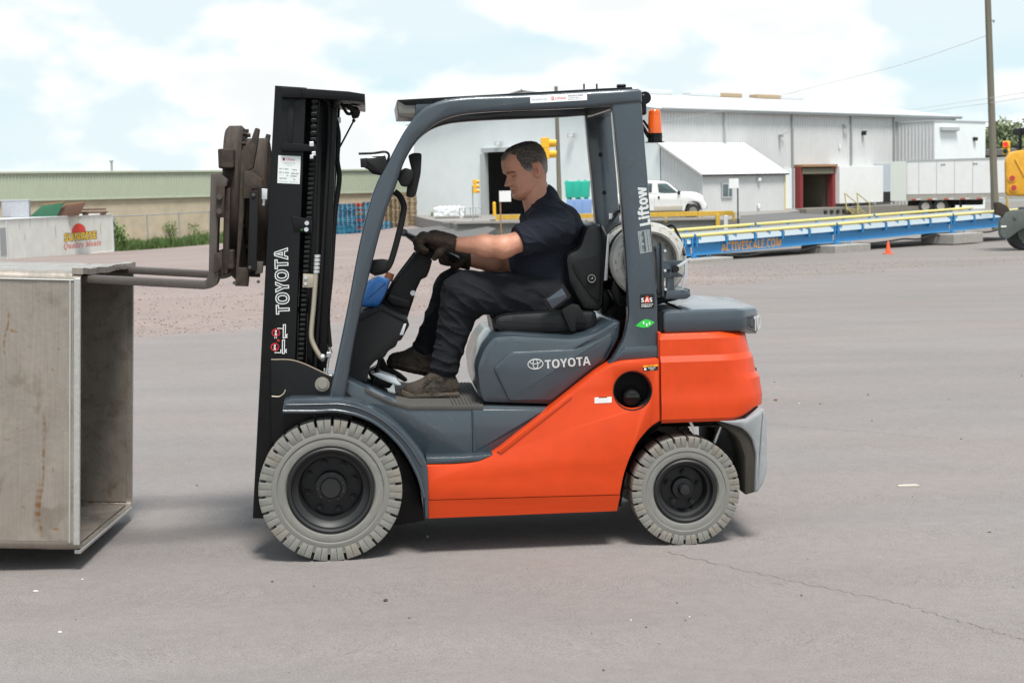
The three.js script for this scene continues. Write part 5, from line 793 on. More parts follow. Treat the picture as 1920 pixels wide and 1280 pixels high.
  const shirtF = (x, y, z) => { let d = torso(x, y, z) + folds(x, y, z) - 0.003; const cn = cutN(x, y, z), cf = cutF(x, y, z); if (z > 0.12) d = Math.max(d, cn); if (z < -0.12 && x < J.sF.x) d = Math.max(d, cf); d = Math.max(d, -neckHole(x, y, z)); return d; };
  put('shirt', netMesh(shirtF, P(930, 565, 0).add(V(0, 0, -0.36)), P(1110, 330, 0).add(V(0.03, 0, 0.38)), 0.0085), navy);
  // braces over the shoulders and the belt line
  const strap = (pts, w) => { const g = tube(pts, w, 60, 10); return g; };
  put('brace_strap', strap([P(1030, 373, 0.10), P(1055, 388, 0.115), P(1080, 420, 0.10), P(1092, 455, 0.08)], 0.011), std({ color: lin(0.008, 0.008, 0.01), roughness: 0.9 }));
  // ---- trousers
  const trF = blend([capsule(P(1045, 555, 0.03), P(1010, 560, 0.03), 0.15, 0.13), capsule(P(1045, 555, -0.03), P(1010, 560, -0.03), 0.15, 0.13), capsule(J.hN.clone().add(V(0, 0.01, 0)), J.kN.clone().add(V(0.05, 0.0, 0)), 0.118, 0.102), capsule(J.kN.clone().add(V(0.05, 0, 0)), J.kN, 0.102, 0.094), capsule(J.kN.clone().add(V(0.004, 0, 0)), J.aN.clone().add(V(0.0, 0.02, 0)), 0.094, 0.070), capsule(J.hF, J.kF, 0.115, 0.092), capsule(J.kF, J.aF, 0.09, 0.058)], 0.045);
  const hemN = P(832, 706, 0.12), hemF = P(792, 668, -0.12), shN = J.aN.clone().sub(J.kN).normalize(), shF = J.aF.clone().sub(J.kF).normalize();
  const trousersF = (x, y, z) => { let d = trF(x, y, z) + 1.1 * folds(x * 0.8 + 3, y * 0.8, z) + 0.004 * n3(x * 7, y * 14, z * 6); const lowN = (x - hemN.x) * shN.x + (y - hemN.y) * shN.y, lowF = (x - hemF.x) * shF.x + (y - hemF.y) * shF.y; if (x < J.kN.x + 0.06) d = Math.max(d, z > 0 ? lowN : lowF); return d; };
  put('trousers', netMesh(trousersF, P(770, 722, 0).add(V(0, 0, -0.30)), P(1105, 495, 0).add(V(0.02, 0, 0.32)), 0.0095), denim);
  // ---- boots
  const bootF = (heel, toe, ankle) => { const up = V(0, 1, 0), up2 = heel.clone().lerp(toe, 0.36).add(V(0, 0.055, 0)); const f = blend([capsule(heel, heel.clone().lerp(toe, 0.5), 0.038, 0.036), capsule(heel.clone().lerp(toe, 0.45), toe, 0.042, 0.040), capsule(heel.clone().add(V(-0.012, 0.03, 0)), ankle, 0.046, 0.052), capsule(up2, toe.clone().add(V(0.03, 0.006, 0)), 0.045, 0.032)], 0.03); return f; };
  const solidBoot = (heel, toe, ankle, z, lean) => {
    const f0 = bootF(heel, toe, ankle), dir = toe.clone().sub(heel).normalize(), nrm = V(-dir.y, dir.x, 0); if (nrm.y < 0) nrm.negate(); const bottom = heel.clone().addScaledVector(nrm, -0.036);
    const f = (x, y, p) => { const hgt = (x - bottom.x) * nrm.x + (y - bottom.y) * nrm.y; let d = f0(x, y, p); if (hgt < 0.026) d -= 0.005; d = Math.max(d, -hgt - 0.004); return d + 0.0015 * n3(x * 40, y * 40, p * 40); };
    return netMesh(f, V(Math.min(toe.x, heel.x) - 0.08, Math.min(toe.y, heel.y) - 0.07, z - 0.09), V(Math.max(toe.x, heel.x, ankle.x) + 0.09, ankle.y + 0.06, z + 0.09), 0.006); };
  put('boot', solidBoot(P(846, 731, 0.12), P(770, 733, 0.14), P(832, 700, 0.12), 0.13), boot);
  put('boot', solidBoot(P(800, 690, -0.12), P(741, 676, -0.12), P(795, 662, -0.12), -0.12), boot);
  put('boot_sole', slab([[751, 741, 4], [753, 731, 3], [775, 739, 6], [812, 741], [836, 737], [862, 737, 3], [862, 744, 3], [834, 745, 2], [826, 742, 3], [800, 746], [765, 747, 5]], 0.185, 0.07, 0.006), std({ color: lin(0.075, 0.06, 0.045), roughness: 0.9, bumpMap: rep(fineBump, 8), bumpScale: 0.0015 }));
  put('boot_lace', join([[806, 708], [801, 714], [797, 719]].map(([a, b]) => tube([P(a - 6, b + 3, 0.188), P(a, b - 1, 0.185), P(a + 6, b, 0.175)], 0.0025, 14, 5))), std({ color: lin(0.05, 0.04, 0.03), roughness: 0.9 }));
  // ---- gloves: palm, cuff, four fingers curled round the rim and a thumb
  const hand = (w, k, z0, dz, thumbZ, wrap, ts = 1) => { const list = [capsule(w.clone().add(V(0.008, 0, 0)), k.clone().lerp(w, 0.45), 0.041, 0.044)];
    for (let i = 0; i < 4; i++) { const zz = z0 + dz * i, a = V(k.x + 0.006 * Math.abs(i - 1.2), k.y - 0.006 * Math.abs(i - 1.4), zz), l = [1, 1.06, 1.0, 0.84][i]; const b = a.clone().add(V(wrap[0][0] * l, wrap[0][1] * l, 0)), c = b.clone().add(V(wrap[1][0] * l, wrap[1][1] * l, 0)), e = c.clone().add(V(wrap[2][0] * l, wrap[2][1] * l, 0)); list.push(capsule(w.clone().setZ(lerp(w.z, zz, 0.7)), a, 0.030, 0.0195), capsule(a, b, 0.0185, 0.0165), capsule(b, c, 0.0165, 0.015), capsule(c, e, 0.015, 0.013)); }
    const t0 = w.clone().add(V(-0.02, -0.015, thumbZ - w.z)).setZ(thumbZ), t1 = t0.clone().add(V(-0.035 * ts, -0.03 * ts * ts, 0.004)), t2 = t1.clone().add(V(-0.02 * ts, -0.026 * ts * ts, -0.01)); list.push(capsule(t0, t1, 0.022, 0.019), capsule(t1, t2, 0.018, 0.014)); return list; };
  const wr = P(843, 455, 0.165), kn = P(792, 441, 0.155);
  const gl = hand(wr, kn, 0.110, 0.031, 0.19, [[-0.030, -0.022], [0.004, -0.034], [0.030, -0.018]]);
  const cuff = capsule(P(853, 458, 0.166), P(832, 453, 0.164), 0.045, 0.042);
  const gf = (x, y, z) => { let d = blend(gl, 0.011)(x, y, z); const c = Math.max(cuff(x, y, z), x - P(852, 457, 0.166).x); d = smin(d, c, 0.012); return d + 0.0016 * n3(x * 30, y * 44, z * 22) + 0.0012 * n3(x * 70, y * 70, z * 60); };
  put('glove', netMesh(gf, P(760, 505, 0.16).setZ(0.05), P(866, 412, 0.16).setZ(0.27), 0.0042), glove);
  const wr2 = P(868, 487, -0.13), kn2 = P(838, 470, -0.12);
  const gl2 = hand(wr2, kn2, -0.17, 0.03, -0.07, [[-0.028, -0.02], [0.004, -0.028], [0.026, -0.012]], 0.6), cuff2 = capsule(P(880, 490, -0.13), P(866, 487, -0.13), 0.046, 0.04);
  const gf2 = (x, y, z) => smin(blend(gl2, 0.011)(x, y, z), Math.max(cuff2(x, y, z), x - P(880, 489, -0.13).x), 0.012) + 0.0016 * n3(x * 30, y * 44, z * 22);
  put('glove', netMesh(gf2, P(800, 520, -0.13).setZ(-0.26), P(896, 440, -0.13).setZ(0.0), 0.005), glove);
  // belt clip
  put('belt_clip', join([slab([[985, 531], [996, 524], [1000, 528], [1010, 534], [1007, 537], [997, 532], [995, 541], [992, 542], [994, 534], [988, 536]], 0.155, 0.14, 0.003)]), std({ color: lin(0.6, 0.55, 0.45), metalness: 0.7, roughness: 0.35 }));
  // phone in a holder at the hip: a thing of its own
  const ph = thing('phone', 'dark phone with pale blue screen held beside the seat at the driver', 'phone', base.clone().applyMatrix4(truckMatrix)); ph.rotation.y = YAW;
  const sc = [[1026, 556], [1055, 536], [1065, 560], [1037, 584]];
  put('phone_case', slab([[1017, 563, 3], [1056, 532, 3], [1072, 556, 3], [1032, 586, 3]], 0.30, 0.285, 0.003), M.blackSoft, ph);
  put('phone_screen', slab([[1025, 561], [1054, 540], [1064, 557], [1036, 578]], 0.3015, 0.300, 0.0003), phys({ color: lin(0.06, 0.075, 0.095), roughness: 0.05, clearcoat: 1, clearcoatRoughness: 0.03, metalness: 0.6 }), ph);
}
// ---------------------------------------------------------------- blue jug and rag behind the dash
{
  const p = L(705, 560, 0.1), j = thing('washer_jug', 'blue plastic jug wedged behind the forklift dash', 'jug', p.clone().applyMatrix4(truckMatrix)); j.rotation.y = YAW;
  const blue = phys({ color: lin(0.02, 0.12, 0.36), roughness: 0.35, clearcoat: 0.3 });
  mesh('jug_body', slab([[672, 545, 5], [694, 525, 6], [712, 518, 6], [733, 525, 6], [722, 555, 8], [710, 576, 6], [690, 577, 6], [674, 574, 6]], 0.16, 0.0, 0.02).translate(-p.x, -p.y, -p.z), blue, j);
  const c = L(730, 517, 0.08); mesh('jug_cap', join([cyl(0.02, 0.022, 0.03, 20).rotateZ(-0.4).translate(c.x - p.x, c.y - p.y, c.z - p.z), cyl(0.024, 0.024, 0.008, 20).rotateZ(-0.4).translate(c.x - p.x - 0.006, c.y - p.y - 0.018, c.z - p.z)]), std({ color: lin(0.20, 0.065, 0.03), roughness: 0.6 }), j);
  const q = L(700, 500, 0.12), rg = solo('cleaning_rag', netMesh((x, y, z) => ellip(V(0, 0, 0), 0.032, 0.02, 0.05)(x, y, z) + 0.006 * n3(x * 30, y * 30, z * 30), V(-0.05, -0.035, -0.07), V(0.05, 0.035, 0.07), 0.006), std({ color: lin(0.13, 0.16, 0.16), roughness: 0.9 }), 'crumpled pale rag stuffed beside the front pillar', 'rag', q.clone().applyMatrix4(truckMatrix)); rg.rotation.y = YAW;
}
// ================================================================ buildings and yard things behind
const faintWear = dataTex(512, (u, v) => 0.955 + 0.05 * tile(u, v, 5, 103, 5));
const B = {
  beige: std({ color: lin(0.50, 0.42, 0.30), roughness: 0.9, map: rep(wearTex, 0.15), bumpMap: rep(fineBump, 0.5), bumpScale: 0.004 }),
  sage: std({ color: lin(0.42, 0.455, 0.345), roughness: 0.6, map: rep(faintWear, 0.2) }),
  whiteSteel: std({ color: lin(0.60, 0.60, 0.595), roughness: 0.6, map: rep(faintWear, 0.12) }),
  smoothWhite: std({ color: lin(0.80, 0.84, 0.835), roughness: 0.6, map: rep(faintWear, 0.1) }),
  roofSteel: std({ color: lin(0.62, 0.63, 0.63), roughness: 0.5, map: rep(faintWear, 0.15) }),
  trim: std({ color: lin(0.42, 0.44, 0.44), roughness: 0.6 }),
  galv: std({ color: lin(0.36, 0.37, 0.37), roughness: 0.5, metalness: 0.4 }),
  rustPatch: std({ color: lin(0.36, 0.20, 0.10), roughness: 0.9, map: rep(wearTex, 1) }),
  yellow: std({ color: lin(0.62, 0.38, 0.045), roughness: 0.6, map: rep(wearTex, 0.5) }),
  paleYellow: std({ color: lin(0.62, 0.52, 0.22), roughness: 0.6 }),
  scaleBlue: std({ color: lin(0.035, 0.24, 0.50), roughness: 0.5, map: rep(faintWear, 0.4) }),
  pipeYellow: std({ color: lin(0.68, 0.58, 0.20), roughness: 0.55, map: rep(wearTex, 0.6) }),
  panelWhite: std({ color: lin(0.60, 0.70, 0.76), roughness: 0.5 }),
  signalYellow: std({ color: lin(0.78, 0.42, 0.02), roughness: 0.55 }),
  whitePaint: phys({ color: lin(0.80, 0.80, 0.78), roughness: 0.4, clearcoat: 0.4, map: rep(faintWear, 0.3) }),
  glass: phys({ color: lin(0.08, 0.12, 0.12), roughness: 0.06, metalness: 0.2, clearcoat: 1 }),
  tyre: std({ color: lin(0.03, 0.03, 0.03), roughness: 0.9 }),
  wire: std({ color: lin(0.5, 0.5, 0.5), roughness: 0.6 }),
  innerWall: std({ color: lin(0.38, 0.38, 0.37), roughness: 0.85, map: rep(wearTex, 0.3) }),
  dark: std({ color: lin(0.018, 0.018, 0.018), roughness: 0.9 }),
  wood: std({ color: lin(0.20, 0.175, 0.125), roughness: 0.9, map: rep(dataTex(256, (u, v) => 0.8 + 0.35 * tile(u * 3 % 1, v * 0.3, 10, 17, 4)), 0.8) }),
  redPaint: std({ color: lin(0.24, 0.035, 0.035), roughness: 0.8, map: rep(wearTex, 1) }),
  loaderYellow: phys({ color: lin(0.72, 0.36, 0.02), roughness: 0.45, clearcoat: 0.3, map: rep(wearTex, 0.6) }),
  loaderGrey: std({ color: lin(0.10, 0.115, 0.105), roughness: 0.7, map: rep(wearTex, 1) }),
};
const flat = (p) => V(p.x, 0, p.z);
// a sheet of ribbed steel: width along x, height along y, ribs towards +z
function ribbed(w, h, pitch = 0.3, depth = 0.035, y0 = 0) {
  const n = Math.max(1, Math.round(w / pitch)), p = w / n, pts = []; for (let i = 0; i < n; i++) { const x = i * p; pts.push([x, 0], [x + p * 0.55, 0], [x + p * 0.65, depth], [x + p * 0.9, depth]); } pts.push([w, 0]);
  const pos = [], uv = [], idx = []; pts.forEach(([x, z], i) => { const hh = typeof h === 'function' ? h(x) : h; pos.push(x, y0, z, x, hh, z); uv.push(x, y0, x, hh); if (i) { const a = i * 2; idx.push(a - 2, a, a - 1, a - 1, a, a + 1); } });
  const g = new THREE.BufferGeometry(); g.setAttribute('position', new THREE.Float32BufferAttribute(pos, 3)); g.setAttribute('uv', new THREE.Float32BufferAttribute(uv, 2)); g.setIndex(idx); return clean(creased(g.toNonIndexed(), 0.2));
}
// axes of a wall: origin o (on the ground), along e; x runs along, z out of the wall to the left of its direction seen from above
const wallGroup = (name, label, cat, o, e, parts) => { const g = thing(name, label, cat, o); g.rotation.y = Math.atan2(-e.z, e.x); return g; };

// ---------------------------------------------------------------- low building at the left
{
  const a = flat(at(-260, 330, 90.6)), dir = flat(at(640, 318, 120)).sub(flat(at(0, 332, 97))).normalize(), p1 = flat(at(0, 332, 97)); a.copy(p1).addScaledVector(dir, -11);
  const y0 = yAt(390, 462, 110) - 0.4, yd = yAt(398, 367, 110), y1 = yAt(398, 322, 110), len = 56;
  const g = wallGroup('low_warehouse', 'long low beige building with sage green ribbed upper band behind fence', 'building', a.setY(y0), dir);
  mesh('lower_wall', box(len, yd - y0, 12, len / 2, (yd - y0) / 2, -6.02), B.beige, g);
  mesh('ribbed_band', ribbed(len, y1 - y0, 0.24, 0.05, yd - y0).translate(0, 0, 0.06), B.sage, g);
  mesh('band_backing', box(len, y1 - yd - 0.04, 12, len / 2, (yd + y1) / 2 - y0, -5.98), B.sage, g);
  mesh('roof_flashing', box(len + 0.1, 0.14, 12.3, len / 2, y1 - y0 + 0.05, -5.95, 0.02), B.sage, g);
  mesh('band_flashing', box(len, 0.08, 0.12, len / 2, yd - y0 - 0.03, 0.08), B.sage, g);
  const v = at(218, 322, 105), loc = flat(v).sub(flat(a)), t = loc.dot(dir); mesh('vent_pipe', join([cyl(0.08, 0.08, 0.75, 12).translate(t, y1 - y0 + 0.4, -1.5), cyl(0.14, 0.14, 0.08, 12).translate(t, y1 - y0 + 0.8, -1.5)]), B.galv, g);
}
// ---------------------------------------------------------------- fence, verge
{
  const p0 = onGround(150, 476), f0 = flat(at(150, 476, 96)), f1 = flat(at(640, 440, 116)), dir = f1.clone().sub(f0).normalize(), len = f0.distanceTo(f1);
  const y = (t) => terrain(f0.x + dir.x * t, f0.z + dir.z * t);
  const g = thing('chain_fence', 'galvanised wire fence with posts in front of the low building', 'fence', f0.clone().setY(y(0)));
  const at_ = (t, h) => V(dir.x * t, y(t) + h - y(0), dir.z * t), H = 2.15;
  for (let t = 0; t <= len; t += 2.75) mesh('post', rod(at_(t, -0.1), at_(t, H + 0.05), 0.05, 8), B.galv, g);
  for (let t = 0; t < len - 2.75; t += 2.75) mesh('top_rail', rod(at_(t, H), at_(t + 2.75, H), 0.035, 6), B.galv, g);
  const w = []; for (let t = 0; t < len - 2.75; t += 2.75) { for (const h of [0.25, 0.9, 1.55]) w.push(rod(at_(t, h), at_(t + 2.75, h), 0.008, 4)); w.push(rod(at_(t, H + 0.32 + 0.04 * n2(t, 2)), at_(t + 2.75, H + 0.32 + 0.04 * n2(t + 2.75, 2)), 0.012, 4)); } mesh('line_wire', join(w), B.galv, g);
  // long grass along its foot: nobody could count the blades
  const blade = new THREE.BufferGeometry(); blade.setAttribute('position', new THREE.Float32BufferAttribute([-0.03, 0, 0, 0.03, 0, 0, 0.015, 0.6, 0.05, -0.015, 0.6, 0.05, 0.0, 1, 0.16], 3)); blade.setIndex([0, 1, 2, 0, 2, 3, 3, 2, 4]); blade.computeVertexNormals();
  const N = 14000, im = new THREE.InstancedMesh(blade, phys({ color: lin(1, 1, 1), roughness: 0.9, transmission: 0.3, thickness: 0 }), N), m = new THREE.Matrix4(), q = new THREE.Quaternion(), e = new THREE.Euler(), r = rng(31), c = new THREE.Color(), nrm = V(-dir.z, 0, dir.x); if (nrm.z < 0) nrm.negate();
  for (let k = 0; k < N; k++) { const t = r() * len, o = -1.0 + 2.6 * r(), x = f0.x + dir.x * t + nrm.x * o, z = f0.z + dir.z * t + nrm.z * o, s = (0.30 + 0.5 * r()) * (0.7 + 0.6 * fbm2(t * 0.5, o, 2) + 0.3), v = 0.7 + 0.6 * r(); e.set((r() - 0.5) * 0.7, r() * 6.3, (r() - 0.5) * 0.7); m.compose(V(x, terrain(x, z) - 0.02, z), q.setFromEuler(e), V(1.3, s, 1)); im.setMatrixAt(k, m); im.setColorAt(k, c.setRGB(0.10 * v, 0.17 * v, 0.035 * v)); }
  im.name = 'verge_grass'; im.castShadow = im.receiveShadow = true; scene.add(im); tag(im, 'strip of long green grass along the foot of the wire fence', 'grass', null, 'stuff');
}
// leafy plants: twigs with small leaves through the volume of the crown
const leafM = phys({ color: lin(0.15, 0.23, 0.06), roughness: 0.85, transmission: 0.25, thickness: 0 }), leafM2 = phys({ color: lin(0.24, 0.28, 0.15), roughness: 0.85, transmission: 0.25, thickness: 0 }), barkM = std({ color: lin(0.09, 0.07, 0.05), roughness: 0.95 });
function plant(name, label, cat, base, h, w, leaf, n, seed, mat, grp, lift = 0.12) {
  const g = thing(name, label, cat, base, grp), r = rng(seed), stems = [], pos = [], idx = [];
  const tips = []; const nb = 7 + Math.floor(r() * 4);
  stems.push(rod(V(0, -0.1, 0), V(0.02 * h, h * 0.55, 0), 0.02 * h, 7, 0.011 * h));
  for (let i = 0; i < nb; i++) { const a = r() * 6.28, t = 0.15 + 0.75 * r(), R = w * (1 - 0.75 * Math.abs(t - 0.42)) * (0.45 + 0.55 * r()), y0 = h * t * 0.55, e = V(Math.cos(a) * R, h * Math.min(1, t * 0.75 + 0.25 + 0.1 * r()), Math.sin(a) * R); stems.push(rod(V(0, y0, 0), e, 0.008 * h, 5, 0.003 * h)); tips.push([V(0, y0, 0), e]); }
  for (let k = 0; k < n; k++) { const [a, b] = tips[Math.floor(r() * tips.length)], p = a.clone().lerp(b, 0.35 + 0.75 * r()), sp = 0.16 * w + 0.08 * h; p.add(V((r() - 0.5) * sp * 2, (r() - 0.5) * sp * 1.4, (r() - 0.5) * sp * 2)); if (p.y < lift * h) p.y = lift * h + r() * 0.1 * h; const u = V(r() - 0.5, r() - 0.5, r() - 0.5).normalize(), v = V(r() - 0.5, r() - 0.5, r() - 0.5).cross(u).normalize(), l = leaf * (0.6 + 0.8 * r()), i0 = pos.length / 3; for (const q of [p.clone().addScaledVector(u, -l), p.clone().addScaledVector(v, l * 0.45), p.clone().addScaledVector(u, l), p.clone().addScaledVector(v, -l * 0.45)]) pos.push(q.x, q.y, q.z); idx.push(i0, i0 + 1, i0 + 2, i0, i0 + 2, i0 + 3); }
  const lg = new THREE.BufferGeometry(); lg.setAttribute('position', new THREE.Float32BufferAttribute(pos, 3)); lg.setIndex(idx); lg.computeVertexNormals();
  mesh('trunk', join(stems), barkM, g); mesh('crown', lg, mat, g); return g;
}
const gp = (px, py, d) => { const p = at(px, py, d); p.y = terrain(p.x, p.z); return p; };
plant('sapling', 'young leafy sapling in front of the fence, tallest of the three shrubs', 'shrub', gp(318, 462, 107), 1.75, 0.7, 0.075, 300, 5, leafM, null);
plant('sapling', 'loose green shrub in the verge close beside the fork carriage', 'shrub', gp(374, 462, 108), 1.5, 0.95, 0.075, 260, 9, leafM, null);
plant('sapling', 'narrow green shrub behind the corner of the meat truck box', 'shrub', gp(222, 474, 97), 2.1, 0.55, 0.10, 420, 14, leafM, null);
plant('sapling', 'low green weed at the foot of the white warehouse wall', 'shrub', gp(815, 418, 108), 0.8, 0.45, 0.06, 200, 21, leafM, null).position.y = yAt(815, 419, 108);

// ---------------------------------------------------------------- white truck box with the printed sun
{
  const R1 = at(211, 440, 95), L1 = at(0, 440, 80.5), dir = flat(L1).sub(flat(R1)).normalize(), base = flat(R1), yT = yAt(207, 402, 95), yB = yAt(214, 473, 95), h = yT - yB, len = 19;
  const g = thing('truck_box', 'weathered white insulated truck box printed with a red rising sun', 'truck box', base.setY(yB)); g.rotation.y = Math.atan2(-dir.z, dir.x);
  const paint = std({ color: lin(0.70, 0.70, 0.66), roughness: 0.6, map: rep(dataTex(512, (u, v) => { const a = tile(u, v, 5, 101, 5), s = fbm2(u * 14, v * 2.2, 4); return s > 0.50 ? [0.66, 0.58, 0.42] : [0.93 + 0.1 * a, 0.92 + 0.1 * a, 0.90 + 0.1 * a]; }), 0.16) });
  // local x runs from the far end towards the camera; the printed side faces +z
  const side = (dir.clone().cross(V(0, 1, 0)).x > 0) ? 1 : -1;
  mesh('box_shell', box(len, h, 2.5, len / 2, h / 2, -side * 1.25, 0.04), paint, g);
  mesh('roof_sheet', box(len + 0.1, 0.05, 2.6, len / 2, h + 0.02, -side * 1.25), B.roofSteel, g);
  mesh('bottom_rail', box(len, 0.14, 0.06, len / 2, 0.02, side * 0.02), paint, g);
  for (const x of [0.06, 14.0, 14.9]) mesh('corner_post', box(0.16, h - 0.1, 0.07, x, h / 2, side * 0.02, 0.02), B.whiteSteel, g);
  mesh('door_glass', box(0.7, h * 0.62, 0.03, 14.45, h * 0.52, side * 0.012), B.galv, g);
  // print: the sun, the name and the script line, flat on the side, spaced to read from the right way round
  const x0 = 0.9 * 0, tx = canvasTex(1024, 560, (c, w, hh) => {
    c.clearRect(0, 0, w, hh); c.fillStyle = '#d8402f'; c.beginPath(); c.arc(430, 232, 190, Math.PI, 0); c.fill(); c.font = 'bold 210px sans-serif'; c.lineJoin = 'round'; c.strokeStyle = '#4a3a1c'; c.lineWidth = 26; c.strokeText('SUNRISE', 44, 380, 930); c.fillStyle = '#eec21c'; c.fillText('SUNRISE', 44, 380, 930); c.font = 'italic bold 150px serif'; c.fillStyle = '#c9584a'; c.fillText('Quality Meats', 10, 530, 1000); });
  const a = base.clone(), toX = (px) => { // where the sight line of that column meets the side plane
    const r = ray(px, 430), n = V(-dir.z, 0, dir.x), t = n.dot(base.clone().sub(camera.position).setY(0)) / n.dot(r); return camera.position.clone().addScaledVector(r, t).sub(base).setY(0).dot(dir); };
  const xa = toX(115), xb = toX(188), dM = at(150, 430, -1 * 0 + 88).clone(), dep = 88; const yy0 = yAt(150, 469, dep) - yB, yy1 = yAt(150, 416, dep) - yB;
  const pg = new THREE.BufferGeometry(); pg.setAttribute('position', new THREE.Float32BufferAttribute([xa, yy0, side * 0.005, xb, yy0 + 0.02, side * 0.005, xb, yy1 + 0.02, side * 0.005, xa, yy1, side * 0.005], 3)); pg.setAttribute('uv', new THREE.Float32BufferAttribute([0, 0, 1, 0, 1, 1, 0, 1], 2)); pg.setIndex([0, 1, 2, 0, 2, 3]); pg.computeVertexNormals();
  mesh('painted_name', pg, std({ map: tx, transparent: true, alphaTest: 0.4, roughness: 0.7 }), g);
  const tear = at(196, 428, 94); const tq = toX(199); mesh('torn_patch', box(0.5, 0.12, 0.01, tq, yAt(200, 428, 94) - yB, side * 0.006), B.dark, g); g.children[g.children.length - 1].rotation.z = 0.7;
  // scrap on the roof
  const roofY = yT + 0.045, rp = (px, d) => { const p = at(px, 400, d); return V(p.x, roofY, p.z); };
  const gb = solo('grey_crate', join([box(1.45, 0.95, 1.0, 0, 0.475, 0, 0.04), box(1.5, 0.08, 1.04, 0, 0.93, 0, 0.02)]), std({ color: lin(0.42, 0.43, 0.46), roughness: 0.8, map: rep(wearTex, 1) }), 'pale grey crate standing on the roof of the truck box', 'crate', rp(30, 88)); gb.rotation.y = 0.2;
  const skip = (px, d, col, inn, label, s) => { const t = thing('scrap_hopper', label, 'hopper', rp(px, d)); t.rotation.y = 0.25; const prof = [[-0.85 * s, 0], [0.55 * s, 0], [0.95 * s, 0.75 * s], [-0.15 * s, 0.62 * s]]; mesh('near_side', extrude(prof, 0.40, 0.43, 0.003), col, t); mesh('far_side', extrude(prof, -0.43, -0.40, 0.003), inn, t); mesh('back_plate', beam(V(0.55 * s, 0.02, 0), V(0.95 * s, 0.75 * s, 0), 0.82, 0.03), col, t); mesh('bottom_plate', beam(V(-0.85 * s, 0.02, 0), V(0.55 * s, 0.02, 0), 0.82, 0.03), inn, t); mesh('top_edge', beam(V(-0.15 * s, 0.63 * s, 0.41), V(0.95 * s, 0.75 * s, 0.41), 0.05, 0.05), B.rustPatch, t); return t; };
  const greenM = std({ color: lin(0.03, 0.13, 0.07), roughness: 0.7, map: rep(wearTex, 2) }), brownM = std({ color: lin(0.14, 0.075, 0.05), roughness: 0.85, map: rep(wearTex, 2) });
  skip(86, 88.5, greenM, greenM, 'rusty green tilting hopper on the truck box roof', 1.05); skip(128, 89, brownM, greenM, 'rusty brown tilting hopper beside the green one on the truck box', 1.0);
  const pl = thing('timber_stack', 'small stack of brown timber on the truck box roof', 'timber', rp(176, 90)); for (let i = 0; i < 3; i++) mesh('plank', box(1.35, 0.09, 0.12, 0, 0.16 + 0.16 * (i === 1 ? 1 : 0), (i - 1) * 0.35, 0.01), brownM, pl); for (const x of [-0.5, 0.5]) mesh('bearer', box(0.12, 0.12, 0.9, x, 0.06, 0, 0.01), brownM, pl);
}
// ---------------------------------------------------------------- stacks of pallets
{
  const slat = []; for (let i = 0; i < 5; i++) slat.push(box(0.74, 0.036, 0.12, 0, 0.12, -0.36 + i * 0.18)); for (const x of [-0.33, 0, 0.33]) slat.push(box(0.07, 0.07, 0.78, x, 0.07, 0)); for (const z of [-0.36, 0, 0.36]) slat.push(box(0.74, 0.03, 0.12, 0, 0.016, z));
  const pg = join(slat), mats = { blue: std({ color: lin(0.03, 0.17, 0.32), roughness: 0.85, map: rep(wearTex, 1) }), sky: std({ color: lin(0.05, 0.27, 0.42), roughness: 0.85 }), red: std({ color: lin(0.40, 0.06, 0.04), roughness: 0.85 }), brown: std({ color: lin(0.27, 0.19, 0.11), roughness: 0.9 }), tan: std({ color: lin(0.36, 0.27, 0.16), roughness: 0.9 }) };
  const words = { blue: 'dark blue pallet', sky: 'light blue pallet', red: 'red pallet', brown: 'bare brown pallet', tan: 'bare pale pallet' }, r = rng(17);
  const stacks = [[639, 112, 'b', 15], [656, 112.4, 'b', 15], [673, 112.8, 'r', 15], [691, 113.2, 'b', 15], [724, 114, 'm', 14], [742, 114.4, 'w', 15], [768, 113.5, 'w', 17]];
  const nth = ['first', 'second', 'third', 'fourth', 'fifth', 'sixth', 'seventh', 'eighth', 'ninth', 'tenth', 'eleventh', 'twelfth', 'thirteenth', 'fourteenth', 'fifteenth', 'sixteenth', 'seventeenth'];
  for (const [si, [px, d, kind, n]] of stacks.entries()) { const p = at(px, 430, d); p.y = terrain(p.x, p.z); const floor = Math.max(p.y, yAt(px, kind === 'w' ? 433 : 439, d) - 0.05);
    for (let i = 0; i < n; i++) { const k = kind === 'r' ? ['red', 'red', 'sky', 'red', 'sky', 'brown', 'sky', 'blue', 'red', 'blue', 'sky', 'blue', 'red', 'sky', 'blue'][n - 1 - i] : kind === 'b' ? (r() < 0.03 ? 'red' : r() < 0.5 ? 'sky' : 'blue') : kind === 'm' ? (i < 4 ? 'sky' : 'brown') : (r() < 0.5 ? 'tan' : 'brown'); const m = solo('pallet', pg, mats[k], words[k] + ', ' + nth[i] + ' from the bottom of the ' + nth[si] + ' pallet stack from the left', 'pallet', V(p.x + (r() - 0.5) * 0.05, floor + i * 0.142, p.z + (r() - 0.5) * 0.05), k + ' pallets in the stacks'); m.rotation.y = -0.12 + (r() - 0.5) * 0.06; if (kind === 'w' && px > 760) m.scale.x = 1.35; } }
}
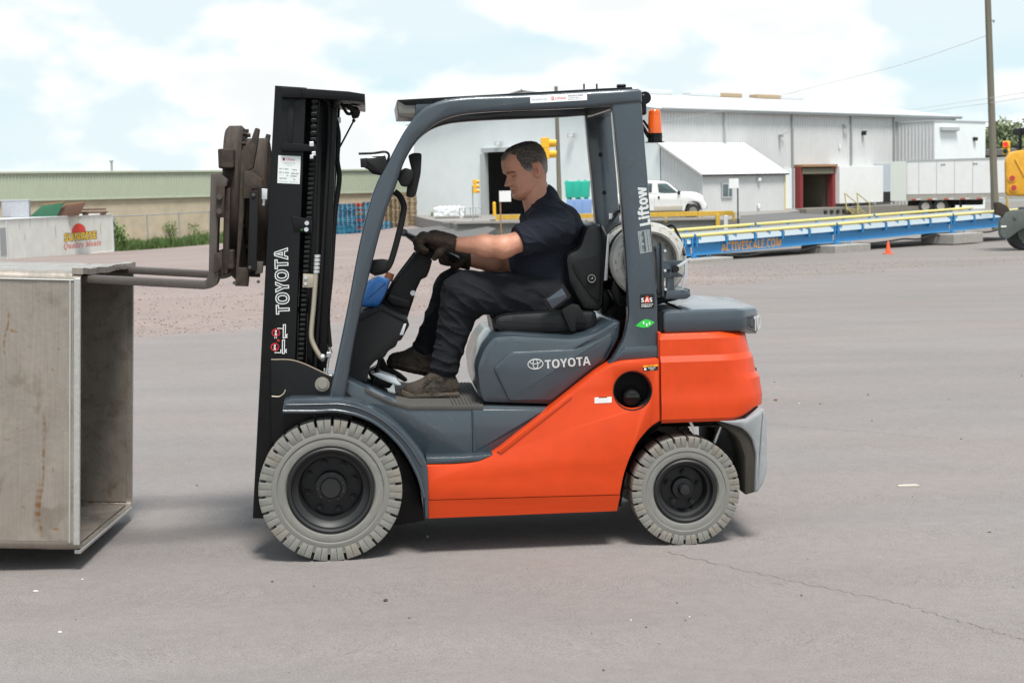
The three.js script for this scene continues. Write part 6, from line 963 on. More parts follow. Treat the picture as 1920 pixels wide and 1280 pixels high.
// ---------------------------------------------------------------- the white warehouse
const C0 = at(1239, 380, 100).setY(0), E1 = V(19.5, 0, -19).normalize(), E2 = V(-19, 0, -19.5).normalize(), FLOOR = -0.2;
const eaveY = yAt(1239, 203, 100);
const onWall = (px) => { const r = ray(px, 350), n = V(-E1.z, 0, E1.x), t = n.dot(C0.clone().sub(camera.position).setY(0)) / n.dot(V(r.x, 0, r.z)); const p = camera.position.clone().addScaledVector(r, t); return p.sub(C0).setY(0).dot(E1); };
const onGable = (px) => { const r = ray(px, 350), n = V(-E2.z, 0, E2.x), t = n.dot(C0.clone().sub(camera.position).setY(0)) / n.dot(V(r.x, 0, r.z)); const p = camera.position.clone().addScaledVector(r, t); return p.sub(C0).setY(0).dot(E2); };
{
  const base = -1.0, g = thing('warehouse', 'large white steel warehouse with ribbed long side and open gable door', 'warehouse', C0.clone().setY(base)); g.rotation.y = Math.atan2(-E1.z, E1.x);
  // local: x along the long side, z out of it (towards the camera), gable wall at x = 0 running to -z
  const H = eaveY - base, GW = onGable(778), LW = 36, ridgeH = 8.28 - base, s0 = onWall(1489), s1 = onWall(1553), doorY = yAt(1520, 313, 110) - base, sill = yAt(1520, 391, 110) - base;
  mesh('long_wall', join([ribbed(s0, H, 0.3, 0.04, 0).translate(0, 0, 0), ribbed(LW - s1, H, 0.3, 0.04, 0).translate(s1, 0, 0), ribbed(s1 - s0, H, 0.3, 0.04, doorY).translate(s0, 0, 0), box(s1 - s0, sill, 0.3, (s0 + s1) / 2, sill / 2, -0.16)]), B.whiteSteel, g);
  for (const px of [1358, 1484, 1594, 1674]) mesh('downpipe', box(0.14, H - 0.2, 0.14, onWall(px), H / 2, 0.12), px === 1358 ? B.trim : B.galv, g);
  mesh('wainscot', box(onWall(1489) - onWall(1470), yAt(1480, 315, 108) - base, 0.06, (onWall(1489) + onWall(1470)) / 2, (yAt(1480, 315, 108) - base) / 2, 0.07), B.smoothWhite, g);
  // gable: smooth panels round the big door
  const d0 = onGable(1010), d1 = onGable(914), dTop = yAt(930, 283, 108) - base, gy = (u) => u < GW / 2 ? lerp(H, ridgeH, u / (GW / 2)) : lerp(ridgeH, H, (u - GW / 2) / (GW / 2));
  const gableShape = [[0, 0.55], [d0, 0.55], [d0, dTop], [d1, dTop], [d1, 0.55], [GW, 0.55], [GW, H], [GW / 2, ridgeH], [0, H]];
  mesh('gable_wall', extrude(gableShape.map(([u, y]) => [-u, y]).reverse(), -0.12, 0, 0).rotateY(-Math.PI / 2).scale(1, 1, 1), B.smoothWhite, g);
  { const m = g.children[g.children.length - 1]; const p = m.geometry; p.computeBoundingBox(); const b = p.boundingBox; if (b.max.z > 1) { p.scale(1, 1, -1); const a = p.attributes.position.array; for (let i = 0; i < a.length; i += 9) for (let k = 0; k < 3; k++) { const t = a[i + k]; a[i + k] = a[i + 3 + k]; a[i + 3 + k] = t; } p.computeVertexNormals(); } p.computeBoundingBox(); p.translate(-p.boundingBox.max.x + 0.10, 0, 0); }
  mesh('foundation', join([box(0.3, 1.1, d0, -0.02, 0.1, -d0 / 2), box(0.3, 1.1, GW - d1, -0.02, 0.1, -(d1 + GW) / 2), box(0.28, 0.75, d1 - d0, 0, 0.0, -(d0 + d1) / 2)]), M2.oldConcrete, g);
  mesh('door_frame', join([box(0.35, dTop - 0.2, 0.42, -0.1, dTop / 2, -d1 - 0.2), box(0.35, dTop - 0.2, 0.3, -0.1, dTop / 2, -d0 + 0.15), box(0.35, 0.3, d1 - d0 + 0.6, -0.1, dTop + 0.14, -(d0 + d1) / 2)]), B.trim, g);
  // inside: floor, back and far walls close the shed
  mesh('inner_shell', join([box(LW - 0.6, 0.1, GW - 0.6, LW / 2 + 0.2, 0.35, -GW / 2), box(LW - 0.4, H - 0.4, 0.1, LW / 2 + 0.2, H / 2, -GW + 0.1), box(0.1, H - 0.2, GW - 0.4, LW - 0.1, H / 2, -GW / 2), box(s0 - 0.1, H - 0.1, 0.05, s0 / 2, H / 2, -0.1), box(LW - s1, H - 0.1, 0.05, (LW + s1) / 2, H / 2, -0.1)]), B.innerWall, g);
  // roof: two ribbed slopes
  const slope = Math.hypot(GW / 2, ridgeH - H), ang = Math.atan2(ridgeH - H, GW / 2);
  for (const s of [1, -1]) { const r = ribbed(LW + 0.7, slope + 0.5, 0.3, 0.05, 0).translate(-0.5, -0.35, 0); r.rotateX(-Math.PI / 2 + ang); if (s > 0) r.translate(0, H + 0.02, 0.12); else { r.rotateY(Math.PI); r.translate(LW - 0.3, H + 0.02, -GW - 0.12); } mesh('roof_slope', r, B.roofSteel, g); }
  mesh('roof_underside', join([1, -1].map((s) => box(LW, 0.05, slope, LW / 2, 0, 0).rotateX(s * ang).translate(0, (H + ridgeH) / 2 - 0.1, s > 0 ? -GW / 4 : -GW * 0.75))), B.innerWall, g);
  mesh('eave_gutter', box(LW + 0.6, 0.2, 0.22, LW / 2, H - 0.06, 0.3), B.galv, g);
  // long ridge ventilators
  for (const [a, b, tan] of [[1196, 1254, 0], [1288, 1384, 1], [1413, 1499, 2]]) { // columns of the photograph to places on the ridge
    const onRidge = (px) => { const r = ray(px, 186), n = V(-E1.z, 0, E1.x), o = C0.clone().addScaledVector(E2, GW / 2), t = n.dot(o.sub(camera.position).setY(0)) / n.dot(V(r.x, 0, r.z)); return camera.position.clone().addScaledVector(r, t).sub(C0).setY(0).dot(E1); };
    const xa = onRidge(a), xb = onRidge(b), mid = lerp(xa, xb, tan === 1 ? 0.57 : tan === 2 ? 0.5 : 1); const v = mesh('ridge_ventilator', box(mid - xa, 0.36, 0.9, (xa + mid) / 2, ridgeH + 0.2, -GW / 2, 0.08), tan === 2 ? std({ color: lin(0.42, 0.31, 0.20), roughness: 0.8, map: rep(wearTex, 1) }) : B.roofSteel, g);
    if (tan) mesh('ridge_ventilator', box(xb - mid, 0.36, 0.9, (xb + mid) / 2, ridgeH + 0.2, -GW / 2, 0.08), tan === 1 ? std({ color: lin(0.42, 0.31, 0.20), roughness: 0.8, map: rep(wearTex, 1) }) : B.roofSteel, g); }
  // wall lamps, camera arm, sign plate
  const wl = (px, py, d) => { const x = onWall(px), y = yAt(px, py, d) - base; return join([box(0.34, 0.26, 0.24, x, y, 0.16, 0.04), box(0.2, 0.08, 0.34, x, y + 0.13, 0.2)]); };
  for (const [px, py, d] of [[1617, 250, 116], [1822, 260, 122]]) if (px < 1700) mesh('wall_lamp', wl(px, py, d), B.dark, g);
  for (const [px, py, d] of [[941, 267, 109], [1078, 252, 104.5]]) { const u = onGable(px), y = yAt(px, py, d) - base; mesh('wall_lamp', join([box(0.3, 0.3, 0.42, -0.3, y, -u, 0.05)]), B.trim, g); mesh('lamp_lens', box(0.06, 0.2, 0.3, -0.46, y - 0.04, -u + 0.1), B.whitePaint, g); }
  { const x = onWall(1460), y = yAt(1460, 253, 107) - base; mesh('camera_arm', join([rod(V(x, y, 0.05), V(x + 0.5, y + 0.3, 0.4), 0.05), box(0.2, 0.18, 0.3, x, y, 0.25, 0.03)]), B.galv, g); }
  { const x = onWall(1583), y = yAt(1583, 236, 113) - base; mesh('bracket_arm', join([box(0.5, 0.12, 0.12, x, y, 0.3), box(0.14, 0.3, 0.2, x - 0.2, y, 0.2)]), B.galv, g); }
  { const x = onWall(1574), y = yAt(1574, 273, 112) - base; mesh('notice_plate', box(0.2, 0.36, 0.03, x, y, 0.08), B.whitePaint, g); }
  // dock opening and what is in it
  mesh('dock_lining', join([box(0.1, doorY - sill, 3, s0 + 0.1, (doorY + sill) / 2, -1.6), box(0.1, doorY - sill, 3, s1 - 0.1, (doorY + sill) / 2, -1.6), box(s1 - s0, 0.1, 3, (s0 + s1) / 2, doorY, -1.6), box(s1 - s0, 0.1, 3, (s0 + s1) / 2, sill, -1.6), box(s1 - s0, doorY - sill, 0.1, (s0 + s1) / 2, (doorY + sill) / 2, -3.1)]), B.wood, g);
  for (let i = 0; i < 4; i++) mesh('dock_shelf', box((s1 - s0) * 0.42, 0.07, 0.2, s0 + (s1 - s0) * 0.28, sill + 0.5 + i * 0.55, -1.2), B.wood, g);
  mesh('dock_shelter', join([box(0.3, doorY - sill + 0.2, 0.5, s0 + 0.1, (doorY + sill) / 2, 0.36, 0.04), box(0.34, doorY - sill + 0.2, 0.5, s1 - 0.12, (doorY + sill) / 2, 0.36, 0.04)]), B.redPaint, g);
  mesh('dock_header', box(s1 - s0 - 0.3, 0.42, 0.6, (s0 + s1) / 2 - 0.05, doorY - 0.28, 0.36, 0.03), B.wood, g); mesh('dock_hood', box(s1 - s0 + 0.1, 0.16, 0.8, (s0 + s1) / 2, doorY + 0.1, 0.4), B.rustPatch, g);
  const w0 = onWall(1554), w1 = onWall(1636); 
  mesh('white_panel', box(w1 - w0, yAt(1595, 311, 113) - yAt(1595, 381, 113), 0.9, (w0 + w1) / 2, (yAt(1595, 311, 113) + yAt(1595, 381, 113)) / 2 - base, 0.5, 0.03), B.whitePaint, g);
  const v0 = onWall(1640), v1 = onWall(1672); mesh('dock_door', box(v1 - v0, 2.1, 0.12, (v0 + v1) / 2, yAt(1656, 334, 116) - base, 0.12), std({ color: lin(0.46, 0.52, 0.56), roughness: 0.6 }), g); mesh('dock_pit', box(v1 - v0 - 0.4, 0.8, 0.1, (v0 + v1) / 2, yAt(1656, 370, 116) - base, 0.14), B.dark, g);
  // annex at the far end
  const ax0 = onWall(1680) + 0.05, aw = 3.2, ay = yAt(1750, 227, 116.7) - base;
  mesh('annex_end_wall', ribbed(aw, ay, 0.3, 0.04, 0).rotateY(-Math.PI / 2).translate(ax0, 0, 0.05), B.whiteSteel, g);
  mesh('annex_wall', box(7.4, ay, aw, ax0 + 3.72, ay / 2, aw / 2 + 0.05), B.smoothWhite, g); mesh('annex_cap', box(7.6, 0.1, aw + 0.1, ax0 + 3.72, ay + 0.04, aw / 2 + 0.05), B.trim, g);
  mesh('roller_hood', box(2.4, 0.3, 0.3, ax0 + 1.9, ay - 0.55, aw + 0.2, 0.04), B.trim, g); mesh('wall_lamp', box(0.4, 0.26, 0.24, ax0 + 5.7, yAt(1822, 260, 120) - base, aw + 0.17, 0.04), B.dark, g);
}
// blue bin in the dock, goods inside the gable door
{
  const p = C0.clone().addScaledVector(E1, onWall(1522) - 0.9).addScaledVector(E2, 1.3).setY(yAt(1522, 389, 110)); const t = solo('dock_bin', join([extrude([[-0.42, 0], [0.42, 0], [0.55, 1.35], [-0.55, 1.35]], -0.45, 0.45, 0.04), box(1.16, 0.08, 1.0, 0, 1.34, 0, 0.02)]), std({ color: lin(0.03, 0.08, 0.22), roughness: 0.6 }), 'blue plastic bin standing inside the red framed dock', 'bin', p); t.rotation.y = -0.6;
  const stackM = std({ color: lin(0.20, 0.15, 0.12), roughness: 0.9, map: rep(wearTex, 0.6) }), q = (u, depth) => C0.clone().addScaledVector(E2, u).addScaledVector(E1, depth).setY(-0.60);
  const u0 = onGable(1005), u1 = onGable(925), words = ['dark stacked sacks seen left inside the warehouse door', 'dark stacked sacks in the middle inside the warehouse door', 'dark stacked sacks at the right inside the warehouse door'];
  for (let i = 0; i < 3; i++) { const g = thing('sack_stack', words[i], 'sacks', q(lerp(u1, u0, (i + 0.4) / 3), 5 + i * 0.6)); const r = rng(60 + i); for (let k = 0; k < 7; k++) mesh('sack', box(1.7, 0.42, 1.2, (r() - 0.5) * 0.2, 0.22 + k * 0.4, (r() - 0.5) * 0.2, 0.16), stackM, g); }
}
// ---------------------------------------------------------------- lean-to shed
{
  const w = 3.4, len = 8.5, base = -0.55, g = thing('lean_to_shed', 'small white ribbed lean-to shed with sloping roof against the warehouse', 'shed', C0.clone().addScaledVector(E2, 0).setY(base)); g.rotation.y = Math.atan2(-E1.z, E1.x);
  const yT = yAt(1238, 268, 100) - base, yE = yAt(1318, 325, 97.6) - base;
  mesh('front_wall', ribbed(len, yE, 0.22, 0.03, 0).translate(0, 0, w), B.whiteSteel, g);
  mesh('end_wall', (() => { const r = ribbed(w, (x) => lerp(yT, yE, x / w), 0.22, 0.03, 0); return r.rotateY(-Math.PI / 2).translate(-0.0, 0, 0.06); })(), B.whiteSteel, g);
  mesh('shed_core', extrude([[0.06, 0], [w - 0.04, 0], [w - 0.04, yE - 0.05], [0.06, yT - 0.08]], -len + 0.06, -0.06, 0).rotateY(-Math.PI / 2), B.trim, g);
  const ang = Math.atan2(yT - yE, w), sl = Math.hypot(w + 0.25, (yT - yE) * 1.05); const r = ribbed(len + 0.5, sl, 0.3, 0.03, 0).rotateX(-Math.PI / 2 + ang).translate(-0.3, yE + 0.02 - 0.12, w + 0.25); mesh('shed_roof', r, B.roofSteel, g);
  mesh('roof_edge', box(len + 0.5, 0.1, 0.06, len / 2 - 0.05, yE - 0.12, w + 0.22), B.dark, g); mesh('verge_board', beam(V(-0.32, yE - 0.1, w + 0.25), V(-0.32, yT + 0.02, 0.02), 0.06, 0.2), B.whitePaint, g);
  const wx = 2.35, wy = yAt(1367, 357, 98.5) - base; const win = group('window', g); mesh('window_frame', join([box(1.1, 0.08, 0.08, wx, wy + 0.42, w + 0.06), box(1.1, 0.08, 0.08, wx, wy - 0.42, w + 0.06), box(0.08, 0.8, 0.08, wx - 0.5, wy, w + 0.06), box(0.08, 0.8, 0.08, wx + 0.5, wy, w + 0.06), box(0.06, 0.8, 0.08, wx + 0.12, wy, w + 0.06)]), B.trim, win); mesh('pane', box(0.94, 0.76, 0.03, wx, wy, w + 0.05), B.glass, win);
  mesh('corner_trim', box(0.14, yE - 0.1, 0.14, len, yE / 2, w), B.paleYellow, g); mesh('wall_lamp', box(0.25, 0.2, 0.2, len * 0.66, yE - 0.45, w + 0.12, 0.04), B.whitePaint, g); mesh('wall_vent', box(0.2, 0.3, 0.12, 5.6, 0.7, w + 0.1, 0.05), B.whitePaint, g);
}
// ---------------------------------------------------------------- raised yard with its retaining wall, ramp and dock platform
{
  const topY = -0.15, pts = [[858, 83], [1100, 80.5], [1345, 79.5], [1392, 82], [1500, 100], [1480, 112], [1250, 135], [800, 135], [770, 118], [800, 100]].map(([px, d]) => at(px, 400, d)), g = extrude(pts.map((p) => [p.x, p.z]), 0, 0.9, 0).rotateX(Math.PI / 2).translate(0, topY, 0);
  structure('raised_yard', g, std({ color: lin(0.26, 0.24, 0.22), roughness: 0.95, map: rep(wearTex, 0.3) }));
  const seg = (p, d) => at(p, 400, d); const e = [[858, 83], [1100, 80.5], [1345, 79.5]].map(([a, b]) => seg(a, b));
  const w = thing('retaining_wall', 'low grey concrete wall carrying the raised yard behind the truck scale', 'wall', e[2].clone().setY(-0.8)); const rel = (p, y) => V(p.x - e[2].x, y + 0.8, p.z - e[2].z);
  for (let i = 0; i < 2; i++) { mesh('wall_face', beam(rel(e[i], -0.47).add(V(0, 0, 0.14)), rel(e[i + 1], -0.47).add(V(0, 0, 0.14)), 0.2, 0.72), std({ color: lin(0.17, 0.175, 0.155), roughness: 0.95, map: rep(wearTex, 0.4) }), w); mesh('coping', beam(rel(e[i], -0.06).add(V(0, 0, 0.12)), rel(e[i + 1], -0.06).add(V(0, 0, 0.12)), 0.45, 0.14, 0.02), M2.concrete, w); }
  // yellow rail on the coping
  const rail = (a, b, n, label) => { const A = seg(...a), Bq = seg(...b), t = thing('guard_rail', label, 'rail', A.clone().setY(topY)); const r = (p, y) => V(p.x - A.x, y, p.z - A.z); mesh('rail_beam', beam(r(A, 0.34), r(Bq, 0.34), 0.09, 0.24, 0.02), B.yellow, t); for (let i = 0; i <= n; i++) { const p = A.clone().lerp(Bq, i / n); mesh('rail_post', box(0.12, 0.42, 0.12, p.x - A.x, 0.16, p.z - A.z), B.yellow, t); } return t; };
  rail([1186, 79.8], [1376, 79.3], 3, 'yellow guard rail below the white pickup'); rail([931, 82.2], [1130, 80], 3, 'yellow guard rail in front of the open warehouse door');
  const pp = seg(1361, 79.3); tag(solo('white_post', box(0.2, 0.75, 0.2, 0, 0.2, 0, 0.02), B.whitePaint, 'short white post at the end of the yellow rail', 'post', V(pp.x, -0.5, pp.z)));
  const yp = seg(1346, 79.1); solo('yellow_post', box(0.2, 0.9, 0.2, 0, 0.25, 0, 0.02), B.yellow, 'yellow post at the corner of the retaining wall', 'post', V(yp.x, -0.55, yp.z));
  // dark ramp beside the wall
  const rp = [[1388, 404, 79], [1470, 398, 84], [1580, 404, 86], [1640, 420, 78], [1500, 426, 72], [1388, 424, 74]].map(([a, b, d]) => at(a, b, d)); const rg = new THREE.BufferGeometry(); const cc = rp.reduce((s, p) => s.add(p), V(0, 0, 0)).multiplyScalar(1 / 6); const pos = []; for (let i = 0; i < 6; i++) { const a = rp[i], b = rp[(i + 1) % 6]; pos.push(cc.x, cc.y, cc.z, b.x, b.y, b.z, a.x, a.y, a.z); const a2 = V(a.x, -1.2, a.z), b2 = V(b.x, -1.2, b.z); pos.push(a.x, a.y, a.z, b.x, b.y, b.z, b2.x, b2.y, b2.z, a.x, a.y, a.z, b2.x, b2.y, b2.z, a2.x, a2.y, a2.z); }
  rg.setAttribute('position', new THREE.Float32BufferAttribute(pos, 3)); rg.computeVertexNormals(); structure('scale_ramp', rg, std({ color: lin(0.12, 0.115, 0.11), roughness: 0.95 }));
  const r2 = [[745, 446, 84], [762, 430, 90], [850, 420, 92], [885, 418, 86], [930, 428, 80], [900, 446, 76]].map(([a, b, d]) => at(a, b, d)); const c2 = r2.reduce((s, p) => s.add(p), V(0, 0, 0)).multiplyScalar(1 / 6), q2 = []; for (let i = 0; i < 6; i++) { const a = r2[i], b = r2[(i + 1) % 6]; q2.push(c2.x, c2.y, c2.z, b.x, b.y, b.z, a.x, a.y, a.z, a.x, a.y, a.z, b.x, b.y, b.z, b.x, -1.6, b.z, a.x, a.y, a.z, b.x, -1.6, b.z, a.x, -1.6, a.z); } const g2 = new THREE.BufferGeometry(); g2.setAttribute('position', new THREE.Float32BufferAttribute(q2, 3)); g2.computeVertexNormals(); structure('yard_ramp', g2, M2.asphaltRamp);
  // dock platform along the wall
  const a = C0.clone().addScaledVector(E1, onWall(1470)).addScaledVector(E2, -1.9), b = C0.clone().addScaledVector(E1, onWall(1690)).addScaledVector(E2, -1.9); const d = thing('dock_platform', 'worn concrete loading platform along the foot of the warehouse wall', 'platform', a.clone().setY(-0.9)); d.rotation.y = Math.atan2(-E1.z, E1.x); const len = a.distanceTo(b); mesh('platform_slab', box(len, 0.72, 1.95, len / 2, 0.36, -1.0, 0.03), M2.oldConcrete, d); for (let i = 0; i < 5; i++) mesh('rubber_bumper', box(0.3, 0.22, 0.14, 2.2 + i * 0.75, 0.45, 0.02, 0.03), B.dark, d);
  // dock steps with yellow handrails
  const s = C0.clone().addScaledVector(E1, onWall(1538)).addScaledVector(E2, -2.0).setY(-0.95), st = thing('dock_steps', 'pale yellow steel steps with sloping handrails below the loading dock', 'steps', s); st.rotation.y = Math.atan2(-E1.z, E1.x);
  for (let i = 0; i < 4; i++) mesh('tread', box(0.3, 0.05, 1.0, 0.35 + i * 0.34, 0.62 - i * 0.17, 0.5), B.paleYellow, st);
  for (const z of [0.0, 1.0]) { mesh('handrail', join([rod(V(0.1, 1.75, z), V(1.75, 0.95, z), 0.04), rod(V(0.1, 1.75, z), V(0.3, 0.75, z), 0.04), rod(V(0.3, 0.75, z), V(1.65, 0.02, z), 0.04), rod(V(1.7, 0.97, z), V(1.72, 0.0, z), 0.04)]), B.paleYellow, st); }
}
// ---------------------------------------------------------------- things on the raised yard
const Y0 = -0.15;
const sit = (px, d) => { const p = at(px, 400, d); return V(p.x, Y0, p.z); };
{
  // stacked insulated tubs
  const tub = (name, px, y, col, label) => { const t = thing(name, label, 'tub', sit(px, 93).setY(y)); t.rotation.y = -0.12; mesh('tub_body', extrude(rounded([[-0.66, 0.12], [0.66, 0.12], [0.72, 1.08, 0.05], [-0.72, 1.08, 0.05]]), -0.6, 0.6, 0.03), col, t); for (const x of [-0.5, 0, 0.5]) mesh('foot_runner', box(0.2, 0.13, 1.1, x, 0.065, 0, 0.02), col, t); for (const x of [-0.58, 0.1, 0.5]) mesh('rim_lug', box(0.14, 0.08, 0.14, x, 1.1, 0.45, 0.02), col, t); for (const x of [-0.24, 0.24]) mesh('side_rib', box(0.05, 0.9, 0.04, x, 0.6, 0.615, 0.015), col, t); return t; };
  tub('insulated_tub', 1087, Y0, std({ color: lin(0.22, 0.34, 0.60), roughness: 0.6 }), 'pale blue plastic tub under the green one'); tub('insulated_tub', 1084, Y0 + 1.08, std({ color: lin(0.02, 0.42, 0.30), roughness: 0.55 }), 'sea green plastic tub stacked on the pale blue one');
  // white covered load behind a concrete block
  const w = thing('covered_load', 'white sheeted load standing against the warehouse wall', 'load', sit(843, 103).setY(-0.6)); mesh('white_cover', netMesh((x, y, z) => { const q = [Math.abs(x) - 0.95, Math.abs(y - 0.55) - 0.5, Math.abs(z) - 0.5]; return Math.hypot(Math.max(q[0], 0), Math.max(q[1], 0), Math.max(q[2], 0)) + Math.min(0, Math.max(...q)) - 0.08 + 0.03 * n3(x * 3, y * 3, z * 3); }, V(-1.2, -0.1, -0.75), V(1.2, 1.3, 0.75), 0.06), std({ color: lin(0.66, 0.68, 0.68), roughness: 0.7 }), w); for (let i = 0; i < 5; i++) mesh('cover_fold', new THREE.SphereGeometry(0.09, 10, 8).scale(1.6, 0.9, 1).translate(-0.6 + i * 0.3, 1.15, 0.1), std({ color: lin(0.66, 0.68, 0.68), roughness: 0.7 }), w);
  const cb = solo('concrete_block', join([box(1.55, 0.62, 0.6, 0, 0.31, 0, 0.06)]), M2.oldConcrete, 'weathered concrete block in front of the white sheeted load', 'block', sit(838, 100.5).setY(-0.62));
  const cg = thing('wire_cage', 'thin steel mesh cage beside the white sheeted load', 'cage', sit(882, 101).setY(-0.55)); const bars = []; for (let i = 0; i <= 4; i++) bars.push(rod(V(-0.7 + i * 0.35, 0, 0.4), V(-0.7 + i * 0.35, 1.05, 0.4), 0.016, 5), rod(V(-0.7 + i * 0.35, 0, -0.4), V(-0.7 + i * 0.35, 1.05, -0.4), 0.016, 5)); mesh('cage_bars', join(bars), B.galv, cg); mesh('cage_frame', join([rod(V(-0.7, 1.05, 0.4), V(0.7, 1.05, 0.4), 0.025, 5), rod(V(-0.7, 0.5, 0.4), V(0.7, 0.5, 0.4), 0.02, 5), rod(V(-0.7, 1.05, -0.4), V(0.7, 1.05, -0.4), 0.025, 5), rod(V(-0.7, 1.05, -0.4), V(-0.7, 1.05, 0.4), 0.025, 5), rod(V(0.7, 1.05, -0.4), V(0.7, 1.05, 0.4), 0.025, 5)]), B.galv, cg); mesh('cage_crate', box(1.0, 0.55, 0.6, 0.05, 0.3, 0, 0.04), M2.oldConcrete, cg);
  for (const [px, len, lab] of [[848, 1.1, 'pale concrete kerb slab nearest the sheeted load'], [905, 1.5, 'pale concrete kerb slab under the small signal post'], [950, 1.9, 'pale concrete kerb slab below the yellow rail']]) solo('kerb_slab', box(len, 0.16, 0.4, 0, 0.08, 0, 0.03), M2.concrete, lab, 'kerb', sit(px, 86).setY(Y0));
  solo('bollard', join([cyl(0.11, 0.11, 1.15, 14).translate(0, 0.57, 0), new THREE.SphereGeometry(0.11, 14, 8).translate(0, 1.15, 0)]), B.signalYellow, 'yellow bollard at the left side of the warehouse door', 'bollard', sit(927, 104).setY(-0.45));
  // signs on posts
  const board = (px, d, py, w, h, foot, pc, label) => { const p = at(px, py, d), t = thing('sign_board', label, 'sign', V(p.x, foot, p.z)); mesh('board', box(w, h, 0.03, 0, p.y - foot, 0.05, 0.01), B.whitePaint, t); t.children[0].rotation.y = 0; mesh('sign_post', rod(V(-w * (pc ? -0.42 : 0.42), -0.3, 0), V(-w * (pc ? -0.42 : 0.42), p.y - foot + h / 2 - 0.1, 0), 0.035, 8), pc ? B.dark : B.rustPatch, t); return t; };
  board(947, 80.6, 368, 0.60, 0.55, -0.5, 0, 'white blank board on a rusty post beside the driver'); board(1376, 78.6, 344, 0.48, 0.48, -0.7, 1, 'white blank board on a dark post before the shed window');
  // traffic signals
  const signal = (px, py, d, n, foot, label, turn, lens, s = 1) => { const p = at(px, py, d), t = thing('traffic_signal', label, 'traffic light', V(p.x, foot, p.z)); t.rotation.y = turn; const y = p.y - foot; mesh('signal_post', rod(V(0, -0.2, -0.12), V(0, y, -0.12), 0.04 * s, 8), B.galv, t);
    for (let i = 0; i < n; i++) { const yy = y + ((n - 1) / 2 - i) * 0.34 * s; mesh('signal_housing', box(0.34 * s, 0.335 * s, 0.26 * s, 0, yy, 0, 0.03), B.signalYellow, t); const vz = new THREE.CylinderGeometry(0.13 * s, 0.14 * s, 0.24 * s, 16, 1, true, -Math.PI * 0.75, Math.PI * 1.5).rotateX(Math.PI / 2).translate(0, yy, 0.24 * s); mesh('visor', vz, B.signalYellow, t); mesh('lens', zcyl(0.125 * s, 0.02, 0, yy, 0.135 * s, 18), lens ? lens[i] : B.dark, t); } return t; };
  signal(1022, 278, 88, 2, Y0, 'yellow two-lamp signal seen side on behind the driver head', Math.PI / 2, null, 1.75); signal(890, 349, 84, 3, Y0, 'small yellow three-lamp signal on a thin post before the white wall', Math.PI / 2, null, 0.72);
  signal(1888, 277, 56, 2, -0.7, 'yellow signal with red and green lamps above the loader', -0.45, [phys({ color: lin(0.7, 0.02, 0.02), roughness: 0.3, emissive: lin(0.5, 0.01, 0.01) }), phys({ color: lin(0.0, 0.07, 0.06), roughness: 0.3 })], 0.72);
}
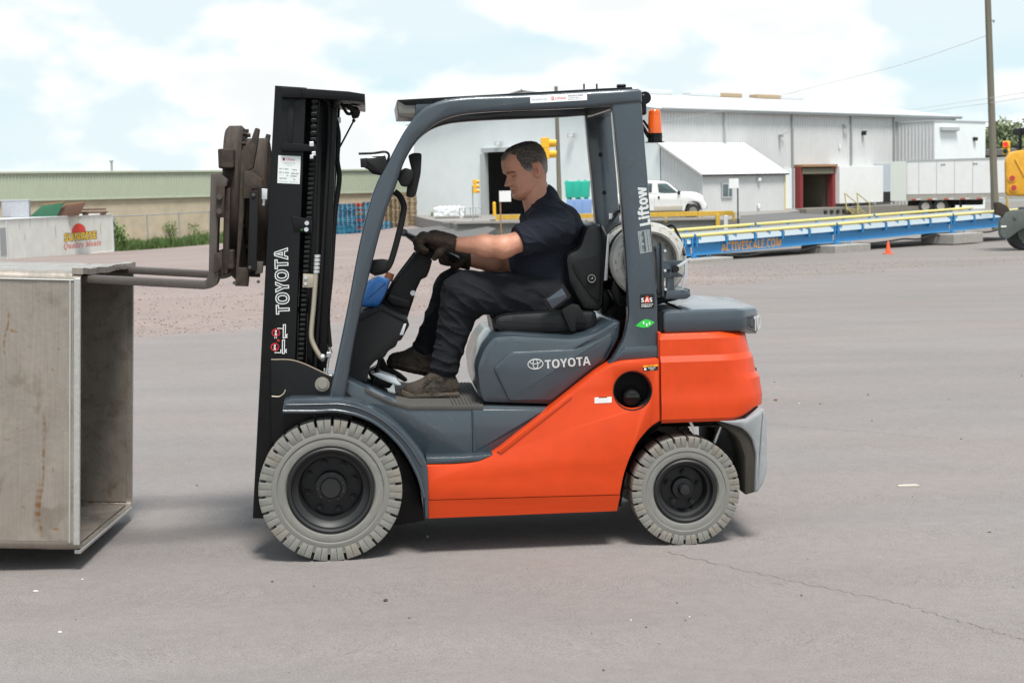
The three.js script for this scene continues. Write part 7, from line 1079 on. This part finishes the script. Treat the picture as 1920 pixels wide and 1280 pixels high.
// ---------------------------------------------------------------- pickup
function tyreSimple(R, W) { return creased(lathe([[R * 0.58, -W / 2], [R * 0.9, -W / 2], [R, -W / 2 + 0.03], [R, W / 2 - 0.03], [R * 0.9, W / 2], [R * 0.58, W / 2 - 0.01]], 28).rotateX(Math.PI / 2), 0.5); }
{
  const d = 88, S = d / FOCAL, o = at(1233, 407, d), p = thing('pickup_truck', 'white pickup truck parked on the raised yard, facing right', 'pickup', V(o.x, Y0, o.z)); p.rotation.y = 0.06;
  const Q = (px, py) => { const a = at(px, py, d); return [a.x - o.x, a.y - Y0]; }, QQ = (l) => rounded(l.map(([a, b, r]) => [...Q(a, b), r ? r * S : 0]));
  const low = QQ([[1128, 364, 2], [1212, 364], [1270, 362], [1279, 358.5, 3], [1300, 360, 4], [1313, 366, 4], [1317, 378], [1320, 381], [1320, 391, 2], [1312, 393], [1308, 380, 8], [1295, 376, 8], [1283, 381, 8], [1279, 395], [1226, 395], [1164, 395], [1158, 382, 6], [1146, 378, 6], [1134, 384, 6], [1130, 394], [1127, 392]]);
  mesh('body', extrude(low, -0.95, 0.95, 0.05), B.whitePaint, p);
  mesh('cab', extrude(QQ([[1196, 364], [1204, 342, 3], [1212, 339, 4], [1240, 339.5, 5], [1250, 343, 4], [1272, 361]]), -0.80, 0.80, 0.06), B.whitePaint, p);
  mesh('lower_cladding', extrude(QQ([[1222, 386], [1276, 385], [1274, 394], [1222, 395.5]]), 0.955, 0.985, 0.005), std({ color: lin(0.42, 0.38, 0.31), roughness: 0.6 }), p);
  mesh('side_window', extrude(QQ([[1229, 344, 1], [1246, 344, 2], [1268, 362], [1262, 363], [1231, 361, 1]]), 0.79, 0.812, 0.002), B.glass, p); mesh('side_window', extrude(QQ([[1209, 344, 1], [1219, 343.5, 1], [1218, 361], [1206, 361]]), 0.79, 0.812, 0.002), B.glass, p);
  mesh('windscreen', extrude(QQ([[1247, 343], [1251, 343], [1274, 360], [1270, 362]]), -0.7, 0.7, 0.003), B.glass, p);
  mesh('door_handle', (() => { const [x, y] = Q(1230.5, 370); return box(0.1, 0.16, 0.03, x, y, 0.965, 0.01); })(), B.dark, p); mesh('door_mirror', (() => { const [x, y] = Q(1268, 361); return box(0.14, 0.2, 0.16, x, y, 0.98, 0.04); })(), B.dark, p);
  const seam = []; for (const px of [1222.5, 1272]) { const [x, y] = Q(px, 376); seam.push(box(0.012, 0.8, 0.01, x, y, 0.953)); } mesh('door_seam', join(seam), B.trim, p);
  mesh('headlamp', (() => { const [x, y] = Q(1315, 374); return box(0.14, 0.2, 1.6, x - 0.02, y, 0, 0.03); })(), std({ color: lin(0.55, 0.22, 0.08), roughness: 0.3 }), p); mesh('bumper', (() => { const [x, y] = Q(1316, 387); return box(0.3, 0.24, 1.86, x + 0.02, y, 0, 0.05); })(), B.galv, p);
  for (const px of [1295, 1147]) for (const z of [0.80, -0.80]) { const [x] = Q(px, 394), w = group('wheel', p); w.position.set(x, 0.37, z); mesh('tyre', tyreSimple(0.37, 0.25), B.tyre, w); mesh('rim', zcyl(0.215, 0.2, 0, 0, z > 0 ? 0.01 : -0.01, 20), std({ color: lin(0.26, 0.24, 0.21), roughness: 0.5, metalness: 0.4 }), w); }
  mesh('underbody', box(4.6, 0.3, 1.5, Q(1226, 395)[0], 0.45, 0), B.dark, p);
}
// ---------------------------------------------------------------- semi-trailer at the right
{
  const a = at(1700, 370, 108), b = at(2010, 360, 103), dir = flat(b).sub(flat(a)).normalize(), y0 = yAt(1735, 401, 107), t = thing('semi_trailer', 'long white box semi-trailer backed up at the right of the loading dock', 'trailer', V(a.x, y0, a.z)); t.rotation.y = Math.atan2(-dir.z, dir.x); const len = flat(a).distanceTo(flat(b)), yT = yAt(1700, 302, 108) - y0, yB = yAt(1700, 376, 108) - y0, skirt = yAt(1700, 365, 108) - y0;
  mesh('box_shell', box(len, yT - skirt, 2.5, len / 2, (yT + skirt) / 2, -1.25, 0.03), B.whitePaint, t); mesh('skirt_panel', box(len, skirt - yB, 2.46, len / 2, (yB + skirt) / 2, -1.25), std({ color: lin(0.40, 0.38, 0.33), roughness: 0.6, map: rep(wearTex, 0.5) }), t);
  const sm = []; for (let x = 0.85; x < len; x += 1.2) mesh('panel_joint', box(0.03, yT - skirt - 0.1, 0.02, x, (yT + skirt) / 2, 0.005), B.trim, t);
  mesh('roof_rail', box(len + 0.04, 0.1, 2.56, len / 2, yT + 0.03, -1.25), B.trim, t); mesh('open_door', box(1.05, yT - yB, 0.08, -0.5, (yT + yB) / 2, 0.25), std({ color: lin(0.60, 0.63, 0.58), roughness: 0.6 }), t); t.children[t.children.length - 1].rotation.y = 0.12;
  const red = std({ color: lin(0.5, 0.03, 0.02), roughness: 0.4 }); for (let i = 0; i < 6; i++) { mesh('reflector', box(0.32, 0.07, 0.02, 0.5 + i * 1.1, yB + 0.07, 0.005), red, t); mesh('reflector', box(0.3, 0.07, 0.02, 0.82 + i * 1.1, yB + 0.07, 0.005), B.whitePaint, t); }
  for (const px of [1736, 1768]) for (const z of [-0.25, -2.25]) { const x = flat(at(px, 388, 107.5)).sub(flat(a)).dot(dir), w = group('wheel', t); w.position.set(x, 0.50, z); mesh('tyre', tyreSimple(0.50, 0.3), B.tyre, w); mesh('rim', zcyl(0.27, 0.24, 0, 0, 0.01, 20), std({ color: lin(0.42, 0.40, 0.35), roughness: 0.5 }), w); }
  mesh('chassis_rail', box(len * 0.45, 0.35, 1.2, len * 0.22, yB - 0.2, -1.25), B.dark, t); mesh('mud_flap', box(0.05, 0.7, 0.6, 3.6, 0.55, -0.3), B.dark, t);
  for (const px of [1770, 1837]) { const x = flat(at(px, 300, 107)).sub(flat(a)).dot(dir); mesh('marker_lamp', join([box(0.1, 0.06, 0.04, x - 0.08, yT - 0.3, 0.01), box(0.1, 0.06, 0.04, x + 0.08, yT - 0.3, 0.01)]), B.dark, t); }
}
// ---------------------------------------------------------------- truck scale: blue bridge in modules with yellow kerb pipes
{
  const dL = 45, dR = 57.5; const P0 = at(1287, 480.7, dL), P1 = at(1868, 425.7, dR), dir = P1.clone().sub(P0).normalize(), flatDir = flat(dir).normalize(), len = P0.distanceTo(P1);
  const t = thing('truck_scale', 'long blue truck scale bridge with yellow kerb pipes', 'truck scale', P0.clone()); t.rotation.y = Math.atan2(-flatDir.z, flatDir.x); const rise = dir.y / Math.hypot(dir.x, dir.z);
  const up = yAt(1287, 440, dL) - P0.y, along = (px) => { const r = ray(px, 440), n = V(-flatDir.z, 0, flatDir.x), k = n.dot(flat(P0.clone().sub(camera.position))) / n.dot(V(r.x, 0, r.z)); return camera.position.clone().addScaledVector(r, k).sub(P0).setY(0).dot(flatDir); };
  // joints between the modules as the photograph shows them, carried on past both ends
  const j1 = along(1568), j2 = along(1786), mod = j2 - j1, x0 = j1 - 2 * mod, sh = (g) => { const p = g.attributes.position; for (let i = 0; i < p.count; i++) p.setY(i, p.getY(i) + p.getX(i) * rise); g.computeVertexNormals(); return g; };
  const webH = up * 0.64, Wd = 3.1;
  for (let k = 0; k < 4; k++) {
    const a = x0 + k * mod + (k ? 0.05 : 0.75 * mod), b = x0 + (k + 1) * mod - 0.05, m = group('scale_module', t);
    mesh('side_beam', sh(join([box(b - a, webH, 0.03, (a + b) / 2, webH / 2, -0.1), box(b - a, 0.04, 0.2, (a + b) / 2, 0.02, -0.1), box(b - a, 0.04, 0.24, (a + b) / 2, webH - 0.02, -0.1)])), B.scaleBlue, m);
    mesh('deck', sh(box(b - a, 0.10, Wd, (a + b) / 2, webH + 0.03, -Wd / 2 - 0.1)), B.galv, m); mesh('far_beam', sh(box(b - a, webH, 0.04, (a + b) / 2, webH / 2, -Wd - 0.1)), B.scaleBlue, m);
    for (let i = 0; i <= 5; i++) mesh('stiffener', sh(box(0.05, webH * 0.35 + 0.16, 0.14, lerp(a + 0.05, b - 0.05, i / 5), webH * 0.82 + 0.08, -0.03)), B.scaleBlue, m);
    for (let i = 0; i < 5; i++) { const xa = lerp(a + 0.05, b - 0.05, i / 5) + 0.09, xb = lerp(a + 0.05, b - 0.05, (i + 1) / 5) - 0.09; mesh('side_panel', sh(box(xb - xa, up * 0.23, 0.025, (xa + xb) / 2, webH + up * 0.045, 0.02)), B.panelWhite, m); }
    for (const z of [0.0, -Wd - 0.1]) { const r = up * 0.078, y = up - r; mesh('kerb_pipe', sh(new THREE.CylinderGeometry(r, r, b - a, 16, 8).rotateZ(Math.PI / 2).translate((a + b) / 2, y, z)), B.scaleBlue, m); mesh('pipe_top', sh(new THREE.CylinderGeometry(r * 1.03, r * 1.03, b - a - 0.02, 16, 8, true, -Math.PI * 0.42 + Math.PI / 2 * 0, Math.PI * 0.84).rotateZ(Math.PI / 2).rotateX(0).translate((a + b) / 2, y, z)), B.pipeYellow, m); for (let i = 0; i < 5; i++) mesh('pipe_stud', sh(box(0.08, 0.12, 0.08, lerp(a + 0.2, b - 0.2, i / 4), webH + 0.12, z)), B.scaleBlue, m); }
  }
  // lettering on the beam
  const l0 = along(1357), l1 = along(1469), tg = text('ACTIVESCALE.COM', 0.2, 0.004); tg.computeBoundingBox(); const k = (l1 - l0) / (tg.boundingBox.max.x - tg.boundingBox.min.x); mesh('lettering', sh(tg.scale(k, k * 1.15, 1).translate((l0 + l1) / 2, webH * 0.42 - 0.01, -0.084)), std({ color: lin(0.85, 0.36, 0.03), roughness: 0.6 }), t);
  // load cell pads
  const lab = ['grey concrete pad under the truck scale, hidden left of the forklift tank', 'grey concrete pad under the near joint of the truck scale', 'grey concrete pad under the far joint of the truck scale', 'grey concrete pad at the far right end of the truck scale'];
  for (const [i, px, py] of [[0, 1255, 512], [1, 1541, 478], [2, 1757, 456]]) { const x = x0 + (i + 1) * mod, w = P0.clone().addScaledVector(flatDir, x), yb = P0.y + x * rise; const n = V(-flatDir.z, 0, flatDir.x); const g = solo('footing_pad', box(2.0, 0.36, 1.3, 0, 0.18, 0, 0.03), M2.concrete, lab[i], 'footing', V(w.x, yb - 0.42, w.z)); g.rotation.y = Math.atan2(-flatDir.z, flatDir.x); const c = thing('load_cell', ['steel load cell below the scale end near the tank', 'steel load cell below the near joint of the scale', 'steel load cell below the far joint of the scale'][i], 'load cell', V(w.x, yb - 0.06, w.z)); c.rotation.y = g.rotation.y; mesh('cell_body', join([cyl(0.06, 0.06, 0.2, 12).translate(0, 0.02, 0), box(0.3, 0.03, 0.3, 0, -0.0, 0)]), B.scaleBlue, c); for (const x of [-0.4, -0.25, 0.3, 0.42]) mesh('bolt_stud', cyl(0.02, 0.02, 0.1, 6).translate(x, 0.02, 0.25), B.scaleBlue, c); }
  // dark cable hanging under the far span
  const cb = []; for (let i = 0; i <= 20; i++) { const x = lerp(x0 + 1.2 * mod, x0 + 3.9 * mod, i / 20); const w = P0.clone().addScaledVector(flatDir, x); cb.push(V(w.x, P0.y + x * rise - 0.06 - 0.09 * Math.abs(Math.sin(i * 1.3)), w.z + 0.1)); } solo('scale_cable', tube(cb, 0.03, 80, 6), B.dark, 'dark cable slung under the blue truck scale', 'cable');
  // cone
  const cp = onGround(1666, 476), cone = thing('traffic_cone', 'small orange traffic cone in front of the truck scale', 'cone', cp); const s = 24 * -cp.z / FOCAL; const om = std({ color: lin(0.75, 0.10, 0.03), roughness: 0.6 }); mesh('cone_body', creased(lathe([[s * 0.24, 0.03], [s * 0.06, s * 0.97], [s * 0.045, s], [0.001, s]], 24), 0.5), om, cone); mesh('cone_base', box(s * 0.72, 0.03, s * 0.72, 0, 0.015, 0, 0.01), om, cone);
}
// ---------------------------------------------------------------- poles and wires
{
  const pole = (a, b, d, r0, r1, label, foot) => { const A = at(a[0], a[1], d), T = at(b[0], b[1], d), base = V(A.x, foot, A.z), t = thing('utility_pole', label, 'pole', base); const top = T.clone().sub(base); const wood = std({ color: lin(0.21, 0.19, 0.145), roughness: 0.95, map: rep(dataTex(256, (u, v) => 0.8 + 0.4 * tile(u, v * 0.15, 14, 51, 4)), 1) }); const lo = A.clone().sub(base); const dir = top.clone().sub(lo).normalize(), start = lo.clone().addScaledVector(dir, -lo.y / dir.y - 0.1); mesh('pole_shaft', rod(start, top, r0, 18, r1), wood, t); return [t, base, top, dir]; };
  const [t1, b1, top1] = pole([1866, 380], [1851, -60], 72, 0.175, 0.135, 'tall grey wooden pole at the right edge beside the loader', -0.75);
  const ins = at(1862, 38, 72).sub(b1); mesh('insulator', join([box(0.16, 0.08, 0.08, ins.x, ins.y, ins.z, 0.02), cyl(0.04, 0.04, 0.12, 10).translate(ins.x + 0.06, ins.y - 0.04, ins.z)]), B.galv, t1);
  const [t2, b2, top2] = pole([1050, 400], [1042.5, 162], 100, 0.16, 0.11, 'slim wooden pole rising behind the forklift cab', Y0);
  const wire = (pts, label) => solo('overhead_wire', tube(pts, 0.011, 60, 5), B.wire, label, 'wire');
  wire([at(1042, 200, 100), at(1180, 230, 96), at(1330, 212, 90), at(1530, 162, 84), at(1700, 118, 78), at(1853, 66, 72)], 'thin wire crossing the sky from slim pole to tall pole');
  wire([at(1500, 228, 170), at(1690, 208, 120), at(1800, 192, 90), at(1855, 184, 72), at(1990, 162, 60)], 'upper of two thin wires reaching the tall pole'); wire([at(1500, 230, 170), at(1700, 213, 120), at(1810, 199, 90), at(1857, 193, 72), at(1990, 172, 60)], 'lower of two thin wires reaching the tall pole');
  wire([at(640, 296, 118), at(560, 300, 120), at(440, 302, 122)], 'faint thin wire above the low building');
}
// ---------------------------------------------------------------- loader at the right edge
{
  const d = 48, S = d / FOCAL, o = at(1915, 455, d), yG = terrain(o.x, o.z), t = thing('wheel_loader', 'yellow loader with dark grey arm at the right edge', 'loader', V(o.x, yG, o.z)); const Q = (l) => rounded(l.map(([a, b, r]) => { const p = at(a, b, d); return [p.x - o.x, p.y - yG, r ? r * S : 0]; }));
  mesh('rear_hood', extrude(Q([[1887, 300, 6], [1896, 285, 6], [1915, 281, 4], [1990, 276, 6], [1990, 368, 4], [1893, 367, 4], [1888, 362, 4]]), -0.22, 0.0, 0.06), B.loaderYellow, t);
  mesh('engine_bay', extrude(Q([[1915, 290], [1990, 282], [1990, 362], [1915, 362]]), -1.0, -0.2, 0.02), B.loaderYellow, t);
  mesh('hood_crease', extrude(Q([[1903, 298], [1906, 297], [1922, 328], [1921, 332]]), 0.0, 0.03, 0.004), B.loaderYellow, t);
  const pt = (a, b, z) => { const p = at(a, b, d); return V(p.x - o.x, p.y - yG, z); }; const redL = phys({ color: lin(0.42, 0.02, 0.015), roughness: 0.25, clearcoat: 1 });
  for (const [a, b] of [[1898, 334], [1901, 352]]) { const q = pt(a, b, 0); mesh('tail_lamp_bezel', zcyl(0.125, 0.04, q.x, q.y, 0.012, 24), B.loaderYellow, t); mesh('tail_lamp', zcyl(0.085, 0.05, q.x, q.y, 0.02, 20), redL, t); }
  mesh('cab_mirror', join([box(0.14, 0.12, 0.08, ...pt(1909, 274, -0.1).toArray(), 0.03), rod(pt(1909, 276, -0.1), pt(1912, 284, -0.1), 0.015)]), B.dark, t); mesh('cab_post', rod(pt(1919, 290, -0.3), pt(1920, 240, -0.3), 0.05), B.dark, t); mesh('cab_roof', box(1.2, 0.2, 1.2, ...pt(1958, 244, -0.5).toArray(), 0.05), B.dark, t);
  mesh('lift_arm', extrude(Q([[1870, 415, 3], [1880, 398, 3], [1895, 393, 4], [1930, 392], [1990, 396], [1990, 424], [1910, 428, 5], [1885, 447, 6], [1874, 447, 5], [1870, 437, 3]]), 0.1, 0.34, 0.02), B.loaderGrey, t);
  mesh('coupler', extrude(Q([[1860, 379, 3], [1868, 378, 3], [1884, 386, 4], [1893, 402], [1882, 412], [1872, 404, 3], [1862, 402, 3], [1862, 392, 2]]), 0.12, 0.32, 0.02), M.rust, t); mesh('hinge_pin', join([zcyl(0.055, 0.05, ...pt(1897, 406, 0.35).toArray(), 16), zcyl(0.045, 0.05, ...pt(1876, 441, 0.35).toArray(), 16)]), B.loaderGrey, t); mesh('pin_plate', box(0.16, 0.05, 0.02, ...pt(1876, 424, 0.35).toArray()), B.whitePaint, t);
  const wc = pt(1926, 430, -0.2); const w = group('wheel', t); w.position.set(wc.x, 0.52, -0.2); mesh('tyre', tyreSimple(0.52, 0.5), B.tyre, w); mesh('rim', zcyl(0.28, 0.4, 0, 0, 0.02, 20), B.loaderGrey, w); mesh('frame', box(1.6, 0.6, 1.2, wc.x + 0.9, 1.0, -0.6, 0.05), B.loaderGrey, t); mesh('grab_post', rod(pt(1888, 368, 0.1), pt(1888, 394, 0.1), 0.03), B.yellow, t);
}
// ---------------------------------------------------------------- far trees and roof at the right, things on the ground
{
  const tr = (px, d, h, w, n, seed, mat, label) => { const p = at(px, 300, d); plant('tree', label, 'tree', V(p.x, -0.8, p.z), h, w, 0.3, n, seed, mat, 'trees beyond the warehouse', 0.2); };
  tr(1905, 160, yAt(1905, 222, 160) + 0.8, 3.2, 3000, 41, leafM2, 'tall pale green tree beyond the warehouse at the right edge'); tr(1868, 175, yAt(1868, 246, 175) + 0.8, 2.6, 2200, 43, leafM, 'rounded dark green tree right of the tall wooden pole'); tr(1846, 180, yAt(1846, 244, 180) + 0.8, 2.4, 2200, 45, leafM, 'dark green tree between the warehouse corner and the tall pole'); tr(1945, 165, 9, 3.5, 1500, 47, leafM, 'dark green tree cut by the right edge');
  const a = at(1895, 300, 150), g = thing('far_shed', 'low dark roofed shed far behind the semi-trailer', 'shed', V(a.x, -0.8, a.z)); mesh('shed_wall', box(9, yAt(1880, 292, 150) + 0.6, 6, 0.6, (yAt(1880, 292, 150) + 0.6) / 2, -3), B.trim, g); mesh('shed_roof', box(9.6, yAt(1870, 279, 150) - yAt(1870, 292, 150), 6.6, 0.6, (yAt(1870, 279, 150) + yAt(1870, 292, 150)) / 2 + 0.8, -3, 0.1), std({ color: lin(0.13, 0.12, 0.12), roughness: 0.9 }), g);
  // litter
  const st = onGround(1704, 912), s = thing('wood_splinter', 'thin pale splinter of wood on the asphalt right of the forklift', 'splinter', st); s.rotation.y = -0.05; mesh('splinter_body', extrude([[-0.058, 0], [0.05, 0.0], [0.06, 0.005], [0.045, 0.012], [-0.02, 0.011], [-0.058, 0.008]], -0.01, 0.01, 0.002), std({ color: lin(0.55, 0.50, 0.42), roughness: 0.9 }), s);
  const rock = (px, py, r, col, label, seed) => { const p = onGround(px, py); solo('stone', netMesh((x, y, z) => ellip(V(0, 0, 0), r, r * 0.75, r)(x, y, z) + r * 0.25 * n3(x / r * 1.3 + seed, y / r * 1.3, z / r * 1.3), V(-1.6 * r, -1.3 * r, -1.6 * r), V(1.6 * r, 1.3 * r, 1.6 * r), r / 5), std({ color: col, roughness: 0.95 }), label, 'stone', p.setY(p.y + r * 0.5)); };
  rock(1455, 751, 0.014, lin(0.19, 0.11, 0.06), 'brown stone lying right behind the counterweight', 3); rock(723, 1127, 0.009, lin(0.06, 0.065, 0.06), 'small dark pebble on the asphalt below the front wheel', 5); rock(510, 1091, 0.005, lin(0.10, 0.05, 0.04), 'tiny reddish pebble left of the front wheel', 9);
  const flake = (px, py, w, label, seed) => { const p = onGround(px, py), r = rng(seed), pts = []; for (let i = 0; i < 9; i++) { const a = i / 9 * 6.28, q = w * (0.5 + 0.6 * r()); pts.push([Math.cos(a) * q, Math.sin(a) * q * 0.6]); } const m = solo('paint_flake', extrude(pts, 0, 0.004, 0.001).rotateX(-Math.PI / 2), std({ color: lin(0.75, 0.74, 0.7), roughness: 0.8 }), label, 'flake', p.setY(p.y + 0.001)); };
  flake(66, 1109, 0.014, 'white flake on the asphalt in front of the bin', 3); flake(112, 1186, 0.012, 'white flake lying nearest the lower left corner', 7); flake(154, 1087, 0.007, 'tiny white flake right in front of the bin corner', 9);
}
renderer.render(scene, camera);
